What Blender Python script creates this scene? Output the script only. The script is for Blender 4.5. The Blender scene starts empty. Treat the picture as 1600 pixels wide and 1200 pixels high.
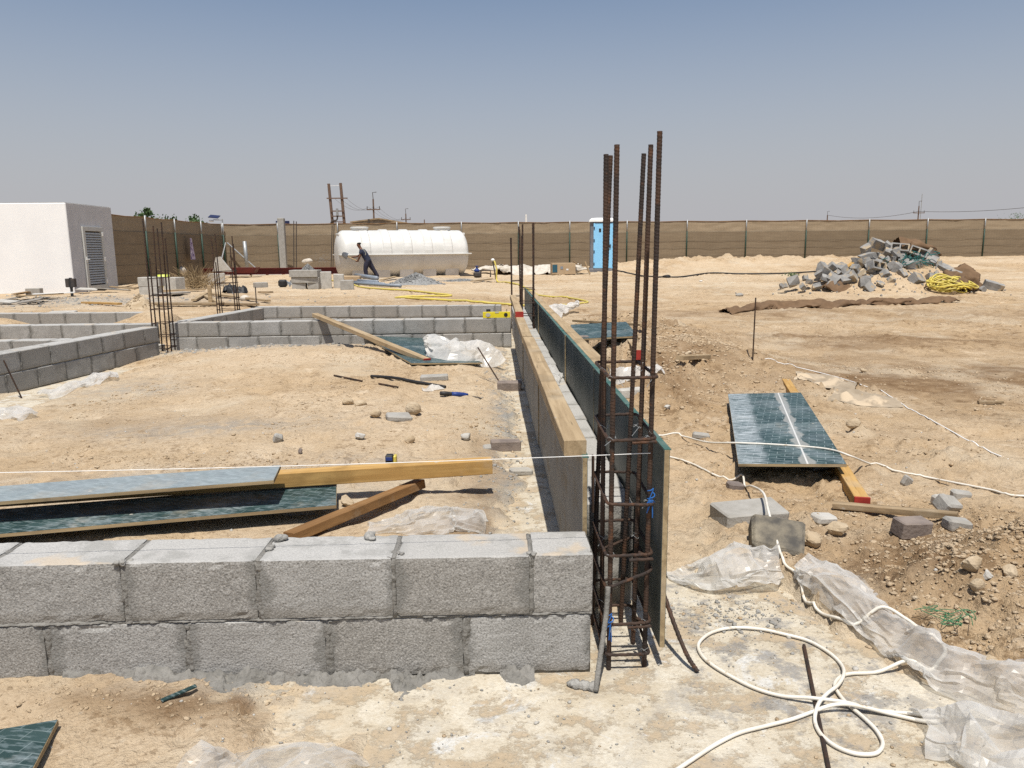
import bpy, math, random
import numpy as np
from mathutils import Vector, Matrix, Euler, noise as mnoise

# ------------------------------------------------------------------ camera, sky, sun, exposure
SC = bpy.context.scene
COL = SC.collection
FPX, PITCH, ROLL, YAW, HC = 1200.0, math.atan(212 / 1200), 0.010, math.atan(30 / 1200), 1.33
_f = Vector((math.sin(YAW) * math.cos(PITCH), math.cos(YAW) * math.cos(PITCH), -math.sin(PITCH)))
_r = Vector((math.cos(YAW), -math.sin(YAW), 0))
_u = _r.cross(_f)
RT = _r * math.cos(ROLL) - _u * math.sin(ROLL)
UP = _u * math.cos(ROLL) + _r * math.sin(ROLL)
FW = _f
cd = bpy.data.cameras.new('camera')
cd.sensor_width = 36.0
cd.sensor_fit = 'HORIZONTAL'
cd.lens = FPX / 1600 * 36.0
cd.clip_start = 0.05
cd.clip_end = 12000
cam = bpy.data.objects.new('camera', cd)
COL.objects.link(cam)
m3 = Matrix((RT, UP, -FW)).transposed()
cam.matrix_world = Matrix.Translation((0, 0, HC)) @ m3.to_4x4()
SC.camera = cam

SUN_TRAVEL = Vector((0.015, 0.40, -1.0)).normalized()      # high noon sun, a little behind the viewer
to_sun = -SUN_TRAVEL
elev = math.asin(to_sun.z)
W = bpy.data.worlds.new('World')
SC.world = W
W.use_nodes = True
wn = W.node_tree.nodes
wl = W.node_tree.links
sky = wn.new('ShaderNodeTexSky')
sky.sky_type = 'NISHITA'
sky.sun_disc = False
sky.sun_elevation = elev
sky.sun_rotation = math.atan2(to_sun.x, to_sun.y)
sky.altitude = 0
sky.air_density = 1.0
sky.dust_density = 1.0
sky.ozone_density = 1.0
bgn = wn['Background']
hs = wn.new('ShaderNodeHueSaturation')
hs.inputs['Saturation'].default_value = 1.02
hs.inputs['Value'].default_value = 1.10
wl.new(sky.outputs[0], hs.inputs['Color'])
# a layer of pale dust hangs all round the horizon
tcw = wn.new('ShaderNodeTexCoord'); sxw = wn.new('ShaderNodeSeparateXYZ'); mrw = wn.new('ShaderNodeMapRange'); mxw = wn.new('ShaderNodeMix')
wl.new(tcw.outputs['Generated'], sxw.inputs[0]); wl.new(sxw.outputs[2], mrw.inputs['Value'])
mrw.interpolation_type = 'SMOOTHSTEP'
mrw.inputs['From Min'].default_value = -0.02; mrw.inputs['From Max'].default_value = 0.40
mrw.inputs['To Min'].default_value = 1.0; mrw.inputs['To Max'].default_value = 0.0
mxw.data_type = 'RGBA'
wl.new(mrw.outputs[0], mxw.inputs[0]); wl.new(hs.outputs[0], mxw.inputs[6]); mxw.inputs[7].default_value = (4.95, 4.92, 5.20, 1)
wl.new(mxw.outputs[2], bgn.inputs['Color'])
bgn.inputs['Strength'].default_value = 0.073
sd = bpy.data.lights.new('sun', 'SUN')
sd.energy = 4.2
sd.angle = math.radians(0.55)
sd.color = (1.0, 0.955, 0.88)
sun = bpy.data.objects.new('sun', sd)
COL.objects.link(sun)
sun.rotation_euler = SUN_TRAVEL.to_track_quat('-Z', 'Y').to_euler()
sun.location = (0, 0, 30)
vs = SC.view_settings
vs.view_transform = 'Standard'
vs.look = 'None'
vs.exposure = 0.34
vs.gamma = 1.0
vs.use_curve_mapping = False
SC.cycles.max_bounces = 8
SC.cycles.transparent_max_bounces = 12
SC.cycles.use_denoising = False
SC.cycles.sample_clamp_indirect = 6.0
RNG = random.Random(11)

# ------------------------------------------------------------------ numpy noise
_perm = np.random.RandomState(5).permutation(4096).astype(np.int64)
_val = np.random.RandomState(6).rand(4096) * 2 - 1


def vn(x, y, seed=0):
    x = np.asarray(x, float); y = np.asarray(y, float)
    xi = np.floor(x).astype(np.int64); yi = np.floor(y).astype(np.int64)
    fx = x - xi; fy = y - yi
    fx = fx * fx * fx * (fx * (fx * 6 - 15) + 10); fy = fy * fy * fy * (fy * (fy * 6 - 15) + 10)

    def h(a, b):
        return _val[_perm[(_perm[(a + seed * 131) & 4095] + b) & 4095]]
    return (h(xi, yi) * (1 - fx) + h(xi + 1, yi) * fx) * (1 - fy) + (h(xi, yi + 1) * (1 - fx) + h(xi + 1, yi + 1) * fx) * fy


def fbm(x, y, oct=4, seed=0, gain=0.5):
    s = 0; a = 1.0; t = 0
    for i in range(oct):
        c, d = math.cos(0.6 * i), math.sin(0.6 * i)
        k = 2.03 ** i
        s = s + a * vn((x * c - y * d) * k + 7.1 * i, (x * d + y * c) * k - 3.7 * i, seed + i)
        t += a; a *= gain
    return s / t


def sm(x, a, b):
    t = np.clip((np.asarray(x, float) - a) / (b - a), 0, 1)
    return t * t * (3 - 2 * t)


def blob(x, y, cx, cy, rx, ry, p=1.0):
    d = ((x - cx) / rx) ** 2 + ((y - cy) / ry) ** 2
    return np.exp(-d * p)


# ------------------------------------------------------------------ terrain shape
def slab_mask(x, y):
    n = fbm(x * 2.2, y * 2.2, 4, 40) * 0.34 + fbm(x * 13, y * 13, 3, 44) * 0.22
    right = 1.12 + (2.9 - y) * 0.38
    a = sm(x, -0.78, -0.45) if False else sm(x + n * 1.3, -1.0, -0.32)
    front = a * (1 - sm(x + n * 0.5, right - 0.10, right + 0.06)) * (1 - sm(y + n * 0.6, 2.85, 3.15))
    strip = sm(x + n * 0.5, 0.02, 0.2) * (1 - sm(x - n * .3, 0.62, 0.8)) * sm(y, 2.4, 2.6) * (1 - sm(y, 13.2, 13.6))
    lw = sm(x, -4.9, -4.5) * (1 - sm(x + n, -4.1, -3.75)) * sm(y, 4.2, 5) * (1 - sm(y + n, 8.6, 9.3))
    return np.clip(np.maximum(np.maximum(front, strip), lw), 0, 1)


def damp_mask(x, y):
    n = fbm(x * 2.6, y * 2.6, 5, 70)
    n2 = fbm(x * .8, y * .8, 4, 75)
    d = 0
    d = d + 0.95 * blob(x, y, 1.55, 2.95, .30, .42)
    d = d + 1.3 * blob(x, y, -.88, 2.08, .26, .11) + .5 * blob(x, y, -1.25, 2.12, .25, .06)
    d = d + 1.1 * blob(x, y, -.56, 1.93, .17, .10)
    d = d + 1.0 * blob(x, y, .02, 3.55, .30, .55) + .5 * blob(x, y, .0, 5.0, .25, .8)
    d = d + 1.2 * blob(x, y, 4.7, 7.3, 1.7, 1.1) + .5 * blob(x, y, 1.9, 9.2, .9, 2.4) + .4 * blob(x, y, 1.5, 6.6, .6, 1.2) + .45 * blob(x, y, 6.5, 10, 3, .7)
    d = d + 0.6 * blob(x, y, 4.2, 10.6, 2.0, .9)
    d = d + 0.5 * blob(x, y, 3.0, 14.5, 5, 1.0)
    d = d + 0.4 * blob(x, y, 9.0, 13.5, 5, 1.6)
    d = d + 0.35 * blob(x, y, 2.1, 2.6, .6, .6)
    d = d + 0.35 * blob(x, y, -1.0, 17.5, 5, 1.6)
    d = d + 0.3 * blob(x, y, -2.7, 5.6, .9, .4)
    return np.clip(d * (1 + 1.1 * n) + 0.28 * sm(n2, .2, .6) * sm(x, 1.0, 2.0), 0, 1)


def T(x, y):
    x = np.asarray(x, float); y = np.asarray(y, float)
    s = slab_mask(x, y)
    r2 = np.sqrt(x * x + y * y)
    n1 = fbm(x * .45, y * .45, 4, 1)
    n2 = fbm(x * 2.1, y * 2.1, 4, 9)
    n3 = fbm(x * 9.0, y * 9.0, 3, 17)
    n4 = fbm(x * 33.0, y * 33.0, 2, 23)
    near = 1 / (1 + (r2 / 9) ** 2)
    z = 0.03 + n1 * .03
    inside = sm(x, -4.4, -3.7) * (1 - sm(x, -.35, .15)) * sm(y, 2.4, 3.0) * (1 - sm(y, 10.0, 10.3))
    z = z + inside * (.03 + .13 * blob(x, y, -2.3, 8.6, 1.7, 1.6) + .05 * blob(x, y, -1.4, 5.6, 1.2, 1.5))
    left_bays = (1 - sm(x, -4.7, -4.5)) * sm(y, 4.5, 5.5) * (1 - sm(y, 13.1, 13.6))
    z = z + left_bays * (.13 + .09 * n1 + .16 * blob(x, y, -6.9, 9.0, 1.1, .55) + .24 * blob(x, y, -7.2, 11.3, .55, .45) + .2 * blob(x, y, -5.0, 11.4, .5, .4))
    z = z + .06 * sm(y, 10.3, 10.8) * (1 - sm(x, -.3, .1)) + .05 * sm(y, 13, 16)
    right = sm(x, .75, 1.2)
    z = z + right * (.015 + .20 * blob(x, y, 2.0, 2.62, .42, .42) + .12 * blob(x, y, 2.2, 1.95, .45, .40)
                     + .34 * blob(x, y, 1.9, 10.3, .9, 2.1) + .24 * blob(x, y, 1.35, 7.6, .45, 1.3) + .20 * blob(x, y, 2.3, 7.9, .75, 1.0)
                     - .05 * blob(x, y, 1.5, 2.95, .22, .35))
    z = z + .52 * sm(x, 3, 9) * sm(y, 31.5, 37.5) + .10 * sm(y, 33, 38) * (1 - sm(x, 3, 9))
    z = z + .18 * blob(x, y, 12, 37.5, 9, 1.2) * (1 + n2)
    z = z + 1.0 * blob(x, y, 10.8, 21.2, 1.35, 1.15) + .34 * blob(x, y, 9.0, 20.3, 1.2, .75) + .28 * blob(x, y, 12.1, 20.3, .8, .8) + .22 * blob(x, y, 10.8, 19.9, 1.5, .7)
    # uneven surface: heaps are rough, trodden sand is smoother
    rough = .55 + .9 * right * (blob(x, y, 2.0, 2.6, .55, .6) + blob(x, y, 1.9, 10.0, 1.2, 2.6) + blob(x, y, 1.5, 7.4, .8, 1.4) + blob(x, y, 2.2, 1.95, .55, .5)) + .75 * right
    patch = sm(n1 + .5 * n2, -.25, .35)
    cl = np.clip(n3 + .12, 0, 1)
    n5 = fbm(x * 17.0 + 4, y * 17.0, 2, 61)
    ridge = np.clip(1 - np.abs(n5) * 3.2, 0, 1) * sm(n2, -.25, .35)
    z = z + n2 * .018 * rough + (cl ** 1.4) * .036 * rough * (.25 + .75 * patch) + n4 * .013 * rough * near * (.25 + patch) + ridge * .018 * rough * patch
    # trodden hollows
    ft = fbm(x * 4.3 + 3, y * 3.4, 2, 51)
    z = z - .024 * sm(ft, .22, .42) * (1 - s)
    low = -.016 + n2 * .002
    return z * (1 - s) + low * s


SLAB_Z = 0.0


def top(x, y):
    """height of whatever surface one stands on at x, y (sand or the blinding slab)"""
    return max(ht(x, y), SLAB_Z if slab_extent(x, y) else -9)


def slab_extent(x, y):
    return (-5.2 < x < 1.55 and -1 < y < 2.95) or (-.35 < x < .95 and 2.9 < y < 13.5) or (-5.2 < x < -3.6 and 2.9 < y < 13.5)


def ray(px, py):
    return FW + RT * ((px - 800) / FPX) - UP * ((py - 600) / FPX)


def G(px, py, lift=0.0):
    """the place on the ground surveyed from the photograph"""
    d = ray(px, py); z = 0.02
    for _ in range(14):
        t = (z + lift - HC) / d.z
        t = min(max(t, .5), 80)
        z = .5 * z + .5 * top(d.x * t, d.y * t)
    return Vector((d.x * t, d.y * t, top(d.x * t, d.y * t)))


def Z(px, py, z):
    d = ray(px, py); t = (z - HC) / d.z
    return Vector((d.x * t, d.y * t, z))


def Y(px, py, yy):
    d = ray(px, py); t = yy / d.y
    return Vector((0, 0, HC)) + d * t


# ------------------------------------------------------------------ mesh helper
class MB:
    def __init__(s):
        s.v = []; s.f = []

    def add(s, vs_, fs):
        o = len(s.v)
        s.v += [tuple(p) for p in vs_]
        s.f += [tuple(i + o for i in q) for q in fs]
        return s

    def hexa(s, p):          # 4 bottom ccw, 4 top ccw
        return s.add(p, [(3, 2, 1, 0), (4, 5, 6, 7), (0, 1, 5, 4), (1, 2, 6, 5), (2, 3, 7, 6), (3, 0, 4, 7)])

    def box(s, c, d, rot=None):
        c = Vector(c); x, y, z = d[0] / 2, d[1] / 2, d[2] / 2
        p = [Vector(q) for q in ((-x, -y, -z), (x, -y, -z), (x, y, -z), (-x, y, -z), (-x, -y, z), (x, -y, z), (x, y, z), (-x, y, z))]
        if rot is not None:
            m = rot if isinstance(rot, Matrix) else Euler(rot).to_matrix()
            p = [m @ q for q in p]
        return s.hexa([c + q for q in p])

    def bbox(s, c, d, b=.003, rot=None):
        """box with chamfered edges"""
        c = Vector(c); X, Y_, Z_ = d[0] / 2, d[1] / 2, d[2] / 2
        b = min(b, X * .8, Y_ * .8, Z_ * .8)
        pts = []; idx = {}
        for sx in (-1, 1):
            for sy in (-1, 1):
                for sz in (-1, 1):
                    for k in range(3):
                        q = Vector((sx * (X - (b if k != 0 else 0)), sy * (Y_ - (b if k != 1 else 0)), sz * (Z_ - (b if k != 2 else 0))))
                        idx[(sx, sy, sz, k)] = len(pts); pts.append(q)
        fs = []
        for k in range(3):
            a, b2 = [i for i in range(3) if i != k]
            for sg in (-1, 1):
                q = []
                for (i, j) in ((-1, -1), (1, -1), (1, 1), (-1, 1)):
                    t = [0, 0, 0]; t[k] = sg; t[a] = i; t[b2] = j
                    q.append(idx[(t[0], t[1], t[2], k)])
                fs.append(tuple(q))
        for k in range(3):
            a, b2 = [i for i in range(3) if i != k]
            for i in (-1, 1):
                for j in (-1, 1):
                    q = []
                    for (e, kk) in ((-1, a), (1, a), (1, b2), (-1, b2)):
                        t = [0, 0, 0]; t[k] = e; t[a] = i; t[b2] = j
                        q.append(idx[(t[0], t[1], t[2], kk)])
                    fs.append(tuple(q))
        for sx in (-1, 1):
            for sy in (-1, 1):
                for sz in (-1, 1):
                    fs.append(tuple(idx[(sx, sy, sz, k)] for k in range(3)))
        fs2 = []
        for q in fs:
            ce = sum((pts[i] for i in q), Vector()) / len(q)
            n = (pts[q[1]] - pts[q[0]]).cross(pts[q[2]] - pts[q[0]])
            fs2.append(q if n.dot(ce) > 0 else tuple(reversed(q)))
        if rot is not None:
            m = rot if isinstance(rot, Matrix) else Euler(rot).to_matrix()
            pts = [m @ q for q in pts]
        return s.add([c + q for q in pts], fs2)

    def tube(s, path, r, seg=8, closed=False, caps=True, rib=None):
        P = [Vector(p) for p in path]; n = len(P)
        rs = r if hasattr(r, '__len__') else [r] * n
        ref = Vector((0, 0, 1))
        t0 = (P[1] - P[0]).normalized()
        if abs(t0.dot(ref)) > .9: ref = Vector((1, 0, 0))
        nrm = (ref - t0 * ref.dot(t0)).normalized()
        vv = []; L = 0
        for i in range(n):
            if closed: t = (P[(i + 1) % n] - P[i - 1])
            else: t = P[min(i + 1, n - 1)] - P[max(i - 1, 0)]
            t = t.normalized() if t.length > 1e-9 else t0
            nrm = nrm - t * nrm.dot(t)
            nrm = nrm.normalized() if nrm.length > 1e-6 else t.orthogonal().normalized()
            bn = t.cross(nrm)
            if i: L += (P[i] - P[i - 1]).length
            for k in range(seg):
                a = 2 * math.pi * k / seg
                rr = rs[i] + (rib(L, a) if rib else 0)
                vv.append(P[i] + (nrm * math.cos(a) + bn * math.sin(a)) * rr)
        fs = []
        m = n if closed else n - 1
        for i in range(m):
            for k in range(seg):
                a = i * seg + k; b = i * seg + (k + 1) % seg
                c = ((i + 1) % n) * seg + (k + 1) % seg; d = ((i + 1) % n) * seg + k
                fs.append((a, b, c, d))
        if caps and not closed:
            fs.append(tuple(reversed(range(seg)))); fs.append(tuple(range((n - 1) * seg, n * seg)))
        return s.add(vv, fs)

    def prism(s, poly, axis_vec):
        n = len(poly); a = Vector(axis_vec)
        p = [Vector(q) for q in poly]
        return s.add(p + [q + a for q in p], [tuple(reversed(range(n))), tuple(range(n, 2 * n))] + [(i, (i + 1) % n, n + (i + 1) % n, n + i) for i in range(n)])

    def lathe(s, c, prof, seg=20, axis='z', a0=0, a1=2 * math.pi):
        c = Vector(c); full = abs(a1 - a0 - 2 * math.pi) < 1e-6
        m = seg if full else seg + 1
        vv = []
        for (r, h) in prof:
            for k in range(m):
                a = a0 + (a1 - a0) * k / seg
                p = (r * math.cos(a), r * math.sin(a), h)
                if axis == 'x': p = (h, r * math.cos(a), r * math.sin(a))
                vv.append(c + Vector(p))
        fs = []
        for i in range(len(prof) - 1):
            for k in range(seg if full else seg):
                k2 = (k + 1) % m if full else k + 1
                fs.append((i * m + k, i * m + k2, (i + 1) * m + k2, (i + 1) * m + k))
        return s.add(vv, fs)

    def jitter(s, amp, sc=8.0, seed=0):
        o = Vector((seed * 3.1, seed * 1.7, seed * 2.3))
        s.v = [tuple(Vector(p) + amp * Vector(mnoise.noise_vector(Vector(p) * sc + o))) for p in s.v]
        return s

    def build(s, name, mat, parent=None, smooth=False, world=True):
        off = Vector(); up_ = parent
        while world and up_ is not None:
            if '_loc' in up_: off = Vector(up_['_loc']); break
            up_ = up_.parent
        me = bpy.data.meshes.new(name)
        me.from_pydata([tuple(Vector(p) - off) for p in s.v] if off.length else s.v, [], s.f)
        if mat: me.materials.append(mat)
        if smooth: me.polygons.foreach_set('use_smooth', [True] * len(me.polygons))
        o = bpy.data.objects.new(name, me)
        COL.objects.link(o)
        if parent is not None: o.parent = parent
        return o


def tag(o, label, cat, group=None, kind=None):
    if label: o['label'] = label
    if cat: o['category'] = cat
    if group: o['group'] = group
    if kind: o['kind'] = kind
    return o


def thing(name, label, cat, loc=(0, 0, 0), group=None, rz=0):
    o = bpy.data.objects.new(name, None)
    o.empty_display_size = .1
    COL.objects.link(o)
    o.location = loc
    o.rotation_euler = (0, 0, rz)
    o['_loc'] = list(loc)
    tag(o, label, cat, group)
    return o


def inst(name, mesh, loc, rot=(0, 0, 0), scale=(1, 1, 1), parent=None):
    o = bpy.data.objects.new(name, mesh)
    COL.objects.link(o)
    if parent is not None:
        o.parent = parent
        if '_loc' in parent: loc = Vector(loc) - Vector(parent['_loc'])
    o.location = loc
    o.rotation_euler = rot if not isinstance(rot, Matrix) else rot.to_euler()
    o.scale = scale
    return o


def solo(mb, name, label, cat, mat, loc, group=None, smooth=False):
    """a one-mesh thing whose origin sits at its base"""
    loc = Vector(loc)
    mb.v = [tuple(Vector(p) - loc) for p in mb.v]
    o = mb.build(name, mat, None, smooth)
    o.location = loc
    return tag(o, label, cat, group)


def spline(pts, n=8, closed=False):
    P = [Vector(p) for p in pts]; out = []
    m = len(P)
    rng = range(m if closed else m - 1)
    for i in rng:
        if closed: a, b, c, d = P[i - 1], P[i], P[(i + 1) % m], P[(i + 2) % m]
        else: a, b, c, d = P[max(i - 1, 0)], P[i], P[i + 1], P[min(i + 2, m - 1)]
        for k in range(n):
            t = k / n
            out.append(.5 * ((2 * b) + (c - a) * t + (2 * a - 5 * b + 4 * c - d) * t * t + (3 * b - a - 3 * c + d) * t ** 3))
    if not closed: out.append(P[-1])
    return out


# ------------------------------------------------------------------ materials
def lin(r, g, b):
    return tuple(((c / 255) / 12.92 if c / 255 <= .04045 else ((c / 255 + .055) / 1.055) ** 2.4) for c in (r, g, b)) + (1,)


class NT:
    def __init__(s, name):
        s.m = bpy.data.materials.new(name); s.m.use_nodes = True
        s.t = s.m.node_tree; s.n = s.t.nodes; s.l = s.t.links
        s.b = s.n['Principled BSDF']; s.out = s.n['Material Output']

    def N(s, t, **k):
        n = s.n.new('ShaderNode' + t)
        for a, v in k.items():
            if a in n.inputs.keys() if hasattr(n.inputs, 'keys') else False: n.inputs[a].default_value = v
            else: setattr(n, a, v)
        return n

    def L(s, a, b): s.l.new(a, b)

    def coord(s, world=False, rand=True, scale=None):
        if world:
            c = s.N('NewGeometry').outputs['Position']
        else:
            c = s.N('TexCoord').outputs['Object']
            if rand:
                oi = s.N('ObjectInfo'); mu = s.N('VectorMath', operation='SCALE'); ad = s.N('VectorMath', operation='ADD')
                cb = s.N('CombineXYZ')
                s.L(oi.outputs['Random'], cb.inputs[0]); s.L(oi.outputs['Random'], cb.inputs[1]); s.L(oi.outputs['Random'], cb.inputs[2])
                s.L(cb.outputs[0], mu.inputs[0]); mu.inputs['Scale'].default_value = 37.0
                s.L(c, ad.inputs[0]); s.L(mu.outputs[0], ad.inputs[1]); c = ad.outputs[0]
        if scale:
            mp = s.N('Mapping'); mp.inputs['Scale'].default_value = scale; s.L(c, mp.inputs[0]); c = mp.outputs[0]
        return c

    def noise(s, c, scale, detail=4, rough=.55, dist=0):
        n = s.N('TexNoise'); n.inputs['Scale'].default_value = scale; n.inputs['Detail'].default_value = detail
        n.inputs['Roughness'].default_value = rough; n.inputs['Distortion'].default_value = dist
        s.L(c, n.inputs['Vector']); return n.outputs['Fac']

    def vor(s, c, scale, feature='F1', out='Distance'):
        n = s.N('TexVoronoi'); n.feature = feature; n.inputs['Scale'].default_value = scale; s.L(c, n.inputs['Vector']); return n.outputs[out]

    def ramp(s, f, a, b, ca=0.0, cb=1.0):
        n = s.N('MapRange'); n.interpolation_type = 'SMOOTHSTEP'
        n.inputs['From Min'].default_value = a; n.inputs['From Max'].default_value = b
        n.inputs['To Min'].default_value = ca; n.inputs['To Max'].default_value = cb
        s.L(f, n.inputs['Value']); return n.outputs[0]

    def mix(s, f, a, b, mode='MIX'):
        n = s.N('Mix'); n.data_type = 'RGBA'; n.blend_type = mode
        for v, i in ((f, n.inputs[0]), (a, n.inputs[6]), (b, n.inputs[7])):
            if isinstance(v, (int, float)): i.default_value = v
            elif isinstance(v, tuple): i.default_value = v
            else: s.L(v, i)
        return n.outputs[2]

    def math(s, op, a, b=None):
        n = s.N('Math', operation=op)
        for v, i in ((a, n.inputs[0]), (b, n.inputs[1])):
            if v is None: continue
            if isinstance(v, (int, float)): i.default_value = v
            else: s.L(v, i)
        return n.outputs[0]

    def bump(s, h, strength=.5, dist=.01, prev=None):
        n = s.N('Bump'); n.inputs['Strength'].default_value = strength; n.inputs['Distance'].default_value = dist
        s.L(h, n.inputs['Height'])
        if prev is not None: s.L(prev, n.inputs['Normal'])
        return n.outputs[0]

    def attr(s, name):
        n = s.N('Attribute'); n.attribute_name = name; return n.outputs['Fac']

    def fin(s, col, rough=.8, normal=None, metal=0, spec=.3):
        for v, k in ((col, 'Base Color'), (rough, 'Roughness'), (metal, 'Metallic'), (spec, 'Specular IOR Level')):
            if isinstance(v, (int, float, tuple)): s.b.inputs[k].default_value = v
            else: s.L(v, s.b.inputs[k])
        if normal is not None: s.L(normal, s.b.inputs['Normal'])
        return s.m


def simple(name, a, b=None, scale=6.0, rough=.75, bump=.25, bscale=60, dist=.004, metal=0, spec=.3, stretch=None, spots=None):
    t = NT(name); c = t.coord(scale=stretch)
    b = b or tuple(x * .75 for x in a[:3]) + (1,)
    f = t.ramp(t.noise(c, scale, 5), .32, .68)
    col = t.mix(f, a, b)
    if spots: col = t.mix(t.ramp(t.noise(c, spots[1], 4), spots[2], spots[2] + .1), col, spots[0])
    nb = t.bump(t.noise(c, bscale, 4), bump, dist) if bump else None
    return t.fin(col, rough, nb, metal, spec)


def m_sand():
    t = NT('sand_ground'); c = t.coord(world=True)
    big = t.ramp(t.noise(c, .55, 5), .35, .65)
    mid = t.ramp(t.noise(c, 3.3, 6, .6, .4), .33, .68)
    fine = t.noise(c, 42, 5, .65)
    col = t.mix(big, (.54, .415, .275, 1), (.485, .365, .232, 1))
    col = t.mix(t.math('MULTIPLY', mid, .6), col, (.60, .485, .345, 1))
    col = t.mix(t.ramp(fine, .44, .66, 0, .34), col, (.30, .205, .118, 1))
    scuff_shade = t.math('MULTIPLY', t.ramp(t.noise(c, 14, 6, .72, .5), .535, .61), t.ramp(t.noise(c, 1.7, 4), .42, .60))  # scuffs, also standing in for the shade of small clods
    col = t.mix(t.math('MULTIPLY', scuff_shade, .62), col, (.22, .143, .078, 1))
    # pale lime specks, dark crumbs, and flecks painted dark as shade of clods
    v = t.vor(c, 75, out='Distance'); vc = t.vor(c, 75, out='Color')
    sp = t.math('MULTIPLY', t.ramp(v, .10, .22, 1, 0), t.ramp(vc, .80, .86))
    col = t.mix(t.math('MULTIPLY', sp, .7), col, (.62, .55, .43, 1))
    sp2 = t.math('MULTIPLY', t.ramp(v, .08, .2, 1, 0), t.ramp(vc, .2, .14))
    col = t.mix(t.math('MULTIPLY', sp2, .5), col, (.16, .115, .075, 1))
    v3 = t.vor(c, 24, out='Distance'); v3c = t.vor(c, 24, out='Color')
    sp3 = t.math('MULTIPLY', t.ramp(v3, .12, .30, 1, 0), t.ramp(v3c, .44, .36))  # larger dark flecks: shade of clods put into the colour
    col = t.mix(t.math('MULTIPLY', sp3, .62), col, (.19, .125, .07, 1))
    sp4 = t.math('MULTIPLY', t.ramp(v3, .10, .26, 1, 0), t.ramp(v3c, .74, .82))
    col = t.mix(t.math('MULTIPLY', sp4, .55), col, (.64, .55, .42, 1))
    v5 = t.math('ADD', t.vor(c, 9), t.math('MULTIPLY', t.noise(c, 40, 4), .5)); v5c = t.vor(c, 9, out='Color')
    sp5 = t.math('MULTIPLY', t.ramp(v5, .34, .42, 1, 0), t.ramp(v5c, .36, .26))
    col = t.mix(t.math('MULTIPLY', sp5, .5), col, (.22, .145, .08, 1))
    # trodden crust: ragged dark crumbs where the ground was driven and walked on
    ro = t.attr('crust')
    col = t.mix(t.math('MULTIPLY', ro, .58), col, (.42, .290, .160, 1))
    cr1 = t.ramp(t.noise(c, 5.5, 11, .82), .535, .575)
    cr2 = t.ramp(t.noise(c, 19, 9, .80), .545, .59)
    col = t.mix(t.math('MULTIPLY', t.math('MULTIPLY', cr1, ro), .80), col, (.20, .130, .070, 1))
    col = t.mix(t.math('MULTIPLY', t.math('MULTIPLY', cr2, t.math('MAXIMUM', ro, .30)), .55), col, (.24, .16, .09, 1))
    pa1 = t.ramp(t.noise(c, 3.4, 9, .75), .57, .63)
    col = t.mix(t.math('MULTIPLY', pa1, .45), col, (.66, .545, .40, 1))
    dm = t.math('MULTIPLY', t.attr('damp'), t.ramp(t.noise(c, 7, 5), .25, .6, .55, 1))
    col = t.mix(t.math('MULTIPLY', dm, .82), col, (.165, .098, .050, 1))
    gr = t.math('MULTIPLY', t.attr('grey'), t.ramp(t.noise(c, 11, 6), .32, .6, .1, 1))
    col = t.mix(gr, col, (.27, .265, .25, 1))
    pl = t.math('MULTIPLY', t.attr('pale'), t.ramp(t.noise(c, 5, 6), .32, .6, .2, 1))
    col = t.mix(t.math('MULTIPLY', pl, .75), col, (.56, .48, .36, 1))
    h = t.math('ADD', t.math('MULTIPLY', t.noise(c, 26, 6, .68), 1.0), t.math('MULTIPLY', t.noise(c, 120, 4, .7), .35))
    nb = t.bump(h, .85, .026)
    nb = t.bump(t.ramp(t.noise(c, 2.6, 6, .7, .6), .42, .58), .22, .03, nb)
    return t.fin(col, .97, nb, 0, .08)


def m_slab():
    t = NT('blinding_concrete'); c = t.coord(world=True)
    a = t.ramp(t.noise(c, 2.6, 7, .68), .38, .62)
    col = t.mix(a, (.55, .495, .395, 1), (.47, .405, .30, 1))
    col = t.mix(t.ramp(t.noise(c, 8, 7, .72), .46, .60, 0, .55), col, (.62, .58, .49, 1))
    sand = t.ramp(t.noise(c, 5.2, 8, .74), .50, .57)
    col = t.mix(t.math('MULTIPLY', sand, .62), col, (.40, .30, .19, 1))
    wash = t.ramp(t.noise(c, 3.6, 7, .68, .9), .565, .63)
    col = t.mix(t.math('MULTIPLY', wash, .8), col, (.60, .60, .575, 1))
    gr = t.math('MULTIPLY', t.ramp(t.noise(c, 6.2, 8, .75), .50, .60), t.attr('grey'))
    col = t.mix(t.math('MULTIPLY', gr, .85), col, (.26, .25, .235, 1))
    v = t.vor(c, 55); vc = t.vor(c, 55, out='Color')
    sp = t.math('MULTIPLY', t.ramp(v, .10, .24, 1, 0), t.ramp(vc, .22, .15))
    col = t.mix(t.math('MULTIPLY', sp, .75), col, (.22, .19, .15, 1))
    v2 = t.vor(c, 17); v2c = t.vor(c, 17, out='Color')
    sp2 = t.math('MULTIPLY', t.ramp(t.math('ADD', v2, t.math('MULTIPLY', t.noise(c, 60, 4), .4)), .30, .36, 1, 0), t.ramp(v2c, .22, .16))
    col = t.mix(t.math('MULTIPLY', sp2, .6), col, (.30, .27, .225, 1))
    col = t.mix(t.ramp(t.noise(c, 90, 4, .7), .42, .62, 0, .28), col, (.36, .29, .20, 1))
    ed = t.math('MULTIPLY', t.attr('edge'), t.ramp(t.noise(c, 9, 7, .75), .30, .58, .25, 1))
    col = t.mix(ed, col, (.50, .395, .265, 1))
    h = t.math('ADD', t.noise(c, 60, 5, .7), t.math('MULTIPLY', sand, -.6))
    h = t.math('ADD', h, t.math('MULTIPLY', t.attr('edge'), t.noise(c, 26, 6, .7)))
    return t.fin(col, .92, t.bump(h, .6, .012), 0, .12)


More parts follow.
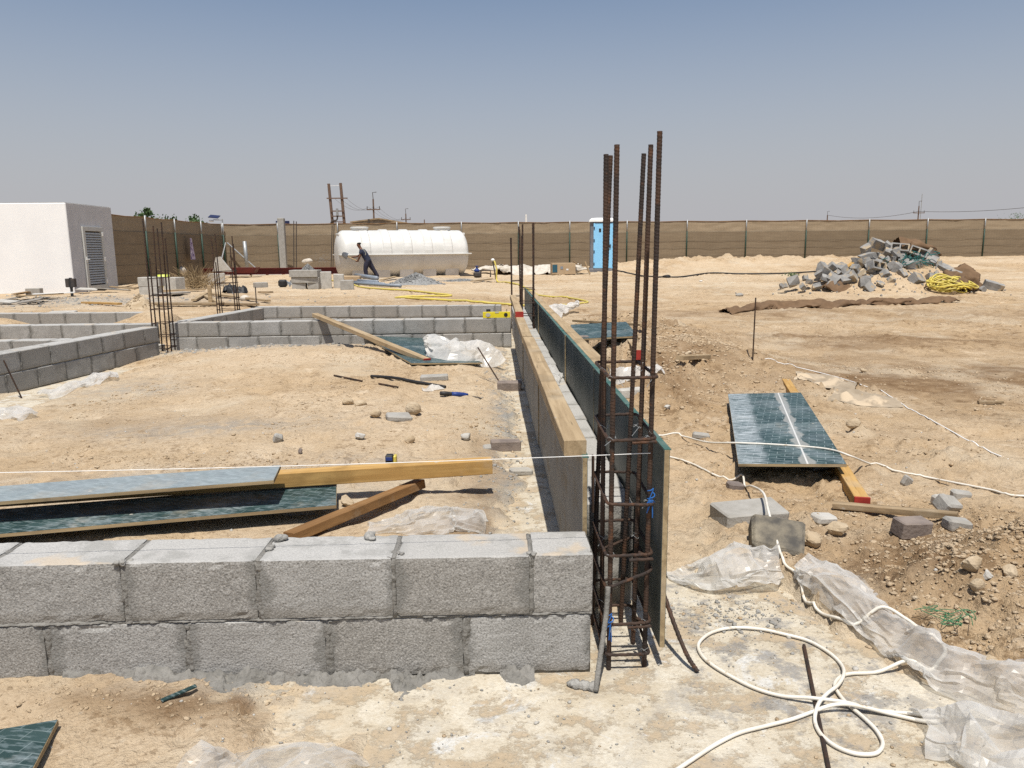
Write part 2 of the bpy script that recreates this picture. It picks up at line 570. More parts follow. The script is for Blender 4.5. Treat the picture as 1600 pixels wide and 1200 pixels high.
def m_block():
    t = NT('concrete_block'); c = t.coord(rand=True); c0 = t.coord(rand=False)
    sx = t.N('SeparateXYZ'); t.L(c0, sx.inputs[0])
    oi = t.N('ObjectInfo')
    n1 = t.ramp(t.noise(c, 7, 5), .3, .7)
    col = t.mix(n1, (.355, .348, .33, 1), (.282, .275, .258, 1))
    col = t.mix(t.ramp(oi.outputs['Random'], 0, 1, 0, .75), col, (.255, .24, .215, 1))
    pit = t.noise(c, 170, 3, .75)
    pit2 = t.vor(c, 150)
    col = t.mix(t.ramp(pit, .53, .64, 0, .7), col, (.10, .095, .088, 1))
    col = t.mix(t.ramp(pit, .46, .36, 0, .5), col, (.54, .525, .495, 1))
    # wet mortar stains beside the vertical joints
    ax = t.math('ABSOLUTE', sx.outputs[0])
    st = t.math('ADD', ax, t.math('MULTIPLY', t.math('SUBTRACT', t.noise(c, 9, 5, .6), .5), .16))
    col = t.mix(t.ramp(st, .165, .20, 0, .62), col, (.15, .147, .135, 1))
    lowz = t.math('ADD', sx.outputs[2], t.math('MULTIPLY', t.math('SUBTRACT', t.noise(c, 6, 5, .6), .5), .09))
    col = t.mix(t.ramp(lowz, -.055, -.085, 0, .35), col, (.17, .15, .12, 1))
    h = t.math('ADD', t.math('MULTIPLY', pit2, .6), t.noise(c, 115, 4, .7))
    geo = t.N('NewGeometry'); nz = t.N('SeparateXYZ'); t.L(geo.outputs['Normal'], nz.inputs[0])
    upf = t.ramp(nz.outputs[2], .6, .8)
    col = t.mix(t.math('MULTIPLY', upf, .45), col, (.52, .51, .485, 1))  # tops paler: laitance, and sunlight on them painted into the colour
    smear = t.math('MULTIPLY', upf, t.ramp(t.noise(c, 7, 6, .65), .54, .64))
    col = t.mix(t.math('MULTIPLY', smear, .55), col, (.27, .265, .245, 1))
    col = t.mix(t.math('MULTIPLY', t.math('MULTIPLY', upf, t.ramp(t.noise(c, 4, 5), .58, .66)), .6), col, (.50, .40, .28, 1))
    return t.fin(col, .93, t.bump(h, .55, .004), 0, .15)


def m_film(name='film_faced_plywood', wash=.5, streak=False):
    t = NT(name); c = t.coord(rand=False)
    sx = t.N('SeparateXYZ'); t.L(c, sx.inputs[0])
    rot = t.N('Mapping'); rot.inputs['Rotation'].default_value = (0, 0, .12 if streak else .5); t.L(c, rot.inputs[0])
    br = t.N('TexBrick'); t.L(rot.outputs[0], br.inputs['Vector'])
    br.inputs['Scale'].default_value = 1.0; br.inputs['Brick Width'].default_value = .085; br.inputs['Row Height'].default_value = .046
    br.inputs['Mortar Size'].default_value = .0020; br.inputs['Mortar Smooth'].default_value = .3
    br.inputs['Color1'].default_value = (0, 0, 0, 1); br.inputs['Color2'].default_value = (.3, .3, .3, 1); br.inputs['Mortar'].default_value = (1, 1, 1, 1)
    bw = t.N('RGBToBW'); t.L(br.outputs['Color'], bw.inputs[0])
    base = t.mix(t.ramp(bw.outputs[0], .05, .3), (.016, .040, .040, 1), (.035, .068, .068, 1))
    # smudged print across each cell
    st2 = t.N('Mapping'); st2.inputs['Scale'].default_value = (14, 46, 3); t.L(rot.outputs[0], st2.inputs[0])
    base = t.mix(t.math('MULTIPLY', t.ramp(t.noise(st2.outputs[0], 1.0, 4), .50, .62), .40), base, (.20, .255, .27, 1))
    base = t.mix(t.math('MULTIPLY', t.ramp(bw.outputs[0], .5, .9), .5 if streak else .26), base, (.33, .39, .39, 1))
    # cement film and dust
    st = t.N('Mapping'); st.inputs['Scale'].default_value = (5, 46, 3) if streak else (9, 24, 3); t.L(c if streak else rot.outputs[0], st.inputs[0])
    cem = t.ramp(t.noise(st.outputs[0], 1.5, 7, .75), .40, .62)
    if streak:
        nx_ = t.math('ADD', sx.outputs[0], t.math('MULTIPLY', t.math('SUBTRACT', t.noise(c, 9, 5), .5), .07))
        band = t.ramp(nx_, -.10, -.15)
        cm = t.math('ADD', t.math('MULTIPLY', cem, t.math('MULTIPLY', band, .8)), t.math('MULTIPLY', t.math('MULTIPLY', cem, t.ramp(t.noise(c, 2.6, 5), .44, .60)), .35))
        line = t.math('ABSOLUTE', t.math('SUBTRACT', sx.outputs[0], t.math('ADD', .095, t.math('MULTIPLY', sx.outputs[1], .012))))
        spill = t.ramp(t.math('ADD', line, t.math('MULTIPLY', t.math('SUBTRACT', t.noise(c, 5, 6), .5), .16)), .035, .020)
        base = t.mix(t.math('MULTIPLY', spill, .7), base, (.34, .335, .31, 1))
        base = t.mix(t.ramp(line, .006, .003), base, (.58, .57, .54, 1))
    else:
        cm = t.math('MULTIPLY', t.math('MULTIPLY', cem, t.ramp(t.noise(c, 2.4, 5, .6), .50, .64)), .38)
        if wash > .9: cm = t.math('ADD', .22, t.math('MULTIPLY', t.noise(st.outputs[0], 1.2, 6, .7), .42))
    base = t.mix(cm, base, (.47, .51, .53, 1))
    base = t.mix(t.ramp(t.noise(c, 3.0, 7, .72), .60 - .12 * wash, .76, 0, .5), base, (.36, .31, .235, 1))
    v = t.vor(c, 14); vc = t.vor(c, 14, out='Color')
    base = t.mix(t.math('MULTIPLY', t.ramp(t.math('ADD', v, t.math('MULTIPLY', t.noise(c, 50, 4), .35)), .26, .31, 1, 0), t.ramp(vc, .2, .14)), base, (.42, .40, .35, 1))
    return t.fin(base, t.ramp(t.noise(c, 4, 4), .3, .7, .38, .65), t.bump(t.noise(c, 40, 5), .25, .003), 0, .35)


def m_formface():
    t = NT('formwork_plywood_face'); c = t.coord(rand=True)
    st = t.N('Mapping'); st.inputs['Scale'].default_value = (1, .5, 6); t.L(c, st.inputs[0])
    base = t.mix(t.ramp(t.noise(c, 3, 5), .35, .65), (.052, .068, .062, 1), (.088, .098, .088, 1))
    cem = t.ramp(t.noise(st.outputs[0], 2.6, 6, .7), .46, .68, 0, .7)
    base = t.mix(cem, base, (.19, .185, .165, 1))
    return t.fin(base, .55, t.bump(t.noise(c, 40, 4), .2, .003), 0, .35)


def m_formback():
    t = NT('formwork_plywood_back'); c = t.coord(rand=True)
    st = t.N('Mapping'); st.inputs['Scale'].default_value = (1, 3, .6); t.L(c, st.inputs[0])
    base = t.mix(t.ramp(t.noise(c, 2.4, 5), .35, .65), (.27, .255, .225, 1), (.21, .20, .18, 1))
    base = t.mix(t.ramp(t.noise(st.outputs[0], 3, 6, .7), .5, .66, 0, .7), base, (.20, .155, .10, 1))
    return t.fin(base, .75, t.bump(t.noise(c, 30, 4), .25, .003), 0, .25)


def m_wood(name, a, b, axis=1):
    t = NT(name); c = t.coord(rand=True)
    sc = [28, 28, 28]; sc[axis] = 1.6
    mp = t.N('Mapping'); mp.inputs['Scale'].default_value = sc; t.L(c, mp.inputs[0])
    g = t.noise(mp.outputs[0], 1.0, 6, .6, .6)
    col = t.mix(t.ramp(g, .35, .65), a, b)
    col = t.mix(t.ramp(t.noise(c, 5, 5), .5, .7, 0, .5), col, tuple(x * .55 for x in b[:3]) + (1,))
    col = t.mix(t.ramp(t.noise(mp.outputs[0], 3.0, 4), .62, .72, 0, .6), col, tuple(x * .4 for x in b[:3]) + (1,))
    v = t.vor(c, 11); vc = t.vor(c, 11, out='Color')
    sp = t.math('MULTIPLY', t.ramp(t.math('ADD', v, t.math('MULTIPLY', t.noise(c, 45, 4), .5)), .34, .40, 1, 0), t.ramp(vc, .26, .18))
    col = t.mix(t.math('MULTIPLY', sp, .7), col, (.42, .40, .36, 1))
    col = t.mix(t.ramp(t.noise(c, 2.2, 6, .7), .52, .66, 0, .35), col, (.44, .37, .27, 1))
    return t.fin(col, .8, t.bump(g, .35, .004), 0, .2)


def m_rebar():
    t = NT('rusty_rebar'); c = t.coord(rand=True)
    col = t.mix(t.ramp(t.noise(c, 9, 6, .65), .38, .62), (.036, .027, .023, 1), (.070, .040, .026, 1))
    col = t.mix(t.ramp(t.noise(c, 30, 5), .55, .7, 0, .7), col, (.125, .058, .029, 1))
    return t.fin(col, .7, t.bump(t.noise(c, 260, 3), .4, .001), .25, .35)


def m_plastic(name, tint=(.80, .80, .78, 1), clear=.40):
    t = NT(name); c = t.coord(rand=True)
    dirt = t.ramp(t.noise(c, 6, 6, .68), .50, .74, 0, .5)
    col = t.mix(dirt, tint, (.50, .41, .29, 1))
    t.fin(col, .28, None, 0, .4)
    tr = t.N('BsdfTranslucent'); t.L(col, tr.inputs['Color'])
    tp = t.N('BsdfTransparent'); tp.inputs[0].default_value = (.93, .93, .92, 1)
    m1 = t.N('MixShader'); m1.inputs[0].default_value = .45; t.L(t.b.outputs[0], m1.inputs[1]); t.L(tr.outputs[0], m1.inputs[2])
    # a thin film turns milkier where it is seen edge-on
    lw = t.N('LayerWeight'); lw.inputs['Blend'].default_value = .35
    cl = t.math('SUBTRACT', t.ramp(t.noise(c, 7, 4), .3, .7, clear - .10, clear + .16), t.math('MULTIPLY', lw.outputs['Facing'], clear * .9))
    m2 = t.N('MixShader'); t.L(t.math('MAXIMUM', cl, 0.02), m2.inputs[0]); t.L(m1.outputs[0], m2.inputs[1]); t.L(tp.outputs[0], m2.inputs[2])
    t.L(m2.outputs[0], t.out.inputs['Surface'])
    return t.m


def m_fabric(name, a, b):
    t = NT(name); c = t.coord(rand=True)
    mp = t.N('Mapping'); mp.inputs['Scale'].default_value = (.6, .6, 7); t.L(c, mp.inputs[0])
    col = t.mix(t.ramp(t.noise(mp.outputs[0], 1.2, 5, .6), .33, .67), a, b)
    col = t.mix(t.ramp(t.noise(c, 1.4, 5), .5, .75, 0, .35), col, tuple(x * 1.25 for x in a[:3]) + (1,))
    oi = t.N('ObjectInfo')
    col = t.mix(t.ramp(oi.outputs['Random'], 0, 1, 0, .35), col, tuple(x * .62 for x in b[:3]) + (1,))
    ck = t.N('TexChecker'); ck.inputs['Scale'].default_value = 9.0
    mp2 = t.N('Mapping'); mp2.inputs['Rotation'].default_value = (0, .785, 0); t.L(c, mp2.inputs[0]); t.L(mp2.outputs[0], ck.inputs['Vector'])
    col = t.mix(t.math('MULTIPLY', ck.outputs['Fac'], .10), col, tuple(x * .5 for x in b[:3]) + (1,))
    return t.fin(col, .9, t.bump(t.noise(c, 6, 4), .3, .03), 0, .15)


MT = {}
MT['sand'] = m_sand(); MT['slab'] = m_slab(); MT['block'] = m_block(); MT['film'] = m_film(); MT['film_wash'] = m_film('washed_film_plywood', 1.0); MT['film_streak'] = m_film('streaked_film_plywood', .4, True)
MT['formface'] = m_formface(); MT['formback'] = m_formback(); MT['rebar'] = m_rebar()
MT['mortar'] = simple('mortar', (.235, .225, .205, 1), (.165, .158, .142, 1), 14, .95, .9, 70, .008)
MT['mortar_dry'] = simple('mortar_dry', (.33, .32, .295, 1), (.24, .23, .21, 1), 14, .95, .9, 70, .008)
MT['timber'] = m_wood('yellow_timber', (.50, .315, .115, 1), (.40, .235, .078, 1), 0)
MT['timber_y'] = m_wood('yellow_timber_lengthwise', (.50, .33, .14, 1), (.41, .26, .10, 1), 1)
MT['timber_old'] = m_wood('dusty_timber', (.42, .315, .19, 1), (.31, .225, .13, 1), 0)
MT['timber_brown'] = m_wood('brown_timber', (.26, .145, .06, 1), (.19, .10, .04, 1), 0)
MT['driftwood'] = m_wood('weathered_wood', (.34, .25, .15, 1), (.20, .145, .085, 1), 0)
MT['green_edge'] = simple('green_edge_paint', (.03, .10, .085, 1), (.10, .15, .13, 1), 9, .7, .2)
MT['red'] = simple('red_paint', (.36, .035, .025, 1), (.28, .03, .02, 1), 20, .7, .2)
MT['plyedge'] = m_wood('plywood_edge', (.40, .31, .18, 1), (.27, .20, .115, 1), 0)
MT['plastic'] = m_plastic('poly_sheet', (.80, .79, .765, 1), .52)
MT['plastic_clear'] = m_plastic('clear_poly_sheet', (.80, .79, .765, 1), .66)
MT['plastic_w'] = m_plastic('white_poly_sheet', (.82, .80, .76, 1), .14)
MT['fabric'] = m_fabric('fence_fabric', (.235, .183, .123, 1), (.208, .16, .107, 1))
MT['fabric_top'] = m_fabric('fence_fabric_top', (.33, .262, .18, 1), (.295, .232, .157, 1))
MT['post_green'] = simple('green_post_paint', (.022, .052, .036, 1), (.03, .06, .045, 1), 9, .5, .1)
MT['galv'] = simple('galvanised_steel', (.36, .37, .37, 1), (.28, .29, .29, 1), 12, .45, .1, metal=.4)
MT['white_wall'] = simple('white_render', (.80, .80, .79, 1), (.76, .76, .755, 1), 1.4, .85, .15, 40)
MT['shade_wall'] = simple('shaded_white_render', (.54, .54, .55, 1), (.49, .49, .50, 1), 3, .9, .3, 40)  # white render with the hut side's shade mixed into its colour
MT['louver'] = simple('grey_aluminium', (.50, .50, .47, 1), (.46, .46, .44, 1), 6, .5, .05)
MT['white'] = simple('white_paint', (.74, .74, .72, 1), (.66, .66, .64, 1), 5, .5, .05)
MT['tank'] = simple('white_fibreglass', (.64, .63, .595, 1), (.57, .56, .52, 1), 2.2, .38, .08, 12, .01, spec=.45)
MT['tank_low'] = simple('dusty_shaded_fibreglass', (.62, .61, .58, 1), (.52, .50, .46, 1), 1.6, .5, .08, 12, .01, spec=.4)  # dust and the shade of the tank's lower half, both in the colour
MT['black'] = simple('black_plastic', (.018, .018, .02, 1), (.03, .03, .03, 1), 10, .55, .1)
MT['dark'] = simple('dark_iron', (.045, .04, .038, 1), (.07, .055, .045, 1), 10, .7, .2)
MT['hose'] = simple('yellow_hose', (.62, .50, .09, 1), (.52, .43, .12, 1), 5, .5, .05)
MT['cable'] = simple('white_cable', (.72, .69, .62, 1), (.64, .59, .50, 1), 9, .5, .1, spots=((.40, .32, .22, 1), 22, .60))
MT['toilet'] = simple('light_blue_plastic', (.27, .60, .88, 1), (.25, .56, .85, 1), 3, .4, .05)
MT['toilet_grey'] = simple('grey_plastic', (.19, .19, .20, 1), (.15, .15, .16, 1), 3, .5, .05)
MT['stone'] = simple('limestone', (.47, .38, .265, 1), (.36, .275, .175, 1), 9, .95, .7, 40, .01)
MT['paver'] = simple('brown_paver', (.25, .205, .175, 1), (.17, .14, .125, 1), 12, .9, .6, 60, .006)
MT['asphalt'] = simple('asphalt_chunk', (.075, .07, .063, 1), (.26, .225, .165, 1), 9, .95, .9, 55, .012)
MT['conc'] = simple('grey_concrete', (.36, .345, .315, 1), (.29, .275, .245, 1), 10, .92, .6, 60, .006)
MT['conc_pale'] = simple('pale_concrete', (.47, .45, .41, 1), (.38, .36, .32, 1), 8, .92, .5, 60, .006)
MT['redbeam'] = simple('dark_red_primer', (.13, .022, .020, 1), (.10, .02, .018, 1), 5, .6, .1)
MT['gravel'] = simple('grey_gravel', (.30, .30, .29, 1), (.21, .21, .205, 1), 18, .95, .9, 60, .02)
MT['tarp'] = simple('brown_shade_cloth', (.17, .105, .058, 1), (.13, .08, .044, 1), 6, .9, .4, 60, .006)
MT['card'] = simple('cardboard', (.42, .315, .20, 1), (.37, .27, .165, 1), 5, .9, .2)
MT['card_dust'] = simple('dusty_cardboard', (.36, .295, .215, 1), (.27, .215, .15, 1), 7, .95, .4, spots=((.50, .40, .28, 1), 4, .50))
MT['paper'] = simple('white_sack', (.58, .54, .47, 1), (.46, .41, .34, 1), 4, .85, .4, 12, .03)
MT['blue'] = simple('blue_plastic', (.02, .05, .22, 1), (.02, .04, .16, 1), 10, .45, .05)
MT['bluetie'] = simple('blue_tie', (.02, .13, .42, 1), (.02, .10, .3, 1), 10, .45, .05)
MT['yellow'] = simple('yellow_enamel', (.72, .60, .03, 1), (.66, .54, .03, 1), 10, .4, .05)
MT['lime'] = simple('lime_plastic', (.62, .68, .12, 1), (.5, .6, .1, 1), 10, .5, .05)
MT['pvc'] = simple('grey_pvc', (.23, .26, .30, 1), (.19, .22, .25, 1), 8, .4, .05)
MT['teal'] = simple('teal_wire', (.015, .14, .13, 1), (.02, .11, .1, 1), 8, .5, .05)
MT['twine'] = simple('green_twine', (.05, .19, .09, 1), (.04, .15, .07, 1), 8, .6, .05)
MT['string'] = simple('white_string', (.80, .80, .78, 1), (.72, .72, .7, 1), 8, .7, .05)
MT['skin'] = simple('skin', (.155, .075, .045, 1), (.13, .062, .038, 1), 8, .6, .05)
MT['hair'] = simple('dark_hair', (.012, .010, .009, 1), (.02, .016, .014, 1), 8, .8, .1)
MT['shirt'] = simple('navy_shirt', (.028, .036, .062, 1), (.022, .028, .05, 1), 10, .9, .3, 30, .01)
MT['trousers'] = simple('dark_trousers', (.030, .028, .045, 1), (.022, .022, .034, 1), 10, .9, .3, 30, .01)
MT['emblem'] = simple('pale_print', (.45, .45, .36, 1), (.4, .4, .32, 1), 10, .9, .05)
MT['shovel'] = simple('shovel_steel', (.22, .24, .26, 1), (.17, .18, .2, 1), 8, .45, .1, metal=.5)
MT['ply_grey'] = m_wood('grey_plywood', (.30, .275, .24, 1), (.22, .20, .175, 1), 0)
MT['leaf'] = simple('leaf_green', (.060, .105, .035, 1), (.038, .075, .024, 1), 3, .7, 0)
MT['bark'] = simple('bark', (.16, .115, .075, 1), (.11, .08, .055, 1), 9, .9, .4)
MT['brush'] = simple('dead_brush', (.30, .215, .115, 1), (.2, .14, .075, 1), 6, .9, 0)
MT['pole'] = simple('pole_wood', (.16, .105, .075, 1), (.12, .08, .06, 1), 6, .9, .2)
MT['oldwall'] = simple('weathered_wall', (.34, .29, .235, 1), (.16, .14, .12, 1), 1.2, .95, .3)
MT['oldwall_pale'] = simple('pale_old_wall', (.62, .58, .51, 1), (.36, .33, .29, 1), 1.6, .95, .3)
MT['purple'] = simple('purple_print_rag', (.62, .56, .66, 1), (.12, .07, .2, 1), 9, .9, .1)
MT['sign'] = simple('dark_blue_sign', (.02, .028, .08, 1), (.02, .026, .07, 1), 4, .5, .05)
MT['screen'] = simple('dark_glass', (.03, .10, .14, 1), (.025, .08, .12, 1), 4, .3, .05)

# ------------------------------------------------------------------ ground and blinding slab
xs_pos = 1.9 * np.sinh(np.arange(0, 4.25, .0090))
xs_pos = np.concatenate([xs_pos, xs_pos[-1] * 1.35 ** np.arange(1, 15)])
xs = np.concatenate([-xs_pos[:0:-1], xs_pos]) + .35
ys = 1.25 * np.exp(np.arange(0, math.log(62 / 1.25), .0078))
ys = np.concatenate([[-4000, -1500, -500, -150, -50, -20, -8, -4, -2, -1, -.3, .2, .55, .8, 1.0, 1.12], ys, ys[-1] * 1.3 ** np.arange(1, 17)])
gx, gy = np.meshgrid(xs, ys)
far = np.sqrt(gx ** 2 + gy ** 2)
gz = T(gx, gy) * (1 - sm(far, 90, 200)) + 0.0
nx, ny = len(xs), len(ys)


def grid_mesh(name, gx, gy, gz, mat):
    ny, nx = gx.shape
    co = np.stack([gx, gy, gz], -1).reshape(-1, 3).astype(np.float32)
    i = np.arange((ny - 1) * (nx - 1)); r = i // (nx - 1); c = i % (nx - 1)
    a = r * nx + c
    q = np.stack([a, a + 1, a + nx + 1, a + nx], -1).astype(np.int32)
    me = bpy.data.meshes.new(name)
    me.vertices.add(len(co)); me.vertices.foreach_set('co', co.ravel())
    me.loops.add(q.size); me.loops.foreach_set('vertex_index', q.ravel())
    me.polygons.add(len(q)); me.polygons.foreach_set('loop_start', np.arange(0, q.size, 4, dtype=np.int32))
    me.polygons.foreach_set('loop_total', np.full(len(q), 4, np.int32))
    me.polygons.foreach_set('use_smooth', np.ones(len(q), bool))
    me.update(calc_edges=True)
    me.materials.append(mat)
    return me


def set_attr(me, name, arr):
    at = me.attributes.new(name, 'FLOAT', 'POINT')
    at.data.foreach_set('value', np.asarray(arr, np.float32).ravel())


def grey_mask(x, y):
    n = fbm(x * 3, y * 3, 4, 90)
    g = 0
    g = g + .9 * blob(x, y, -.55, 2.19, .55, .06)
    g = g + .9 * np.exp(-((x - .12) / .13) ** 2) * sm(y, 2.6, 3.2) * (1 - sm(y, 10, 10.4))
    g = g + .8 * blob(x, y, -3.1, 10.0, 1.4, .35) + .55 * blob(x, y, -1.6, 4.1, 1.1, .25)
    g = g + .9 * blob(x, y, -10.5, 19.5, 3.8, 1.7) + .8 * blob(x, y, -3.6, 31.5, 3.0, 1.2) + .5 * blob(x, y, -3.3, 7.0, .5, .5)
    g = g + .45 * blob(x, y, -2.0, 5.4, .9, .3) + .3 * blob(x, y, -.9, 4.5, .5, .2)
    return np.clip(g * (1 + .8 * n), 0, 1)


def pale_mask(x, y):
    n = fbm(x * 1.3, y * 1.3, 5, 120)
    g = sm(n, .05, .5) * .6 + .8 * blob(x, y, -3.7, 6.6, .5, 1.0) + .5 * blob(x, y, 6, 24, 10, 3) + .4 * blob(x, y, -.2, 6.5, .3, 2.5)
    g = np.maximum(g, sm(slab_mask(x, y), .05, .5))
    return np.clip(g, 0, 1)


def Tg(x, y):
    x = np.asarray(x, float); y = np.asarray(y, float)
    i = np.clip(np.searchsorted(xs, x) - 1, 0, nx - 2); j = np.clip(np.searchsorted(ys, y) - 1, 0, ny - 2)
    fx = np.clip((x - xs[i]) / (xs[i + 1] - xs[i]), 0, 1); fy = np.clip((y - ys[j]) / (ys[j + 1] - ys[j]), 0, 1)
    return (gz[j, i] * (1 - fx) + gz[j, i + 1] * fx) * (1 - fy) + (gz[j + 1, i] * (1 - fx) + gz[j + 1, i + 1] * fx) * fy


def ht(x, y):
    return float(Tg(x, y))


gme = grid_mesh('ground', gx, gy, gz, MT['sand'])
SM_ = 1 - sm(slab_mask(gx, gy), .30, .62)
set_attr(gme, 'damp', damp_mask(gx, gy) * (far < 90) * SM_)
def crust_mask(x, y):
    n = fbm(x * .7, y * .7, 4, 160)
    g = sm(x, .8, 1.6) * (.62 + .6 * n + .45 * fbm(x * .28, y * 1.9, 4, 171)) * (1 - .75 * sm(y, 17, 26)) + .70 * sm(n, -.10, .35)
    g = g + .6 * blob(x, y, 1.9, 9.0, 1.0, 2.6) + .5 * blob(x, y, 2.0, 2.5, .6, .7) + .35 * blob(x, y, -2, 18, 9, 3) - .3 * blob(x, y, -2.8, 6, .9, 1.5)
    return np.clip(g, 0, 1) * (1 - sm(slab_mask(x, y), .05, .5))


set_attr(gme, 'crust', crust_mask(gx, gy) * (far < 90))
set_attr(gme, 'grey', grey_mask(gx, gy) * (far < 90))
set_attr(gme, 'pale', pale_mask(gx, gy) * (far < 90))
ground = bpy.data.objects.new('ground', gme); COL.objects.link(ground); ground['kind'] = 'structure'


def slab_sheet(name, x0, x1, y0, y1, step):
    sx_ = np.arange(x0, x1 + 1e-6, step); sy_ = np.arange(y0, y1 + 1e-6, step)
    a, b = np.meshgrid(sx_, sy_)
    z = -.0015 + fbm(a * 3, b * 3, 3, 33) * .0015
    me = grid_mesh(name, a, b, z, MT['slab'])
    set_attr(me, 'grey', np.clip(.25 + blob(a, b, .95, 2.75, .55, .42) + blob(a, b, .95, 2.2, .35, .5), 0, 1))
    set_attr(me, 'edge', 1 - sm(slab_mask(a, b), .55, 1.0))
    o = bpy.data.objects.new(name, me); COL.objects.link(o); o['kind'] = 'structure'
    return o


slab_sheet('blinding_slab', -5.2, 1.55, -1.0, 2.95, .03)
slab_sheet('blinding_strip', -.35, .95, 2.951, 13.5, .05)
slab_sheet('blinding_strip', -5.2, -3.6, 2.951, 13.5, .08)

# ------------------------------------------------------------------ concrete blocks and block walls
def rough_block(L, Tk, H, n=(26, 12, 13), seed=0, rad=.0035, amp=.0011, chip=.008):
    mb = MB(); hx, hy, hz = L / 2, Tk / 2, H / 2
    o = Vector((seed * 5.3, seed * 2.9, seed * 7.7))

    def shape(p):
        q = Vector((min(max(p.x, -hx + rad), hx - rad), min(max(p.y, -hy + rad), hy - rad), min(max(p.z, -hz + rad), hz - rad)))
        d = p - q
        d = d.normalized() if d.length > 1e-9 else Vector((0, 0, 1))
        edge = sum(1 for a, b in ((p.x, hx), (p.y, hy), (p.z, hz)) if abs(abs(a) - b) < .012)
        r = rad + amp * (mnoise.noise(p * 60 + o) + 1.3 * mnoise.noise(p * 22 + o))
        if edge >= 2: r -= chip * max(0, mnoise.noise(p * 22 + o) - .12) * 1.6
        return q + d * r
    for ax in range(3):
        a, b = [i for i in range(3) if i != ax]
        h = (hx, hy, hz); na, nb = n[a], n[b]
        for sg in (-1, 1):
            base = len(mb.v)
            for i in range(na + 1):
                for j in range(nb + 1):
                    p = Vector(); p[ax] = sg * h[ax]
                    # extra rows near the edges
                    fa = -math.cos(math.pi * i / na) * .25 + (2 * i / na - 1) * .75
                    fb = -math.cos(math.pi * j / nb) * .25 + (2 * j / nb - 1) * .75
                    p[a] = fa * h[a]; p[b] = fb * h[b]
                    mb.v.append(tuple(shape(p)))
            flip = (sg > 0) != (ax == 1)
            for i in range(na):
                for j in range(nb):
                    q = (base + i * (nb + 1) + j, base + (i + 1) * (nb + 1) + j, base + (i + 1) * (nb + 1) + j + 1, base + i * (nb + 1) + j + 1)
                    mb.f.append(q if flip else q[::-1])
    return mb


def block_mesh(L, Tk, H, seed, detail=False):
    if detail:
        mb = rough_block(L, Tk, H, (max(6, int(L * 62)), 12, 13), seed)
    else:
        mb = MB().bbox((0, 0, 0), (L, Tk, H), .007)
        mb.jitter(.003, 9, seed)
    me = bpy.data.meshes.new('block')
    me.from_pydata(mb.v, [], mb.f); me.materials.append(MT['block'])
    me.update()
    return me


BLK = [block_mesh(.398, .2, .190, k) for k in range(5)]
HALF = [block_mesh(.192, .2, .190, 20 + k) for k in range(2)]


def block_wall(label, p0, p1, joints_by_course, z0=0.0, group=None, detail=False, thick=.2, mats=None):
    """p0 to p1 is the centre line; joints_by_course: per course a list of distances along it where blocks end"""
    p0 = Vector((p0[0], p0[1], 0)); p1 = Vector((p1[0], p1[1], 0))
    d = (p1 - p0).normalized(); ang = math.atan2(d.y, d.x); nr = Vector((-d.y, d.x, 0))
    base = (p0 + p1) / 2 + Vector((0, 0, z0))
    w = thing('block_wall', label, 'wall', base, group)
    mo = MB()
    rs = random.Random(hash(label) % 1000)
    for c, js in enumerate(joints_by_course):
        zc = z0 + .2 * c + .1
        for a, b in zip(js[:-1], js[1:]):
            L = b - a - .012
            p = p0 + d * ((a + b) / 2) + Vector((0, 0, zc + .002)) + nr * rs.uniform(-.004, .004)
            if detail: me = block_mesh(L, thick, .190, rs.randint(0, 90), True)
            elif abs(L - .398) < .012: me = BLK[rs.randrange(5)]
            elif abs(L - .192) < .03: me = HALF[rs.randrange(2)]
            else: me = block_mesh(L, thick, .190, rs.randint(0, 90))
            inst('block', me, p, (rs.uniform(-.004, .004), rs.uniform(-.006, .006), ang + rs.uniform(-.006, .006) + (math.pi if (rs.random() < .5 and not detail) else 0)), parent=w)
        a, b = js[0], js[-1]
        e = thick / 2 - .010
        q = [p0 + d * (a + .004) - nr * e, p0 + d * (b - .004) - nr * e, p0 + d * (b - .004) + nr * e, p0 + d * (a + .004) + nr * e]
        z_a, z_b = z0 + .2 * c - .004, z0 + .2 * c + .194
        mo.hexa([v + Vector((0, 0, z_a)) for v in q] + [v + Vector((0, 0, z_b)) for v in q])
        # squeezed-out mortar on the faces of the joints
        for j in js[1:-1]:
            for side in (-1, 1):
                n = 9
                path = []
                for k in range(n + 1):
                    zz = z0 + .2 * c + .004 + .19 * k / n
                    path.append(p0 + d * (j + rs.uniform(-.004, .004)) + nr * side * (thick / 2 - .010 + rs.uniform(-.003, .003)) + Vector((0, 0, zz)))
                mo.tube(path, [rs.uniform(.007, .013) for _ in path], 6)
            n = 8
            path = [p0 + d * (j + rs.uniform(-.003, .003)) + nr * (thick / 2 - .008) * (2 * k / n - 1) + Vector((0, 0, z0 + .2 * c + .185 + rs.uniform(0, .005))) for k in range(n + 1)]
            mo.tube(path, [rs.uniform(.007, .012) for _ in path], 6)
        if c:
            for side in (-1, 1):
                m = int((b - a) / .03)
                s0 = []
                for k in range(m + 1):
                    if rs.random() < .78:
                        s0.append(p0 + d * (a + .01 + (b - a - .02) * k / m) + nr * side * (thick / 2 - .012 + rs.uniform(-.004, .003)) + Vector((0, 0, z0 + .2 * c - .002 + rs.uniform(-.003, .003))))
                    else:
                        if len(s0) > 2: mo.tube(s0, [rs.uniform(.004, .010) for _ in s0], 5)
                        s0 = []
                if len(s0) > 2: mo.tube(s0, [rs.uniform(.004, .010) for _ in s0], 5)
    mo.build('mortar', MT['mortar'], w, smooth=True)
    return w


def stepped(L, off, first=True):
    js = [0.0]; x = off
    while x < L - .1:
        js.append(x); x += .41
    js.append(L)
    return js


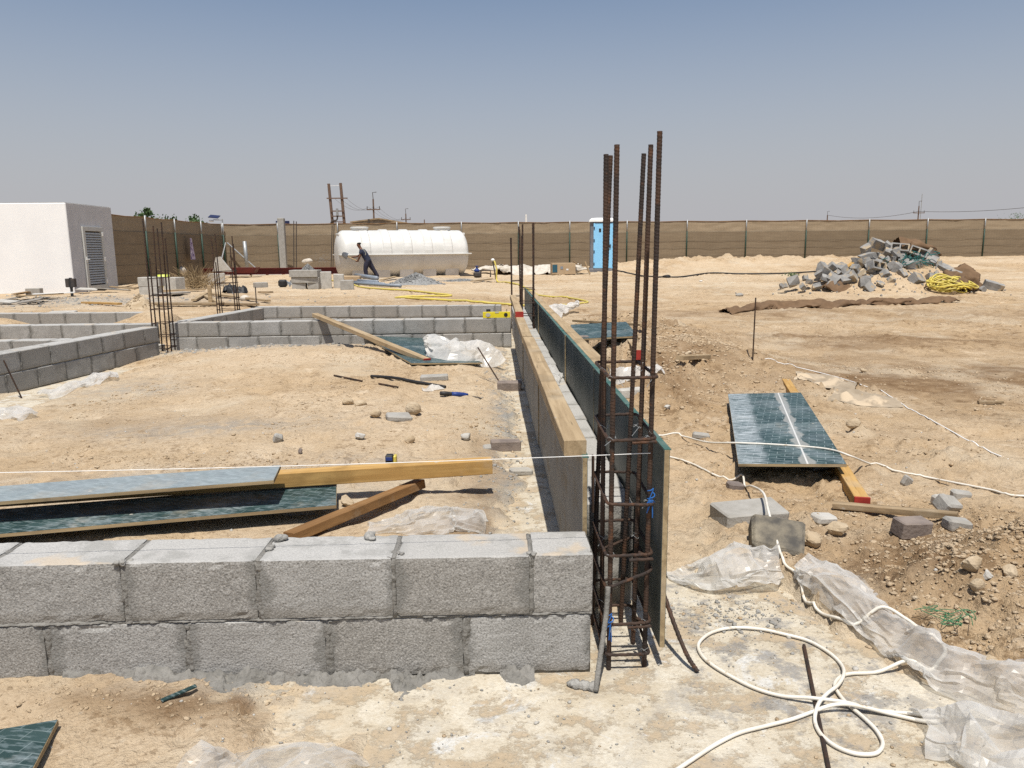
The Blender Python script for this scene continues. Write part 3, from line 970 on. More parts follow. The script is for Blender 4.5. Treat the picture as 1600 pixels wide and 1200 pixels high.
# near wall, right in front of the viewer: its blocks are surveyed one by one
NX0 = -3.45
up_j = [-3.60, -3.19, -2.78, -2.37, -1.96, -1.549, -1.139, -.730, -.314, .110, .306]
lo_j = [-3.45, -3.03, -2.62, -2.21, -1.80, -1.389, -.958, -.529, -.099, .300]
near_wall = block_wall('two courses of grey concrete block nearest the viewer, taut string running above', (0, 2.335), (.3, 2.335),
                       [lo_j, up_j], detail=True)
# lumps of wet mortar left on and along the near wall
def lump(mb, c, r, seed, flat=.7, n=7):
    o = Vector((seed * 1.3, seed * .7, seed * 2.1)); base = len(mb.v)
    ring = []
    for i in range(n + 1):
        th = math.pi * i / n
        for k in range(2 * n):
            ph = math.pi * k / n
            p = Vector((math.sin(th) * math.cos(ph), math.sin(th) * math.sin(ph), math.cos(th)))
            rr = r * (1 + .45 * mnoise.noise(p * 1.7 + o) + .25 * mnoise.noise(p * 4.3 + o))
            q = p * rr; q.z *= flat
            mb.v.append(tuple(Vector(c) + q))
    for i in range(n):
        for k in range(2 * n):
            a = base + i * 2 * n + k; b = base + i * 2 * n + (k + 1) % (2 * n)
            mb.f.append((a, a + 2 * n, b + 2 * n, b))


ml = MB(); rs = random.Random(3)
for (x, y, z, r) in ((-.70, 2.405, .405, .018), (-.715, 2.33, .402, .010), (-.30, 2.27, .400, .007), (-.42, 2.41, .404, .016), (-.40, 2.40, .403, .010), (-1.13, 2.25, .395, .012), (-1.145, 2.24, .40, .01), (.115, 2.25, .398, .010)):
    for k in range(4):
        lump(ml, (x + rs.uniform(-.012, .012), y + rs.uniform(-.012, .012), z), r * rs.uniform(.6, 1), rs.random() * 50, .7, 6)
ml.build('mortar_lumps', MT['mortar_dry'], near_wall, smooth=True)['kind'] = 'stuff'


def joint_skin(x0, x1, z0, z1, seed, depth=2.2352, vertical=True):
    """rough mortar squeezed flush in a joint of the near wall"""
    w_, h_ = x1 - x0, z1 - z0
    na, nb_ = (max(6, int(w_ / .0035)), max(10, int(h_ / .0035)))
    u_ = np.linspace(0, 1, na + 1); v_ = np.linspace(0, 1, nb_ + 1)
    a, b = np.meshgrid(u_, v_)
    X = x0 + a * w_; Zz = z0 + b * h_
    n = fbm(X * 70 + seed, Zz * 70, 4, 7, .6); n2 = fbm(X * 18 + seed, Zz * 18, 2, 11)
    prof = np.sin(math.pi * (a if vertical else b)) ** .7
    edge = (a if vertical else b)
    out = -.010 + prof * .0095 + n * .0055 * prof + n2 * .007
    crack = np.exp(-((edge - (.22 + .30 * fbm(b * 5 + seed, a * 0 + seed, 3, 3))) / .09) ** 2) * np.clip(.6 + 1.2 * fbm(b * 4 + seed * 2, a * 0, 2, 5), 0, 1)
    out = out - .024 * crack
    X = X + .004 * n2 if vertical else X
    Yv = depth - out
    mb = MB(); m = na + 1
    mb.v = list(zip(X.ravel(), Yv.ravel(), Zz.ravel()))
    mb.f = [(r * m + c, r * m + c + 1, (r + 1) * m + c + 1, (r + 1) * m + c) for r in range(nb_) for c in range(na)]
    return mb


sk = MB()
for k, j in enumerate(up_j[4:-1]):
    q = joint_skin(j - .019, j + .019, .202, .398, k * 7.3); sk.add(q.v, q.f)
for k, j in enumerate(lo_j[4:-1]):
    q = joint_skin(j - .020, j + .020, .002, .197, k * 5.1 + 2); sk.add(q.v, q.f)
q = joint_skin(-2.0, .298, .190, .211, 3.3, vertical=False); sk.add(q.v, q.f)
sk.build('joint_mortar', MT['mortar'], near_wall, smooth=True)
# mortar that oozed out along the foot of the wall
xx = np.arange(-1.35, .12, .0045); yy_ = np.arange(2.10, 2.242, .0045)
a, b = np.meshgrid(xx, yy_)
n1 = fbm(a * 6, b * 6, 3, 200); n2 = fbm(a * 28, b * 28, 3, 210, .6); n3 = fbm(a * 90, b * 90, 2, 220)
wdt = .030 + .050 * np.clip(n1 + .25, 0, 1) + .045 * np.exp(-((a + .29) / .035) ** 2) + .03 * np.exp(-((a - .06) / .04) ** 2) - .05 * sm(a, -.42, -.36) * (1 - sm(a, -.34, -.31)) - .045 * sm(a, -.24, -.2) * (1 - sm(a, 0.0, .03)) - .05 * (1 - sm(a, -1.3, -1.1))
hgt = np.clip(1 - (2.24 - b) / np.maximum(wdt, .006), 0, 1) ** .6 * (.026 + .016 * n2) + (n2 * .012 + n3 * .012)
hgt = np.where((2.24 - b) < wdt * 1.15, np.maximum(hgt, -.02), -.03)
base_z = np.maximum(Tg(a, b), -.001)
me = grid_mesh('mortar_droppings', a, b, base_z + hgt - .004, MT['mortar'])
o = bpy.data.objects.new('mortar_droppings', me); COL.objects.link(o)
tag(o, 'crumbly grey mortar squeezed out along the foot of the nearest block wall', 'mortar', kind='stuff')

# far cross walls
W2A, W2B = Vector((-4.30, 10.42)), Vector((.262, 10.49))
L2 = (W2B - W2A).length
block_wall('two course block wall crossing behind the sand, yellow spirit level on its top', W2A, W2B,
           [[0] + [x for x in np.arange(L2 - .12 - .41 * 12, L2 - .05, .41) if x > .1] + [L2], [0] + [x for x in np.arange(L2 - .225 - .41 * 12, L2 - .05, .41) if x > .1] + [L2]])
W3A, W3B = Vector((-4.0, 13.2)), Vector((.16, 12.95))
L3 = (W3B - W3A).length
block_wall('rearmost cross wall of grey blocks, parallel behind the one carrying the spirit level', W3A, W3B,
           [[0] + [x for x in np.arange(L3 - .30 - .41 * 12, L3 - .05, .41) if x > .1] + [L3], [0] + [x for x in np.arange(L3 - .10 - .41 * 12, L3 - .05, .41) if x > .1] + [L3]])
# long wall on the far side of the sand bay
def lwx(y): return -4.629 + .1496 * (y - 7.284) - .1
A, B = Vector((lwx(4.2), 4.2)), Vector((lwx(9.86), 9.86)); LL = (B - A).length
block_wall('shaded two course block wall receding from the edge of the picture to the slim rebar cage', A, B, [stepped(LL, .3), stepped(LL, .1)])
A, B = Vector((lwx(10.62), 10.62)), Vector((lwx(12.9), 12.9)); LL = (B - A).length
block_wall('short shaded block wall joining the two far cross walls between the slim rebar cages', A, B, [stepped(LL, .41), stepped(LL, .2)])
for (pa, pb, lab) in (((-60, 534), (100, 531), 'block wall behind the shaded receding wall, nearest of three with sand against them'),
                      ((-60, 509), (238, 506), 'block wall level with the slim rebar cage foot, sand spilling over one end'),
                      ((-60, 489.5), (232, 488), 'block wall half hidden by heaps of sand and a tilted loose block')):
    A, B = Z(pa[0], pa[1], .4), Z(pb[0], pb[1], .4)
    A = Vector((A.x - 1.2, A.y + .1)); B = Vector((B.x, B.y + .1)); LL = (B - A).length
    block_wall(lab, A, B, [stepped(LL, .25), stepped(LL, .05)])
# wall inside the formwork
A, B = Vector((.415, 2.70)), Vector((.415, 12.6)); LL = (B - A).length
block_wall('narrow run of pale blocks standing between the two rows of green formwork boards', A, B, [stepped(LL, .41), stepped(LL, .2)], thick=.185)

# ------------------------------------------------------------------ timber, boards and panels
def frame_rot(d, up=Vector((0, 0, 1))):
    d = Vector(d).normalized(); y = up.cross(d).normalized(); z = d.cross(y)
    return Matrix((d, y, z)).transposed()


def timber(label, p0, p1, w, h, mat='timber', red=None, name='timber_beam', group=None, roll=0.0):
    p0 = Vector(p0); p1 = Vector(p1); L = (p1 - p0).length
    R = frame_rot(p1 - p0) @ Matrix.Rotation(roll, 3, 'X')
    o = thing(name, label, 'timber', (p0 + p1) / 2, group)
    o.rotation_euler = R.to_euler()
    mb = MB(); n = 14
    rs_ = random.Random(len(label))
    ring = [(-w / 2 + .003, -h / 2), (w / 2 - .003, -h / 2), (w / 2, -h / 2 + .003), (w / 2, h / 2 - .003), (w / 2 - .003, h / 2), (-w / 2 + .003, h / 2), (-w / 2, h / 2 - .003), (-w / 2, -h / 2 + .003)]
    bow = rs_.uniform(-.004, .004)
    for i in range(n + 1):
        x = -L / 2 + L * i / n
        b = bow * (1 - (2 * i / n - 1) ** 2)
        for (yy, zz) in ring:
            mb.v.append((x, yy + b + rs_.uniform(-.0008, .0008), zz + rs_.uniform(-.0008, .0008)))
    for i in range(n):
        for k in range(8):
            mb.f.append((i * 8 + k, i * 8 + (k + 1) % 8, (i + 1) * 8 + (k + 1) % 8, (i + 1) * 8 + k))
    mb.f.append(tuple(reversed(range(8)))); mb.f.append(tuple(range(n * 8, n * 8 + 8)))
    mb.build('beam', MT[mat], o, world=False)
    if red:
        s = 1 if red > 0 else -1
        MB().bbox((s * (L / 2 - .003), 0, 0), (.012, w + .003, h + .003), .001).build('painted_end', MT['red'], o, world=False)
    return o


def panel(label, c, L, Wd, R, top='film', bottom='film', th=.018, name='plywood_panel', group=None, edge='plyedge'):
    o = thing(name, label, 'panel', c, group)
    o.rotation_euler = (R if isinstance(R, Matrix) else Euler(R).to_matrix()).to_euler()
    nx_, ny_ = max(2, int(L / .12)), max(2, int(Wd / .12))

    def sheet(z0, z1, ins):
        mb = MB()
        for zz in (z0, z1):
            for i in range(nx_ + 1):
                for j in range(ny_ + 1):
                    x = -L / 2 + ins + (L - 2 * ins) * i / nx_; y = -Wd / 2 + ins + (Wd - 2 * ins) * j / ny_
                    mb.v.append((x, y, zz + .003 * math.sin(x * 1.7 + y)))
        m = (nx_ + 1) * (ny_ + 1); I = lambda i, j: i * (ny_ + 1) + j
        for i in range(nx_):
            for j in range(ny_):
                mb.f.append((I(i, j + 1), I(i + 1, j + 1), I(i + 1, j), I(i, j)))
                mb.f.append((m + I(i, j), m + I(i + 1, j), m + I(i + 1, j + 1), m + I(i, j + 1)))
        for i in range(nx_):
            mb.f.append((I(i, 0), I(i + 1, 0), m + I(i + 1, 0), m + I(i, 0)))
            mb.f.append((m + I(i, ny_), m + I(i + 1, ny_), I(i + 1, ny_), I(i, ny_)))
        for j in range(ny_):
            mb.f.append((m + I(0, j), m + I(0, j + 1), I(0, j + 1), I(0, j)))
            mb.f.append((I(nx_, j), I(nx_, j + 1), m + I(nx_, j + 1), m + I(nx_, j)))
        return mb
    core = sheet(-th / 2 + .0015, th / 2 - .0015, 0)
    core.build('core', MT[edge], o, world=False)
    sheet(th / 2 - .0015, th / 2, .0012).build('film', MT[top], o, world=False)
    sheet(-th / 2, -th / 2 + .0015, .0012).build('film', MT[bottom], o, world=False)
    return o


# formwork: boards on edge, long axis along +Y
def form_board(label, y0, y1, x, z0, z1, inner, outer, lean=0.0, group=None):
    """inner / outer = materials of the -x and +x faces"""
    c = (x, (y0 + y1) / 2, (z0 + z1) / 2)
    # local X = world Y, local Y = world Z, local Z = +x
    R = Matrix(((0, 0, 1), (1, 0, 0), (0, 1, 0)))
    R = Matrix.Rotation(lean, 3, 'Y') @ R
    o = panel(label, c, y1 - y0, z1 - z0, R, top=outer, bottom=inner, name='formwork_board', group=group)
    MB().box((0, (z1 - z0) / 2 + .0008, 0), (y1 - y0 - .004, .003, .0215)).build('edge_paint', MT['green_edge'], o, world=False)
    return o


form_board('formwork board beside the nearest block wall, dusty side facing the sand', 2.52, 5.02, .312, .02, .625, 'formback', 'film')
form_board('middle formwork board of the row with timber on its top edge', 5.024, 7.50, .309, .02, .63, 'formback', 'film')
form_board('far formwork board of the row ending by the spirit level wall', 7.504, 10.1, .306, .02, .64, 'formback', 'film')
rb = [2.245, 3.90, 5.45, 7.05, 8.65, 10.3, 12.4]
lab = ['tall green formwork board ending beside the thick rebar cage', 'green formwork board second along from the thick rebar cage',
       'green formwork board third along from the thick rebar cage', 'green formwork board with timber fixed along its outer top edge',
       'green formwork board just before the second rebar cage', 'last green formwork board at the far end of the trench']
for k in range(6):
    form_board(lab[k], rb[k] + .002, rb[k + 1] - .002, .528 + .003 * (k % 2), .075 if k == 0 else .03, .722 - .004 * k, 'formface', 'film')
timber('square timber lying on the formwork edge with its sawn yellow end toward the viewer', (.280, 2.56, .650), (.268, 5.70, .652), .078, .054, 'timber_old')
timber('timber rail in the middle of the formwork edge, half under the red ended one', (.262, 5.72, .654), (.266, 8.0, .652), .075, .054, 'timber_old')
timber('pale timber with a bright red end resting on the far formwork edge', (.262, 7.35, .705), (.27, 10.0, .71), .075, .052, 'timber_old', red=-1)
timber('timber rail along the outer side of the far formwork boards', (.605, 4.15, .668), (.60, 7.6, .668), .080, .052, 'timber_old')
timber('dusty timber rail further along the outer side of the formwork', (.60, 7.64, .668), (.60, 11.6, .668), .075, .052, 'timber_old')
# upright rusty strap at the end of the near board
solo(MB().bbox((.336, 2.517, .535), (.006, .026, .20), .001).jitter(.002, 20), 'steel_strap', 'rusty steel strap upright on the end of the near formwork board', 'strap', MT['rebar'], (.336, 2.517, .435))

# loose panels
def lay_panel(label, corners, z, th=.018, top='film', name='plywood_panel', bottom='film'):
    """corners: near-right, far-right, far-left, near-left on the ground plan (x, y, z)"""
    c = sum((Vector(p) for p in corners), Vector()) / 4
    d = ((Vector(corners[0]) + Vector(corners[1])) / 2 - (Vector(corners[3]) + Vector(corners[2])) / 2)
    e = ((Vector(corners[1]) + Vector(corners[2])) / 2 - (Vector(corners[0]) + Vector(corners[3])) / 2)
    zz = d.cross(e).normalized()
    if d.length > e.length: x = d.normalized(); y = zz.cross(x)
    else: y = e.normalized(); x = y.cross(zz)
    return panel(label, c, d.length, e.length, Matrix((x, y, zz)).transposed(), top=top, bottom=bottom, th=th, name=name)


zp = .135
lay_panel('dark green film faced panel lying low behind the nearest wall, black shadow beneath',
          [Z(527, 793, zp), Z(525, 757, zp), Z(-330, 825, zp - .01), Z(-330, 862, zp - .01)], zp)
zt = .185
timber('long yellow timber on the low green panel, one end jutting over sand with a shadow', Z(768, 727, .205) , Z(-330, 800, .165) + Vector((0, 0, .005)), .078, .075, 'timber')
lay_panel('narrow cement washed panel on top of the long yellow timber', [Z(431, 751, .268), Z(436, 733, .275), Z(-330, 785, .22), Z(-330, 812, .215)], .27, top='film_wash')
for (px, py) in ((470, 800), (120, 826)):
    q = G(px, py)
    solo(MB().bbox((q.x, q.y, (q.z + .118) / 2), (.16, .09, .125 - q.z + .03), .006).jitter(.006, 12, px), 'support_block',
         'small block propping the low green panel near its %s' % ('open corner' if px > 300 else 'hidden half'), 'block', MT['conc'], (q.x, q.y, q.z))
a, b = G(657, 768), G(452, 850)
timber('short brown timber lying askew on sand right behind the nearest wall', a + Vector((0, 0, .045)), Vector((b.x, b.y, b.z + .03)), .07, .045, 'timber_brown', roll=.12)

# film panel and leaning timber by the second wall
lay_panel('pale green panel lying flat on sand under the leaning timber', [G(742, 572) + Vector((0, 0, .03)), G(655, 527) + Vector((0, 0, .05)), G(548, 526) + Vector((0, 0, .06)), G(655, 573) + Vector((0, 0, .035))], 0)
p_low = G(668, 571) + Vector((0, 0, .05))
p_hi = Vector((-2.33, 10.40, .452))
d_ = (p_hi - p_low).normalized()
timber('long timber leaning on the cross wall, red end down on the panel', p_low, p_hi + d_ * .12, .085, .05, 'timber_old', red=-1)

# panel on the open ground with a timber under it
pr = [G(1322, 726), G(1250, 616), G(1137, 617), G(1154, 728)]
zz_ = max(p.z for p in pr) + .085
pr = [Z(1322, 726, zz_ + .015), Z(1252, 616, zz_ + .015), Z(1137, 617, zz_ - .015), Z(1154, 727, zz_ - .015)]
lay_panel('green patterned panel with white cement streaks lying on open sand', pr, zz_, top='film_streak')
t0, t1 = Z(1347, 787, ht(1.93, 3.80) + .032), Z(1228, 597, zz_ - .068)
timber('square timber under the streaked green panel with a red near end', t0, t1, .07, .062, 'timber', red=-1)
q = G(1284, 736)
solo(MB().bbox((q.x, q.y + .05, q.z + .02), (.12, .12, .06), .008).jitter(.008, 12), 'support_block', 'small stone block wedged under the streaked green panel', 'block', MT['conc'], (q.x, q.y + .05, q.z))
# raised panel beyond the cage
q = G(955, 562)
pc = Vector((q.x + .02, q.y + .75, q.z + .20))
panel('small green panel propped above the sand beyond the thick rebar cage', pc, .62, .95, Euler((.05, -.04, -.05)).to_matrix())
for dx, dy in ((-.24, -.36), (.24, -.36), (-.24, .36), (.24, .36)):
    x, y = pc.x + dx, pc.y + dy
    zb = ht(x, y)
    solo(MB().bbox((x, y, (zb + pc.z) / 2 - .02), (.09, .09, pc.z - zb + .02), .005).jitter(.005, 10, dx * 9), 'support_block',
         'dark support block under the small propped panel, %s %s' % ('near' if dy < 0 else 'rear', 'formwork side' if dx < 0 else 'open sand side'), 'block', MT['paver'], (x, y, zb))
a, b = G(897, 512), G(1003, 521)
timber('thin batten lying across sand just behind the small propped panel', a + Vector((0, 0, .10)), b + Vector((0, 0, .10)), .06, .03, 'timber_old')
a = G(999, 575)
timber('square timber with a red end poking from beside the small propped panel', a + Vector((0, 0, .10)), a + Vector((.12, 1.5, .12)), .085, .085, 'timber_old', red=-1)
q = G(35, 1192)
lay_panel('corner of a green film panel on the sand at the bottom edge', [q + Vector((.045, -.03, .03)), q + Vector((.055, .06, .015)), q + Vector((-.62, .06, .015)), q + Vector((-.62, -.4, .03))], 0)
a, b = G(252, 1098), G(307, 1080)
solo(MB().box((a + b) / 2 + Vector((0, 0, .012)), ((b - a).length, .016, .004), frame_rot(b - a + Vector((0, 0, .012)))).jitter(.002, 30), 'film_sliver', 'thin pale green sliver of panel film on the damp sand', 'scrap', MT['film'], a)

# ------------------------------------------------------------------ reinforcement cages
def rib_fn(h, pitch, ph=0):
    def f(L, a):
        s = (L / pitch + ph + (a / (2 * math.pi)) * 1.0) % 1.0
        return h if s < .38 else 0.0
    return f


def bar_path(a, b, step):
    a = Vector(a); b = Vector(b); n = max(2, int((b - a).length / step))
    return [a.lerp(b, i / n) for i in range(n + 1)]


cage = thing('rebar_cage', 'tall cage of thick rusty reinforcement bars standing at the end of the formwork', 'rebar cage', (.415, 2.41, 0))
bars = [((.357, 2.256), Y(964, 226, 2.262)), ((.474, 2.27), Y(1031, 205, 2.27)), ((.356, 2.415), Y(947, 241, 2.43)), ((.464, 2.414), Y(1017, 226, 2.42)),
        ((.342, 2.555), Y(954, 243, 2.56)), ((.447, 2.56), Y(1006, 240, 2.57))]
for k, (bxy, tp_) in enumerate(bars):
    MB().tube(bar_path((bxy[0], bxy[1], -.01), tp_, .0031), .0076, 10, rib=rib_fn(.0007, .0105, k * .3)).build('bar', MT['rebar'], cage)


def stirrup(parent, z, xs_, ys_, r, tilt=(0, 0), hook=True, name='stirrup', step=.006, ribs=True, seg=8):
    x0, x1 = xs_; y0, y1 = ys_; c = .018
    pts = []
    for (cx, cy, a0) in ((x1 - c, y0 + c, -90), (x1 - c, y1 - c, 0), (x0 + c, y1 - c, 90), (x0 + c, y0 + c, 180)):
        for k in range(4):
            a = math.radians(a0 + 30 * k)
            pts.append(Vector((cx + c * math.cos(a), cy + c * math.sin(a), 0)))
    full = []
    pts.append(pts[0].copy())
    for a, b in zip(pts[:-1], pts[1:]):
        full += bar_path(a, b, step)[:-1]
    full.append(pts[-1])
    for p in full:
        p.z = z + tilt[0] * (p.x - (x0 + x1) / 2) + tilt[1] * (p.y - (y0 + y1) / 2)
    mb = MB().tube(full, r, seg, rib=rib_fn(.0009, .008) if ribs else None)
    if hook:
        a = Vector((x0 + .07, y0 - .001, z - .012)); b = Vector((x1 - .002, y0 - .001, z - .012)); e = Vector((x1 - .03, y0 + .06, z - .014))
        for p in (a, b, e): p.z += tilt[0] * (p.x - (x0 + x1) / 2)
        mb.tube(bar_path(a, b, step) + bar_path(b, e, step)[1:], r, seg, rib=rib_fn(.0009, .008) if ribs else None)
    return mb.build(name, MT['rebar'], parent)


for z, tl, hk in ((.947, (.0, .0), False), (.760, (.03, .02), True), (.556, (-.03, .02), False), (.385, (.03, -.02), True), (.300, (.40, -.05), False), (.160, (.04, 0), True), (.058, (0, .02), False)):
    o_ = .006 * (z - .4)
    stirrup(cage, z, (.345 + o_, .488 + o_), (2.244, 2.572), .0048, tl, hk)
rs = random.Random(8)
for (bx_, by_) in ((.357, 2.256), (.474, 2.27), (.464, 2.414), (.356, 2.415)):
    for z in (.947, .760, .556, .385, .16, .058):
        if rs.random() < .8:
            c = Vector((bx_, by_, z)); p = [c + Vector((math.cos(a) * .013, math.sin(a) * .013, .006 * math.sin(a * 2))) for a in np.arange(0, 6.6, .5)]
            p.append(c + Vector((rs.uniform(-.03, .03), -.03, rs.uniform(-.03, .03))))
            MB().tube(p, .0009, 5).build('tie_wire', MT['galv'], cage)
rs = random.Random(4)
for (x, y, z) in ((.482, 2.262, .565), (.357, 2.246, .165)):
    p = [Vector((x, y - .003, z)) + Vector((.011 * math.cos(a), .011 * math.sin(a), .004 * a - .012)) for a in np.arange(0, 12, .6)]
    for k in range(4):
        p += [Vector((x + rs.uniform(-.02, .006), y - .012, z - rs.uniform(.01, .07))), Vector((x, y - .012, z + rs.uniform(-.01, .012)))]
    MB().tube(spline(p, 3), .0017, 5).build('blue_tape_tie', MT['bluetie'], cage)


def far_cage(label, x0, x1, y0, y1, z0, ztops, zst, r=.009, lean=(0, 0), group=None, rs_=.005):
    c = thing('rebar_cage', label, 'rebar cage', ((x0 + x1) / 2, (y0 + y1) / 2, z0), group)
    pts = [(x0, y0), (x1, y0), (x0, (y0 + y1) / 2), (x1, (y0 + y1) / 2), (x0, y1), (x1, y1)]
    rr = random.Random(int(x0 * 100) + 999)
    for (x, y), zt_ in zip(pts, ztops):
        L = zt_ - z0
        a = Vector((x, y, z0)); b = Vector((x + lean[0] * L + rr.uniform(-.02, .02), y + lean[1] * L + rr.uniform(-.02, .02), zt_))
        MB().tube(bar_path(a, b, .02), r, 7, rib=rib_fn(.0014, .04)).build('bar', MT['rebar'], c)
    for z in zst:
        k = z - z0
        stirrup(c, z, (x0 - .012 + lean[0] * k, x1 + .012 + lean[0] * k), (y0 - .012 + lean[1] * k, y1 + .012 + lean[1] * k), rs_, (rr.uniform(-.05, .05), 0), False, step=.05, ribs=False, seg=6)
    return c


far_cage('rebar cage rising from inside the formwork beside the spirit level', .345, .492, 9.0, 9.32, 0, (1.60, 1.61, 1.58, 1.62, 1.55, 1.6), (.15, .35, .55, .70, .86), .0095)
far_cage('thin rebar cage at the very end of the formwork trench', .335, .485, 12.75, 13.0, 0, (1.50, 1.53, 1.46, 1.52, 1.50, 1.4), (.3, .55, .8), .009)
q = G(262, 541)
xc = Y(256, 540, 10.1).x; lx = (Y(240, 350, 10.1).x - xc) / 1.7
far_cage('slim leaning rebar cage where the shaded block walls meet', xc - .085, xc + .085, 10.0, 10.24, 0, (1.74, 1.62, 1.25, 1.70, 1.66, 1.50), (.10, .25, .42, .60, .78, 1.0), .0085, (lx, 0))
xc = Y(358, 500, 13.2).x; lx = (Y(347, 372, 13.2).x - xc) / 1.5
far_cage('slim rebar cage beyond the short shaded wall, plywood sheet behind it', xc - .15, xc + .15, 13.1, 13.35, 0, (1.56, 1.40, 1.15, 1.58, 1.62, 1.45), (.35, .55, .8, 1.0), .0085, (lx, 0))

# rods near the cage
pth = spline([Vector((.298, 2.125, .004)), Vector((.318, 2.17, .10)), Vector((.340, 2.215, .20)), Vector((.349, 2.236, .29))], 10)
solo(MB().tube(pth, .008, 9, rib=rib_fn(.0006, .02)), 'bent_rod', 'mortar smeared rod leaning from the slab onto the thick rebar cage', 'rod', MT['mortar'], pth[0], smooth=True)
mb = MB()
for k in range(9):
    lump(mb, Vector((.225 + k * .0085, 2.165 - k * .003, .008)), .011 + .003 * (k % 3), k * 3.3, .9, 5)
solo(mb, 'mortar_scrap', 'finger of hardened mortar on the slab beside the nearest wall end', 'mortar', MT['mortar_dry'], (.225, 2.165, 0), smooth=True)
b0 = G(1090, 1051)
pth = spline([b0 + Vector((0, 0, .003)), b0 + Vector((-.03, .05, .05)), b0 + Vector((-.065, .17, .16)), b0 + Vector((-.095, .34, .32))], 24)
solo(MB().tube(pth, .0068, 9, rib=rib_fn(.0013, .011)), 'bent_rod', 'ribbed rusty bar propped against the outside of the tall formwork board', 'rod', MT['rebar'], b0)
a, b = G(1256, 1011), G(1300, 1230)
solo(MB().tube(bar_path(a + Vector((0, 0, .006)), b + Vector((0, 0, .006)), .02), .0058, 8), 'steel_rod', 'straight dark rod flat on the slab beneath the white cable loops', 'rod', MT['rebar'], a)
q = G(1176, 563)
solo(MB().tube(bar_path(q + Vector((0, 0, -.1)), q + Vector((.01, .02, .62)), .05), .007, 7), 'steel_stake', 'thin rusty stake standing upright alone on the open sand', 'stake', MT['rebar'], q)
q = G(34, 622)
solo(MB().tube(bar_path(q, q + Vector((-.11, -.02, .36)), .05), .007, 7), 'steel_stake', 'short dark rod leaning on the shaded receding wall', 'stake', MT['rebar'], q)

# ------------------------------------------------------------------ string line and cables
a, b = Vector((.477, 2.258, Y(1018, 708, 2.258).z)), Y(-420, 744, 2.20)
pts = [a.lerp(b, t) + Vector((0, 0, -.012 * 4 * t * (1 - t))) for t in np.linspace(0, 1, 30)]
solo(MB().tube(pts, .0011, 6), 'string_line', 'taut white string stretched above the nearest block wall to the rebar', 'string', MT['string'], a)


def cable(label, px, r, mat, name='cable', lift=None, grp=None, n=8, absz=None):
    base = [G(x, y) for x, y in px]
    P = []
    for i, p in enumerate(base):
        l = lift.get(i, 0) if lift else 0
        P.append(p + Vector((0, 0, r + .002 + l)) if not (absz and i in absz) else Z(px[i][0], px[i][1], absz[i]))
    S = spline(P, n)
    for p in S:
        p.z = max(p.z, top(p.x, p.y) + r * .8)
    return solo(MB().tube(S, r, 9), name, label, 'cable' if mat == 'cable' else 'hose', MT[mat], base[0], grp, smooth=True)


coil = [(1030, 712), (1060, 719), (1085, 728), (1110, 741), (1141, 752), (1159, 752), (1164, 762), (1173, 779), (1191, 804), (1199, 832), (1210, 860), (1225, 882), (1244, 901), (1258, 926), (1267, 946), (1285, 962), (1309, 969), (1337, 972), (1375, 974),
        (1414, 983), (1442, 990), (1467, 1005), (1477, 1021), (1470, 1033), (1453, 1042), (1418, 1049), (1372, 1053), (1330, 1056), (1313, 1061), (1304, 1072), (1308, 1084), (1323, 1103), (1348, 1124), (1369, 1145),
        (1379, 1165), (1372, 1179), (1355, 1183), (1330, 1180), (1302, 1168), (1281, 1149), (1273, 1128), (1278, 1110), (1292, 1093), (1309, 1079), (1318, 1061), (1313, 1040), (1295, 1023), (1264, 1005), (1229, 995), (1187, 986),
        (1145, 984), (1113, 991), (1094, 1005), (1092, 1019), (1106, 1037), (1138, 1058), (1180, 1079), (1222, 1091), (1267, 1100), (1320, 1107), (1372, 1114), (1425, 1119), (1455, 1122), (1480, 1126), (1462, 1131), (1439, 1130), (1390, 1119), (1337, 1114), (1302, 1113), (1267, 1117),
        (1236, 1128), (1197, 1138), (1155, 1149), (1120, 1166), (1092, 1184), (1068, 1200), (1030, 1225)]
lf = {5: .03, 7: .06, 8: .10, 9: .09, 10: .06, 18: .05, 17: .02, 19: .03, 24: .03, 25: .03, 41: .012, 42: .012, 43: .012, 44: .012, 58: .012, 59: .012, 67: .016, 68: .016}
cable('white cable snaking past the broken slab into loops on the concrete', coil, .0057, 'cable', lift=lf)
c2 = [(985, 681), (1030, 682), (1065, 683), (1105, 691), (1150, 692), (1200, 694), (1260, 698), (1300, 703), (1330, 713), (1360, 727), (1400, 738), (1450, 748), (1500, 758), (1550, 768), (1580, 776), (1640, 778)]
o = cable('white cable running across the streaked green panel and away over sand', c2, .0058, 'cable', absz={3: .10, 4: zz_ - .004, 5: zz_ + .006, 6: zz_ + .018, 7: zz_ + .028, 8: zz_ + .02})
cable('thin pale cord lying in a long curve over the open sand', [(1195, 562), (1225, 570), (1280, 583), (1330, 597), (1390, 620), (1420, 640), (1450, 655), (1490, 677), (1530, 700), (1575, 719)], .004, 'string', 'cord')
# garden-type hoses
cable('yellow hose zigzagging over sand behind the rearmost cross wall', [(512, 437), (560, 449), (600, 453), (640, 456), (680, 460), (705, 463), (690, 464.5), (650, 465), (618, 467), (650, 468), (700, 471), (760, 475), (800, 478), (830, 481)], .026, 'hose', 'hose')
cable('yellow hose curving on sand past the far end of the formwork', [(838, 462), (860, 465), (890, 467), (918, 473), (905, 476), (890, 478), (870, 479)], .022, 'hose', 'hose')

# ------------------------------------------------------------------ plastic sheets
def worley(u, v, pts):
    d = np.full(u.shape + (2,), 9.0)
    for (a, b) in pts:
        r = np.sqrt((u - a) ** 2 + (v - b) ** 2)
        n = np.minimum(d[..., 0], r)
        d[..., 1] = np.minimum(d[..., 1], np.maximum(d[..., 0], r))
        d[..., 0] = n
    return d


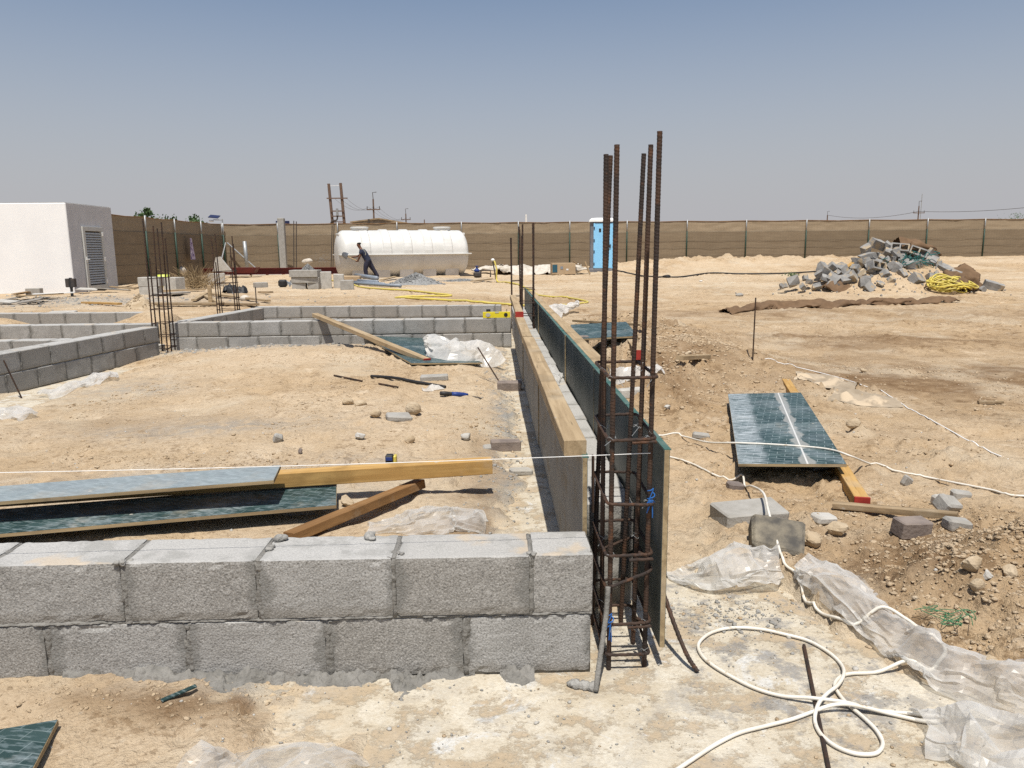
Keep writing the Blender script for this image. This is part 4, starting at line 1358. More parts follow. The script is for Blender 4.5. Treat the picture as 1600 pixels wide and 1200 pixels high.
def sheet(label, pts, widths, lifts, seed, mat='plastic', crumple=.02, name='plastic_sheet', nu=80, nv=36, cell=.09, cat='plastic sheet'):
    """a crumpled film lying along ground points pts, half widths and humps per point"""
    P = spline([Vector((p.x, p.y, 0)) for p in pts], 12)
    L = [0]
    for a, b in zip(P[:-1], P[1:]): L.append(L[-1] + (b - a).length)
    tot = L[-1]
    s = np.linspace(0, 1, nu); t = np.linspace(-1, 1, nv)
    px = np.interp(s * tot, L, [p.x for p in P]); py = np.interp(s * tot, L, [p.y for p in P])
    tx = np.gradient(px); ty = np.gradient(py); ln = np.hypot(tx, ty); tx /= ln; ty /= ln
    k = np.linspace(0, 1, len(widths))
    w = np.interp(s, k, widths); lf_ = np.interp(s, k, lifts)
    S, Tt = np.meshgrid(s, t, indexing='ij')
    Wd = w[:, None] * (1 + .30 * fbm(S * tot * 5 + seed, Tt * .6 + 4 + seed, 3, seed))
    # ends taper
    ends = np.sqrt(np.clip(np.minimum(S, 1 - S) * 9, 0.04, 1))
    Wd = Wd * ends
    su = fbm(S * 6 + seed, Tt * 2, 3, seed + 3) * .35
    X = px[:, None] - ty[:, None] * Tt * Wd + tx[:, None] * su * w[:, None] * .5
    Yy = py[:, None] + tx[:, None] * Tt * Wd + ty[:, None] * su * w[:, None] * .5
    rs_ = np.random.RandomState(seed)
    # straight creases: folded waves in several directions, each only in patches
    wx = X + .25 * cell * fbm(X / cell * .7, Yy / cell * .7, 2, seed); wy = Yy + .25 * cell * fbm(X / cell * .7 + 9, Yy / cell * .7, 2, seed + 5)
    cr = 0
    for k in range(9):
        th = rs_.uniform(0, math.pi); f = rs_.uniform(.55, 2.6) / cell; ph = rs_.uniform(0, 2)
        tri = np.abs(((wx * math.cos(th) + wy * math.sin(th)) * f + ph) % 2 - 1)
        msk = np.clip(.45 + 1.6 * fbm(X / cell * .45 + 3 * k, Yy / cell * .45 - k, 2, seed + 20 + k), 0, 1)
        cr = cr + (tri - .5) * msk * (.55 / f / cell) 
    hump = np.clip(1 - np.abs(Tt) ** 2.2, 0, 1) * (.35 + .9 * np.clip(.5 + fbm(S * tot * 5, Tt * 1.8, 3, seed + 7), 0, 1.2)) * ends
    edge = np.clip((1 - np.abs(Tt)) * 5, .30, 1)
    z = lf_[:, None] * hump + crumple * edge * (cr * 1.5 + .35)
    z = np.maximum(z, .003 + .004 * (1 + fbm(X * 40, Yy * 40, 2, 5)))
    g0 = Tg(X, Yy)
    sl = np.vectorize(lambda a, b: 0.0 if slab_extent(a, b) else -9.0)(X, Yy)
    base = np.maximum(g0, sl)
    X = X + crumple * .5 * fbm(X * 20, Yy * 20, 2, seed + 1); Yy = Yy + crumple * .5 * fbm(X * 20, Yy * 20, 2, seed + 2)
    o3 = Vector((float(px.mean()), float(py.mean()), float(base.mean())))
    me = grid_mesh(name, X - o3.x, Yy - o3.y, base + z - o3.z, MT[mat])
    o = bpy.data.objects.new(name, me); COL.objects.link(o); o.location = o3
    return tag(o, label, cat)




def drape(label, pts, widths, seed, comp=(.78, .60), drop=.10, mat='plastic', name='plastic_sheet', cat='plastic sheet', gap=.011, steps=75, zbase=None, lift=None):
    """a film let fall and pushed together: it buckles into folds on the ground below it"""
    P = spline([Vector((p.x, p.y, 0)) for p in pts], 12)
    L = [0]
    for a, b in zip(P[:-1], P[1:]): L.append(L[-1] + (b - a).length)
    tot = L[-1]; wm = max(widths)
    nu = int(tot / comp[0] / gap) + 2; nv = int(2 * wm / comp[1] / gap) + 2
    s = np.linspace(0, 1, nu); t = np.linspace(-1, 1, nv)
    px = np.interp(s * tot, L, [p.x for p in P]); py = np.interp(s * tot, L, [p.y for p in P])
    tx = np.gradient(px); ty = np.gradient(py); ln = np.hypot(tx, ty); tx /= ln; ty /= ln
    w = np.interp(s, np.linspace(0, 1, len(widths)), widths)
    S, Tt = np.meshgrid(s, t, indexing='ij')
    Wd = w[:, None] * (1 + .22 * fbm(S * tot * 6 + seed, Tt * .8 + seed, 3, seed))
    off = .10 * fbm(Tt * 2.5 + seed, S * 0 + seed, 3, seed + 2) * wm
    X = px[:, None] - ty[:, None] * Tt * Wd + tx[:, None] * off
    Yy = py[:, None] + tx[:, None] * Tt * Wd + ty[:, None] * off
    # rest lengths: the film is bigger than the patch it lies in
    du = np.hypot(np.diff(X, axis=0), np.diff(Yy, axis=0)) / comp[0]; dv = np.hypot(np.diff(X, axis=1), np.diff(Yy, axis=1)) / comp[1]
    gx0, gx1, gy0, gy1 = X.min() - .3, X.max() + .3, Yy.min() - .3, Yy.max() + .3
    m = 140
    rx_, ry_ = np.linspace(gx0, gx1, m), np.linspace(gy0, gy1, m); RX, RY = np.meshgrid(rx_, ry_)
    if zbase is None:
        sl = np.vectorize(lambda a, b: 0.0 if slab_extent(a, b) else -9.0)(RX, RY)
        RZ = np.maximum(Tg(RX, RY), sl)
    else:
        RZ = np.full(RX.shape, zbase)
    # pockets of air keep the film puffed up
    lift = drop * .62 if lift is None else lift
    dist = np.full(RX.shape, 9.0); wid = np.full(RX.shape, wm)
    for k in range(0, nu, 2):
        d_ = np.hypot(RX - px[k], RY - py[k]); c_ = d_ / w[k] < dist
        dist = np.where(c_, d_ / w[k], dist)
    rdg = np.clip(1 - 2.4 * np.abs(fbm(RX / (wm * 1.1) + seed, RY / (wm * 1.1), 2, seed + 31)), 0, 1)
    blb = np.clip(.35 + 1.3 * fbm(RX / (wm * 1.3) - seed, RY / (wm * 1.3), 2, seed + 37), 0, 1)
    RZ = RZ + lift * np.clip(1 - dist ** 2, 0, 1) ** .7 * np.clip(.25 * blb + .9 * np.maximum(rdg, blb * .8), 0, 1.1)

    def gz_(x, y):
        i = np.clip(((x - gx0) / (gx1 - gx0) * (m - 1)).astype(int), 0, m - 1); j = np.clip(((y - gy0) / (gy1 - gy0) * (m - 1)).astype(int), 0, m - 1)
        return RZ[j, i]
    r_ = np.random.RandomState(seed)
    Zz = gz_(X, Yy) + drop * (.55 + .8 * fbm(X / (wm * .9) + seed, Yy / (wm * .9), 3, seed + 9)) * np.clip((1 - np.abs(Tt)) * 3, .15, 1) + r_.uniform(0, .004, X.shape)
    p = np.stack([X, Yy, Zz], -1); pr_ = p.copy()

    def con(a, b, rest, k):
        d = b - a; l = np.sqrt((d * d).sum(-1)) + 1e-9
        c = (k * .5 * (l - rest) / l)[..., None] * d
        a += c; b -= c
    diag = .5 * (np.hypot(du[:, :-1], dv[:-1, :]) + np.hypot(du[:, 1:], dv[1:, :]))
    for it in range(steps):
        v = (p - pr_) * .90; pr_ = p.copy(); p = p + v; p[..., 2] -= .0011
        for q in range(5):
            for o_ in (0, 1):
                con(p[o_:-1:2], p[o_ + 1::2], du[o_::2], .9)
                con(p[:, o_:-1:2], p[:, o_ + 1::2], dv[:, o_::2], .9)
            for (ai, aj, bi, bj) in ((0, 0, 1, 1), (0, 1, 1, 0)):
                for o_ in (0, 1):
                    A_ = p[o_:-1:2][:, aj:(None if aj else -1)]; B_ = p[o_ + 1::2][:, bj:(None if bj else -1)]
                    con(A_, B_, diag[o_::2], .35)
            # resist sharp kinks a little
            con(p[:-3], p[3:], np.maximum(np.sqrt(((p[3:] - p[:-3]) ** 2).sum(-1)), du[:-2] * 1.9), .12)
            con(p[:, :-3], p[:, 3:], np.maximum(np.sqrt(((p[:, 3:] - p[:, :-3]) ** 2).sum(-1)), dv[:, :-2] * 1.9), .12)
            g_ = gz_(p[..., 0], p[..., 1]) + .003
            hit = p[..., 2] < g_
            p[..., 2] = np.maximum(p[..., 2], g_)
            pr_[hit, 0] += (p[hit, 0] - pr_[hit, 0]) * .8; pr_[hit, 1] += (p[hit, 1] - pr_[hit, 1]) * .8; pr_[hit, 2] = p[hit, 2]
    o3 = p.reshape(-1, 3).mean(0); o3[2] = float(gz_(np.array([o3[0]]), np.array([o3[1]]))[0])
    me = grid_mesh(name, p[..., 0] - o3[0], p[..., 1] - o3[1], p[..., 2] - o3[2], MT[mat])
    if mat.startswith('plastic'): me.polygons.foreach_set('use_smooth', np.zeros(len(me.polygons), bool))
    o = bpy.data.objects.new(name, me); COL.objects.link(o); o.location = o3
    return tag(o, label, cat)


drape('translucent plastic heaped on the slab against the tall formwork board', [G(1058, 888), G(1095, 905), G(1145, 908), G(1222, 892)], (.10, .15, .14, .06), 3, (.84, .68), .20, gap=.0165, lift=.13, steps=55)
drape('long twisted plastic strip trailing over the slab edge under the white cable', [G(1250, 884), G(1300, 915), G(1350, 968), G(1405, 1015), G(1450, 1060), G(1530, 1090), G(1660, 1135)], (.06, .10, .07, .065, .07, .075, .10), 7, (.93, .64), .16, gap=.0165, lift=.07, steps=55)
drape('crumpled plastic at the bottom corner covering the cable ends', [G(1430, 1150), G(1500, 1162), G(1580, 1185), G(1700, 1215)], (.09, .13, .15, .15), 11, (.86, .70), .18, gap=.017, lift=.12, steps=55)
drape('thin clear plastic half buried in sand at the bottom edge', [G(300, 1196), G(360, 1205), G(440, 1204), G(545, 1215)], (.06, .09, .09, .07), 15, (.84, .70), .12, 'plastic_clear', gap=.015, lift=.055, steps=55)
drape('white plastic film lying right behind the nearest block wall', [G(580, 826), G(640, 822), G(700, 815), G(758, 824)], (.06, .11, .14, .09), 19, (.84, .70), .14, 'plastic_clear', gap=.018, lift=.07, steps=55)
drape('bundle of white sheeting thrown over the end of the pale green panel', [G(678, 556), G(708, 561), G(745, 566), G(772, 572)], (.17, .24, .28, .22), 23, (.80, .68), .40, 'plastic_w', gap=.045, lift=.26)
drape('grey plastic scrap on the sand at the foot of the shaded receding wall', [G(70, 622), G(105, 613), G(140, 603), G(170, 597)], (.12, .16, .17, .09), 27, (.86, .76), .18, gap=.036, lift=.09)
drape('small plastic scrap on sand at the picture edge below the shaded wall', [G(-40, 652), G(0, 652), G(45, 655)], (.10, .12, .06), 29, (.86, .76), .12, gap=.034)
drape('white plastic bag caught on the sand heap beside the formwork', [G(852, 502), G(865, 493), G(885, 489), G(902, 490)], (.18, .24, .24, .14), 31, (.82, .7), .34, 'plastic_w', gap=.05, lift=.2)
drape('flat white sheeting on sand beside the small block and cage', [G(920, 592), G(960, 590), G(1005, 588), G(1035, 585)], (.08, .12, .12, .06), 37, (.86, .76), .10, 'plastic_w', gap=.036)
drape('clear plastic wad wedged on the blocks inside the formwork', [Vector((.40, 5.2, 0)), Vector((.43, 5.45, 0)), Vector((.42, 5.75, 0))], (.05, .07, .05), 41, (.84, .72), .10, gap=.022, zbase=.40)

# ------------------------------------------------------------------ stones, broken pavers and other things on the sand
def rock_mesh(seed, rx, ry, rz, sub=10, angular=.35, mat='stone', name='stone'):
    mb = MB(); o = Vector((seed * 3.3, seed * 1.9, seed * .7))
    cuts = []
    r_ = random.Random(seed)
    for k in range(12):
        n = Vector((r_.gauss(0, 1), r_.gauss(0, 1), r_.gauss(0, 1))).normalized(); cuts.append((n, r_.uniform(.48, .82)))
    base = 0
    for i in range(sub + 1):
        th = math.pi * i / sub
        for k in range(2 * sub):
            ph = math.pi * k / sub
            p = Vector((math.sin(th) * math.cos(ph), math.sin(th) * math.sin(ph), math.cos(th)))
            rr = 1.0
            for n, dd in cuts:
                c = p.dot(n)
                if c > .05: rr = min(rr, dd / c)
            rr = rr * angular * 1.6 + (1 - angular * 1.6) if angular < .6 else rr
            rr *= 1 + .07 * mnoise.noise(p * 3 + o) + .03 * mnoise.noise(p * 9 + o)
            q = p * rr
            mb.v.append((q.x * rx, q.y * ry, q.z * rz))
    for i in range(sub):
        for k in range(2 * sub):
            a = i * 2 * sub + k; b = i * 2 * sub + (k + 1) % (2 * sub)
            mb.f.append((a, a + 2 * sub, b + 2 * sub, b))
    return mb


def stone(label, px, py, wpx, hpx, seed, mat='stone', angular=.62, name='stone', cat='stone', sink=.25, rz=0):
    g = G(px, py + hpx * .35); d = (g - Vector((0, 0, HC))).length
    rx = wpx / 2 / FPX * d; rzv = hpx / 2 / FPX * d * 1.05
    mb = rock_mesh(seed, rx, rx * .8, rzv, angular=angular)
    o = mb.build(name, MT[mat], None, smooth=False)
    o.location = (g.x, g.y + rx * .5, g.z + rzv * (1 - sink)); o.rotation_euler = (0, 0, rz)
    return tag(o, label, cat)


def chunk(label, px, py, dims, rot, mat='conc', name='concrete_chunk', cat='chunk', bev=.01, jit=.008, sink=.2, seed=1):
    g = G(px, py)
    mb = MB().bbox((0, 0, 0), dims, bev)
    # break the outline
    mb.jitter(jit, 14, seed); mb.jitter(jit * 2, 4, seed + 3)
    o = mb.build(name, MT[mat], None)
    o.location = (g.x, g.y + dims[1] * .3, g.z + dims[2] / 2 - sink * dims[2]); o.rotation_euler = rot
    return tag(o, label, cat)


stone('rounded tan stone alone on the sand of the wide bay', 646, 641, 26, 22, 1, angular=.3)
chunk('flat broken grey block beside the rounded tan stone', 622, 658, (.19, .12, .05), (.08, .05, .3), seed=3)
stone('small tan stone just short of the flat broken grey block', 585, 648, 20, 15, 4, angular=.4)
stone('crumbly earth lump behind the small tan stone', 563, 633, 24, 14, 5, angular=.35)
stone('low earth clod left of the crumbly lump', 543, 629, 22, 12, 6, angular=.35)
chunk('grey stone with a flat face standing up from bare sand', 431, 692, (.065, .05, .06), (.3, .4, .5), seed=6, sink=.1)
stone('pale speckled stone on sand above the jutting timber', 562, 683, 20, 14, 8, 'conc_pale')
stone('brown clod in the sand near the jutting timber', 640, 688, 20, 14, 9, angular=.4)
stone('cream stone near the formwork shadow', 729, 684, 22, 13, 10, 'conc_pale')
stone('dark pebble beside bare sand near the jutting timber', 469, 706, 9, 12, 11, 'paver')
stone('pale rock touching the corner of the low green panel', 541, 787, 27, 20, 12, angular=.6)
stone('small pale stone under the brown timber foot', 508, 812, 18, 13, 13)
chunk('grey slab piece on sand above the panel and rods', 678, 594, (.26, .12, .06), (.03, .02, .1), seed=14)
chunk('brown paver brick against the formwork shadow, wooden tie behind it', 790, 704, (.20, .09, .07), (.02, .03, .08), 'paver', 'paver_brick', 'paver', .006, .004, .1, 21)
chunk('thin grey tile piece beside the brown paver brick', 769, 702, (.12, .07, .03), (.1, 0, .1), 'conc', seed=22)
chunk('pinkish paver brick holding the thin leaning rod by the formwork', 796, 610, (.23, .11, .09), (.02, .0, -.05), 'paver', 'paver_brick', 'paver', .006, .004, .1, 23)
chunk('pale flat stone on damp sand beside the formwork', 815, 742, (.13, .09, .04), (0, .05, .2), 'conc_pale', seed=24)
chunk('broad broken grey slab under the white cable', 1176, 822, (.30, .20, .085), (.06, -.03, .12), 'conc', 'broken_slab', 'slab', .008, .006, .12, 25)
chunk('black faced asphalt chunk tilted against the broad broken slab', 1222, 866, (.21, .20, .10), (.42, .10, -.25), 'asphalt', 'asphalt_chunk', 'chunk', .012, .012, .05, 26)
stone('cream broken rock with sharp faces beside the damp hollow', 1310, 830, 36, 28, 30)
chunk('grey stone chip lying before the cream broken rock', 1290, 818, (.12, .07, .04), (0, .1, .3), 'conc_pale', seed=31)
stone('flat earth stone between the cream rock and the asphalt chunk', 1272, 848, 40, 24, 32, angular=.4)
chunk('purple brown paver chunk by the weathered split plank', 1430, 838, (.13, .10, .075), (.05, .06, .10), 'paver', 'paver_brick', 'paver', .006, .006, .1, 33)
chunk('dark grey paver piece beyond the end of the split plank', 1498, 828, (.10, .07, .06), (.05, .08, -.1), 'conc', seed=34)
chunk('broken grey paver tipped on edge past the split plank', 1484, 800, (.11, .08, .07), (.5, .3, .4), 'conc', seed=35)
chunk('pale paver end behind the tipped grey one', 1470, 788, (.07, .05, .05), (.1, .1, .1), 'conc_pale', seed=36)
chunk('grey paver fragment furthest along the cable past the split plank', 1503, 778, (.10, .05, .05), (.1, .1, .0), 'conc', seed=37)
chunk('thin upright tile shard stuck in sand by the cable', 1418, 758, (.075, .03, .06), (.2, .5, .3), 'conc', seed=38)
stone('brown clod on open sand past the streaked panel', 1337, 664, 23, 16, 39, angular=.4)
stone('pale stone on the damp open sand by a thin stick', 1350, 580, 12, 8, 40)
chunk('mauve paver bit pinning the cable bend', 1150, 764, (.085, .06, .045), (.05, .1, .2), 'paver', seed=41)
chunk('concrete chip under the cable near the formwork end', 1097, 684, (.12, .07, .04), (.05, .1, -.2), 'conc', seed=42)
chunk('pale concrete brick lying beyond the cage by the sheeting', 985, 620, (.20, .11, .08), (0, .02, .1), 'conc_pale', seed=43)
stone('largest clod on the rough heap by the slab', 1523, 897, 30, 26, 45, angular=.45)
stone('white stone on the rough heap by the slab', 1546, 902, 17, 15, 46, 'conc_pale')
stone('cream stone high on the rough heap at the picture edge', 1582, 898, 26, 18, 47)
stone('round earth clod low on the rough heap', 1530, 930, 22, 20, 48, angular=.3)
stone('brown clod at the foot of the rough heap', 1550, 1040, 22, 20, 49, angular=.35)
stone('small cream stone beside the wooden wedge on the sand heap', 1076, 554, 14, 10, 50)
stone('white stone on the near slope of the sand heap', 1044, 636, 12, 9, 51, 'conc_pale')
chunk('pale broken block resting at the foot of the cross wall', 398, 536, (.26, .18, .10), (.1, .1, .3), 'conc', seed=52)
chunk('small grey chunk below the slim rebar cage', 248, 548, (.14, .1, .1), (.1, .1, .3), 'conc_pale', seed=53)

# weathered plank and other wood
a, b = G(1302, 795), G(1496, 812)
timber('weathered split plank lying beyond the damp hollow', a + Vector((0, 0, .02)), b + Vector((0, 0, .018)), .045, .03, 'driftwood', name='split_plank')
a, b = G(1062, 572), G(1105, 565)
timber('short wooden wedge on top of the sand heap', a + Vector((0, 0, .07)), b + Vector((0, 0, .05)), .07, .04, 'timber_old', name='wood_offcut')
a, b = G(1528, 631), G(1567, 631)
timber('thin stick on damp sand far out in the open', a + Vector((0, 0, .015)), b + Vector((0, 0, .015)), .03, .02, 'driftwood', name='stick')
drape('dusty cardboard sheet on sand with a dark lifted edge', [G(1244, 588), G(1270, 594), G(1305, 599), G(1338, 606)], (.19, .25, .20, .21), 101, (.97, .94), .05, 'card_dust', 'cardboard_sheet', 'cardboard', .04, 40, None, .05)
drape('dusty flat sheet lying by the thin pale cord', [G(1300, 614), G(1330, 621), G(1365, 625), G(1404, 630)], (.17, .24, .22, .19), 103, (.97, .94), .05, 'card_dust', 'cardboard_sheet', 'cardboard', .04, 40, None, .05)
# hand tools and small items
a, b = G(688, 620), G(751, 624)
t = thing('hand_trowel', 'pointed trowel with a blue and black handle lying on sand', 'trowel', a)
u = (b - a).normalized()
MB().tube([a + Vector((0, 0, .03)) + u * k for k in (0, .05, .10, .14)], [.017, .02, .017, .018], 10).build('grip', MT['black'], t, smooth=True)
MB().tube([a + Vector((0, 0, .03)) + u * k for k in (.10, .15, .21, .25)], [.019, .022, .02, .014], 10).build('collar', MT['blue'], t, smooth=True)
w_ = Vector((-u.y, u.x, 0))
MB().prism([a + u * .26 + Vector((0, 0, .02)) + w_ * .015, a + u * .36 + w_ * .06 + Vector((0, 0, .012)), b + Vector((0, 0, .012)), a + u * .36 - w_ * .06 + Vector((0, 0, .012))], (0, 0, .004)).build('blade', MT['dark'], t)
solo(MB().tube(spline([G(580, 589) + Vector((0, 0, .02)), G(615, 595) + Vector((0, 0, .03)), G(650, 600) + Vector((0, 0, .02)), G(696, 607) + Vector((0, 0, .015))], 6), .014, 8), 'black_pipe', 'thin black pipe on the sand running toward the formwork', 'pipe', MT['black'], G(580, 589), smooth=True)
solo(MB().tube(spline([G(522, 588) + Vector((0, 0, .01)), G(545, 593) + Vector((0, 0, .012)), G(566, 597) + Vector((0, 0, .01))], 6), .008, 7), 'steel_rod', 'short rusty rod on sand left of the black pipe', 'rod', MT['rebar'], G(522, 588))
solo(MB().tube(spline([G(592, 601) + Vector((0, 0, .01)), G(622, 607) + Vector((0, 0, .012))], 6), .008, 7), 'steel_rod', 'very short rod on sand just below the black pipe', 'rod', MT['rebar'], G(592, 601))
q = G(783, 604)
solo(MB().tube(bar_path(q + Vector((0, 0, .02)), q + Vector((-.22, .18, .36)), .05), .007, 7), 'steel_rod', 'thin rod leaning up from the pinkish paver toward the white sheeting', 'rod', MT['rebar'], q)
g = G(612, 729)
t = thing('tape_measure', 'small black and yellow box behind the jutting timber', 'tape measure', g)
MB().bbox(g + Vector((-.015, .03, .035)), (.045, .05, .06), .006).build('case', MT['black'], t)
MB().bbox(g + Vector((.018, .03, .034)), (.018, .052, .056), .006).build('cover', MT['hose'], t)
MB().bbox(g + Vector((-.015, .003, .045)), (.038, .004, .02), .001).build('label_strip', MT['blue'], t)
sheet('scrap of torn white sack beside the black pipe', [G(658, 610), G(675, 609), G(695, 608)], (.04, .07, .04), (.03, .045, .02), 61, 'plastic_w', .03, 'sack_scrap', 30, 16, .08, 'scrap')
# spirit level on the second wall
lv = thing('spirit_level', 'yellow spirit level standing on the cross wall by the formwork', 'spirit level', (.06, 10.40, .40))
MB().bbox((.06, 10.40, .446), (.37, .025, .082), .003).build('body', MT['yellow'], lv)
for x, r, m in ((-.055, .026, 'conc_pale'), (.185, .026, 'black')):
    mb = MB().lathe((0, 0, 0), [(r, 0), (r * .96, .004), (.0001, .004)], 16)
    mb.v = [(p[0] * (1.25 if x < 0 else 1) + x, 10.387 - p[2], p[1] + .446) for p in mb.v]
    mb.build('vial', MT[m], lv)
MB().bbox((.065, 10.3865, .478), (.05, .004, .016), .001).build('vial', MT['conc_pale'], lv)
t = thing('small_box', 'little black box resting on the wall behind the spirit level', 'box', (-.05, 10.46, .40))
MB().bbox((-.05, 10.46, .50), (.058, .06, .04), .004).build('lid', MT['black'], t)
MB().bbox((-.05, 10.462, .44), (.054, .056, .08), .004).build('body', MT['black'], t)
solo(MB().bbox((-.012 + .21, 10.45, .46), (.008, .008, .12), .001), 'nail', 'thin upright nail on the wall behind the spirit level', 'nail', MT['dark'], (.198, 10.45, .40))
# green twine
mb = MB(); rs = random.Random(5); g = G(1492, 975)
for k in range(9):
    c = g + Vector((rs.uniform(-.07, .07), rs.uniform(-.05, .05), .015))
    mb.tube(spline([c + Vector((rs.uniform(-.05, .05), rs.uniform(-.04, .04), rs.uniform(-.005, .02))) for _ in range(5)], 5), .0012, 5)
tag(solo(mb, 'green_twine', 'tangle of green twine on the rough heap', 'twine', MT['twine'], g), None, None, kind='stuff')

# ------------------------------------------------------------------ fences
def fence(label, pts, ztop, zband, name='shade_fence'):
    p0 = Vector(pts[0]).to_3d(); p0.z = ht(p0.x, p0.y)
    f = thing(name, label, 'fence', p0)
    rr = random.Random(len(label))
    for i, p in enumerate(pts):
        zb = ht(p[0], p[1]) - .1
        q0 = Vector(pts[max(i - 1, 0)]); q1 = Vector(pts[min(i + 1, len(pts) - 1)])
        dr = (q1 - q0).normalized(); nr = Vector((dr.y, -dr.x, 0))
        b = Vector((p[0], p[1], 0)) + nr * .05
        MB().tube([b + Vector((0, 0, zb)), b + Vector((0, 0, zband + .05))], .036, 10).build('post', MT['post_green'], f, smooth=True)
        MB().tube([b + Vector((0, 0, zband - .1)) + nr * .004, b + Vector((0, 0, ztop + .05)) + nr * .004], .030, 10).build('post_extension', MT['galv'], f, smooth=True)
    for a, b in zip(pts[:-1], pts[1:]):
        a = Vector((a[0], a[1], 0)); b = Vector((b[0], b[1], 0)); d = b - a; nr = Vector((d.y, -d.x, 0)).normalized()
        n, m = 14, 8
        sd_ = rr.random() * 30
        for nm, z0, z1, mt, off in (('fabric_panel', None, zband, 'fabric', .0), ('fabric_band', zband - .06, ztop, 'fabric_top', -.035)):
            mb = MB()
            for i in range(n + 1):
                p = a + d * (i / n); g_ = ht(p.x, p.y) - .12
                for j in range(m + 1):
                    lo = g_ if z0 is None else z0
                    sag = -.03 * math.sin(math.pi * i / n) if (z0 is not None and j == m) else 0
                    z = lo + (z1 - lo) * j / m + sag
                    wv = .030 * mnoise.noise(Vector((i * .45 + sd_, j * .55, sd_))) * math.sin(math.pi * i / n) ** .5
                    mb.v.append(tuple(p + nr * (off + wv) + Vector((0, 0, z))))
            for i in range(n):
                for j in range(m):
                    k = i * (m + 1) + j
                    mb.f.append((k, k + m + 1, k + m + 2, k + 1))
            mb.build(nm, MT[mt], f, smooth=True)
        for z in (ztop - .01,):
            MB().tube([a + nr * -.02 + Vector((0, 0, z)), (a + b) / 2 + nr * -.02 + Vector((0, 0, z - .03)), b + nr * -.02 + Vector((0, 0, z))], .014, 6).build('top_rail', MT['timber_brown'], f)
        for z in (.45, .85, 1.25, 1.62):
            g_ = ht(*(a + d * .5).xy)
            if z > g_ + .1:
                MB().tube([a + nr * .012 + Vector((0, 0, z)), (a + b) / 2 + nr * .03 + Vector((0, 0, z + rr.uniform(-.03, .01))), b + nr * .012 + Vector((0, 0, z))], .0035, 5).build('tension_wire', MT['dark'], f)
    return f


def FX(px, y): return Y(px, 400, y).x


fence('shaded brown fence section running back from the white hut to the corner', [(FX(172, 28.4), y) for y in (26.5, 28.4, 31.4)] + [(FX(275, 34.4), 34.4), (FX(316, 37.4), 37.4), (FX(350, 40.3), 40.3)], 2.70, 2.10)
bx = [FX(350, 40.45), FX(437, 40.7), FX(530, 40.9), -4.9, -1.55, 1.45, 4.2, 7.3, 10.6, 13.9, 17.3, 20.9, 24.3, 27.7, 31.1, 34.5]
fence('long brown shade cloth fence across the whole back of the site', [(x, 40.45 + 3.0 * (x - bx[0]) / 44) for x in bx], 2.70, 2.10)
# corner braces
t = thing('fence_brace', 'grey pipe brace slanting down from the fence corner post', 'brace', (-12.05, 40.0, .1))
MB().tube([(-13.45, 40.2, 1.75), (-11.65, 40.0, .1)], .035, 8).build('pipe', MT['galv'], t)
t = thing('fence_brace', 'thin dark brace propping the fence corner on its shaded side', 'brace', (-13.45, 38.6, .1))
MB().tube([(-13.50, 40.1, 1.75), (-13.45, 38.4, .1)], .03, 8).build('pipe', MT['galv'], t)
# solar lamp at the corner
t = thing('solar_lamp', 'small solar lamp on a thin pole above the fence corner', 'lamp', (-13.75, 40.6, 0))
MB().tube([(-13.75, 40.6, .1), (-13.75, 40.6, 2.95)], .03, 8).build('pole', MT['galv'], t)
MB().tube([(-13.75, 40.6, 2.9), (-14.2, 40.6, 2.92)], .02, 6).build('arm', MT['galv'], t)
MB().box((-14.15, 40.6, 3.08), (.5, .4, .03), (.35, .1, 0)).build('solar_panel', MT['sign'], t)
MB().bbox((-14.3, 40.55, 2.86), (.22, .12, .1), .02).build('lamp_head', MT['white'], t)
# rag on the fence
mb = MB(); rs = random.Random(2)
c = Vector((FX(295, 35.55) + .12, 35.55, 0))
for i in range(9):
    for j in range(7):
        u_, v_ = i / 8, j / 6
        mb.v.append((c.x + .03 + .04 * mnoise.noise(Vector((i, j, 3))), c.y + (v_ - .5) * (.22 + .35 * u_) + .1 * u_, 1.92 - .95 * u_))
for i in range(8):
    for j in range(6):
        k = i * 7 + j; mb.f.append((k, k + 7, k + 8, k + 1))
solo(mb, 'cloth_rag', 'white and purple rag hanging on the shaded fence', 'rag', MT['purple'], (c.x, c.y, .97), smooth=True)

# ------------------------------------------------------------------ white hut
hx, hy, hw, hd, hh = Y(118, 457, 23.6).x, 23.55, 2.62, 2.75, 2.78
hut = thing('white_hut', 'plain white rendered hut with a louvred metal door in its shaded side', 'hut', (hx - hw / 2, hy + hd / 2, .05))
mb = MB().bbox((hx - hw / 2, hy + hd / 2, hh / 2), (hw, hd, hh), .015)
mb.build('wall', MT['white_wall'], hut)
MB().box((hx - hw / 2, hy + hd / 2, hh + .006), (hw - .05, hd - .05, .02)).build('roof', MT['conc_pale'], hut)
MB().box((hx + .004, hy + hd / 2 , hh / 2 + .01), (.012, hd - .03, hh - .03)).build('side_shade', MT['shade_wall'], hut)  # thin grey sheet painting shade over the white side wall
dy0, dy1, dz0, dz1 = hy + .72, hy + 1.95, .10, 2.12
door = MB()
for (ya, yb, za, zb) in ((dy0, dy0 + .13, dz0, dz1), (dy1 - .13, dy1, dz0, dz1), (dy0 + .13, dy1 - .13, dz0, dz0 + .22), (dy0 + .13, dy1 - .13, dz1 - .13, dz1)):
    door.bbox((hx + .04, (ya + yb) / 2, (za + zb) / 2), (.055, yb - ya, zb - za), .004)
door_o = door.build('door', MT['louver'], hut)
MB().box((hx + .013, (dy0 + dy1) / 2, (dz0 + dz1) / 2), (.006, dy1 - dy0 - .1, dz1 - dz0 - .1)).build('door_backing', MT['dark'], hut)  # dark sheet painting the shade in the gaps between slats
nl = 21
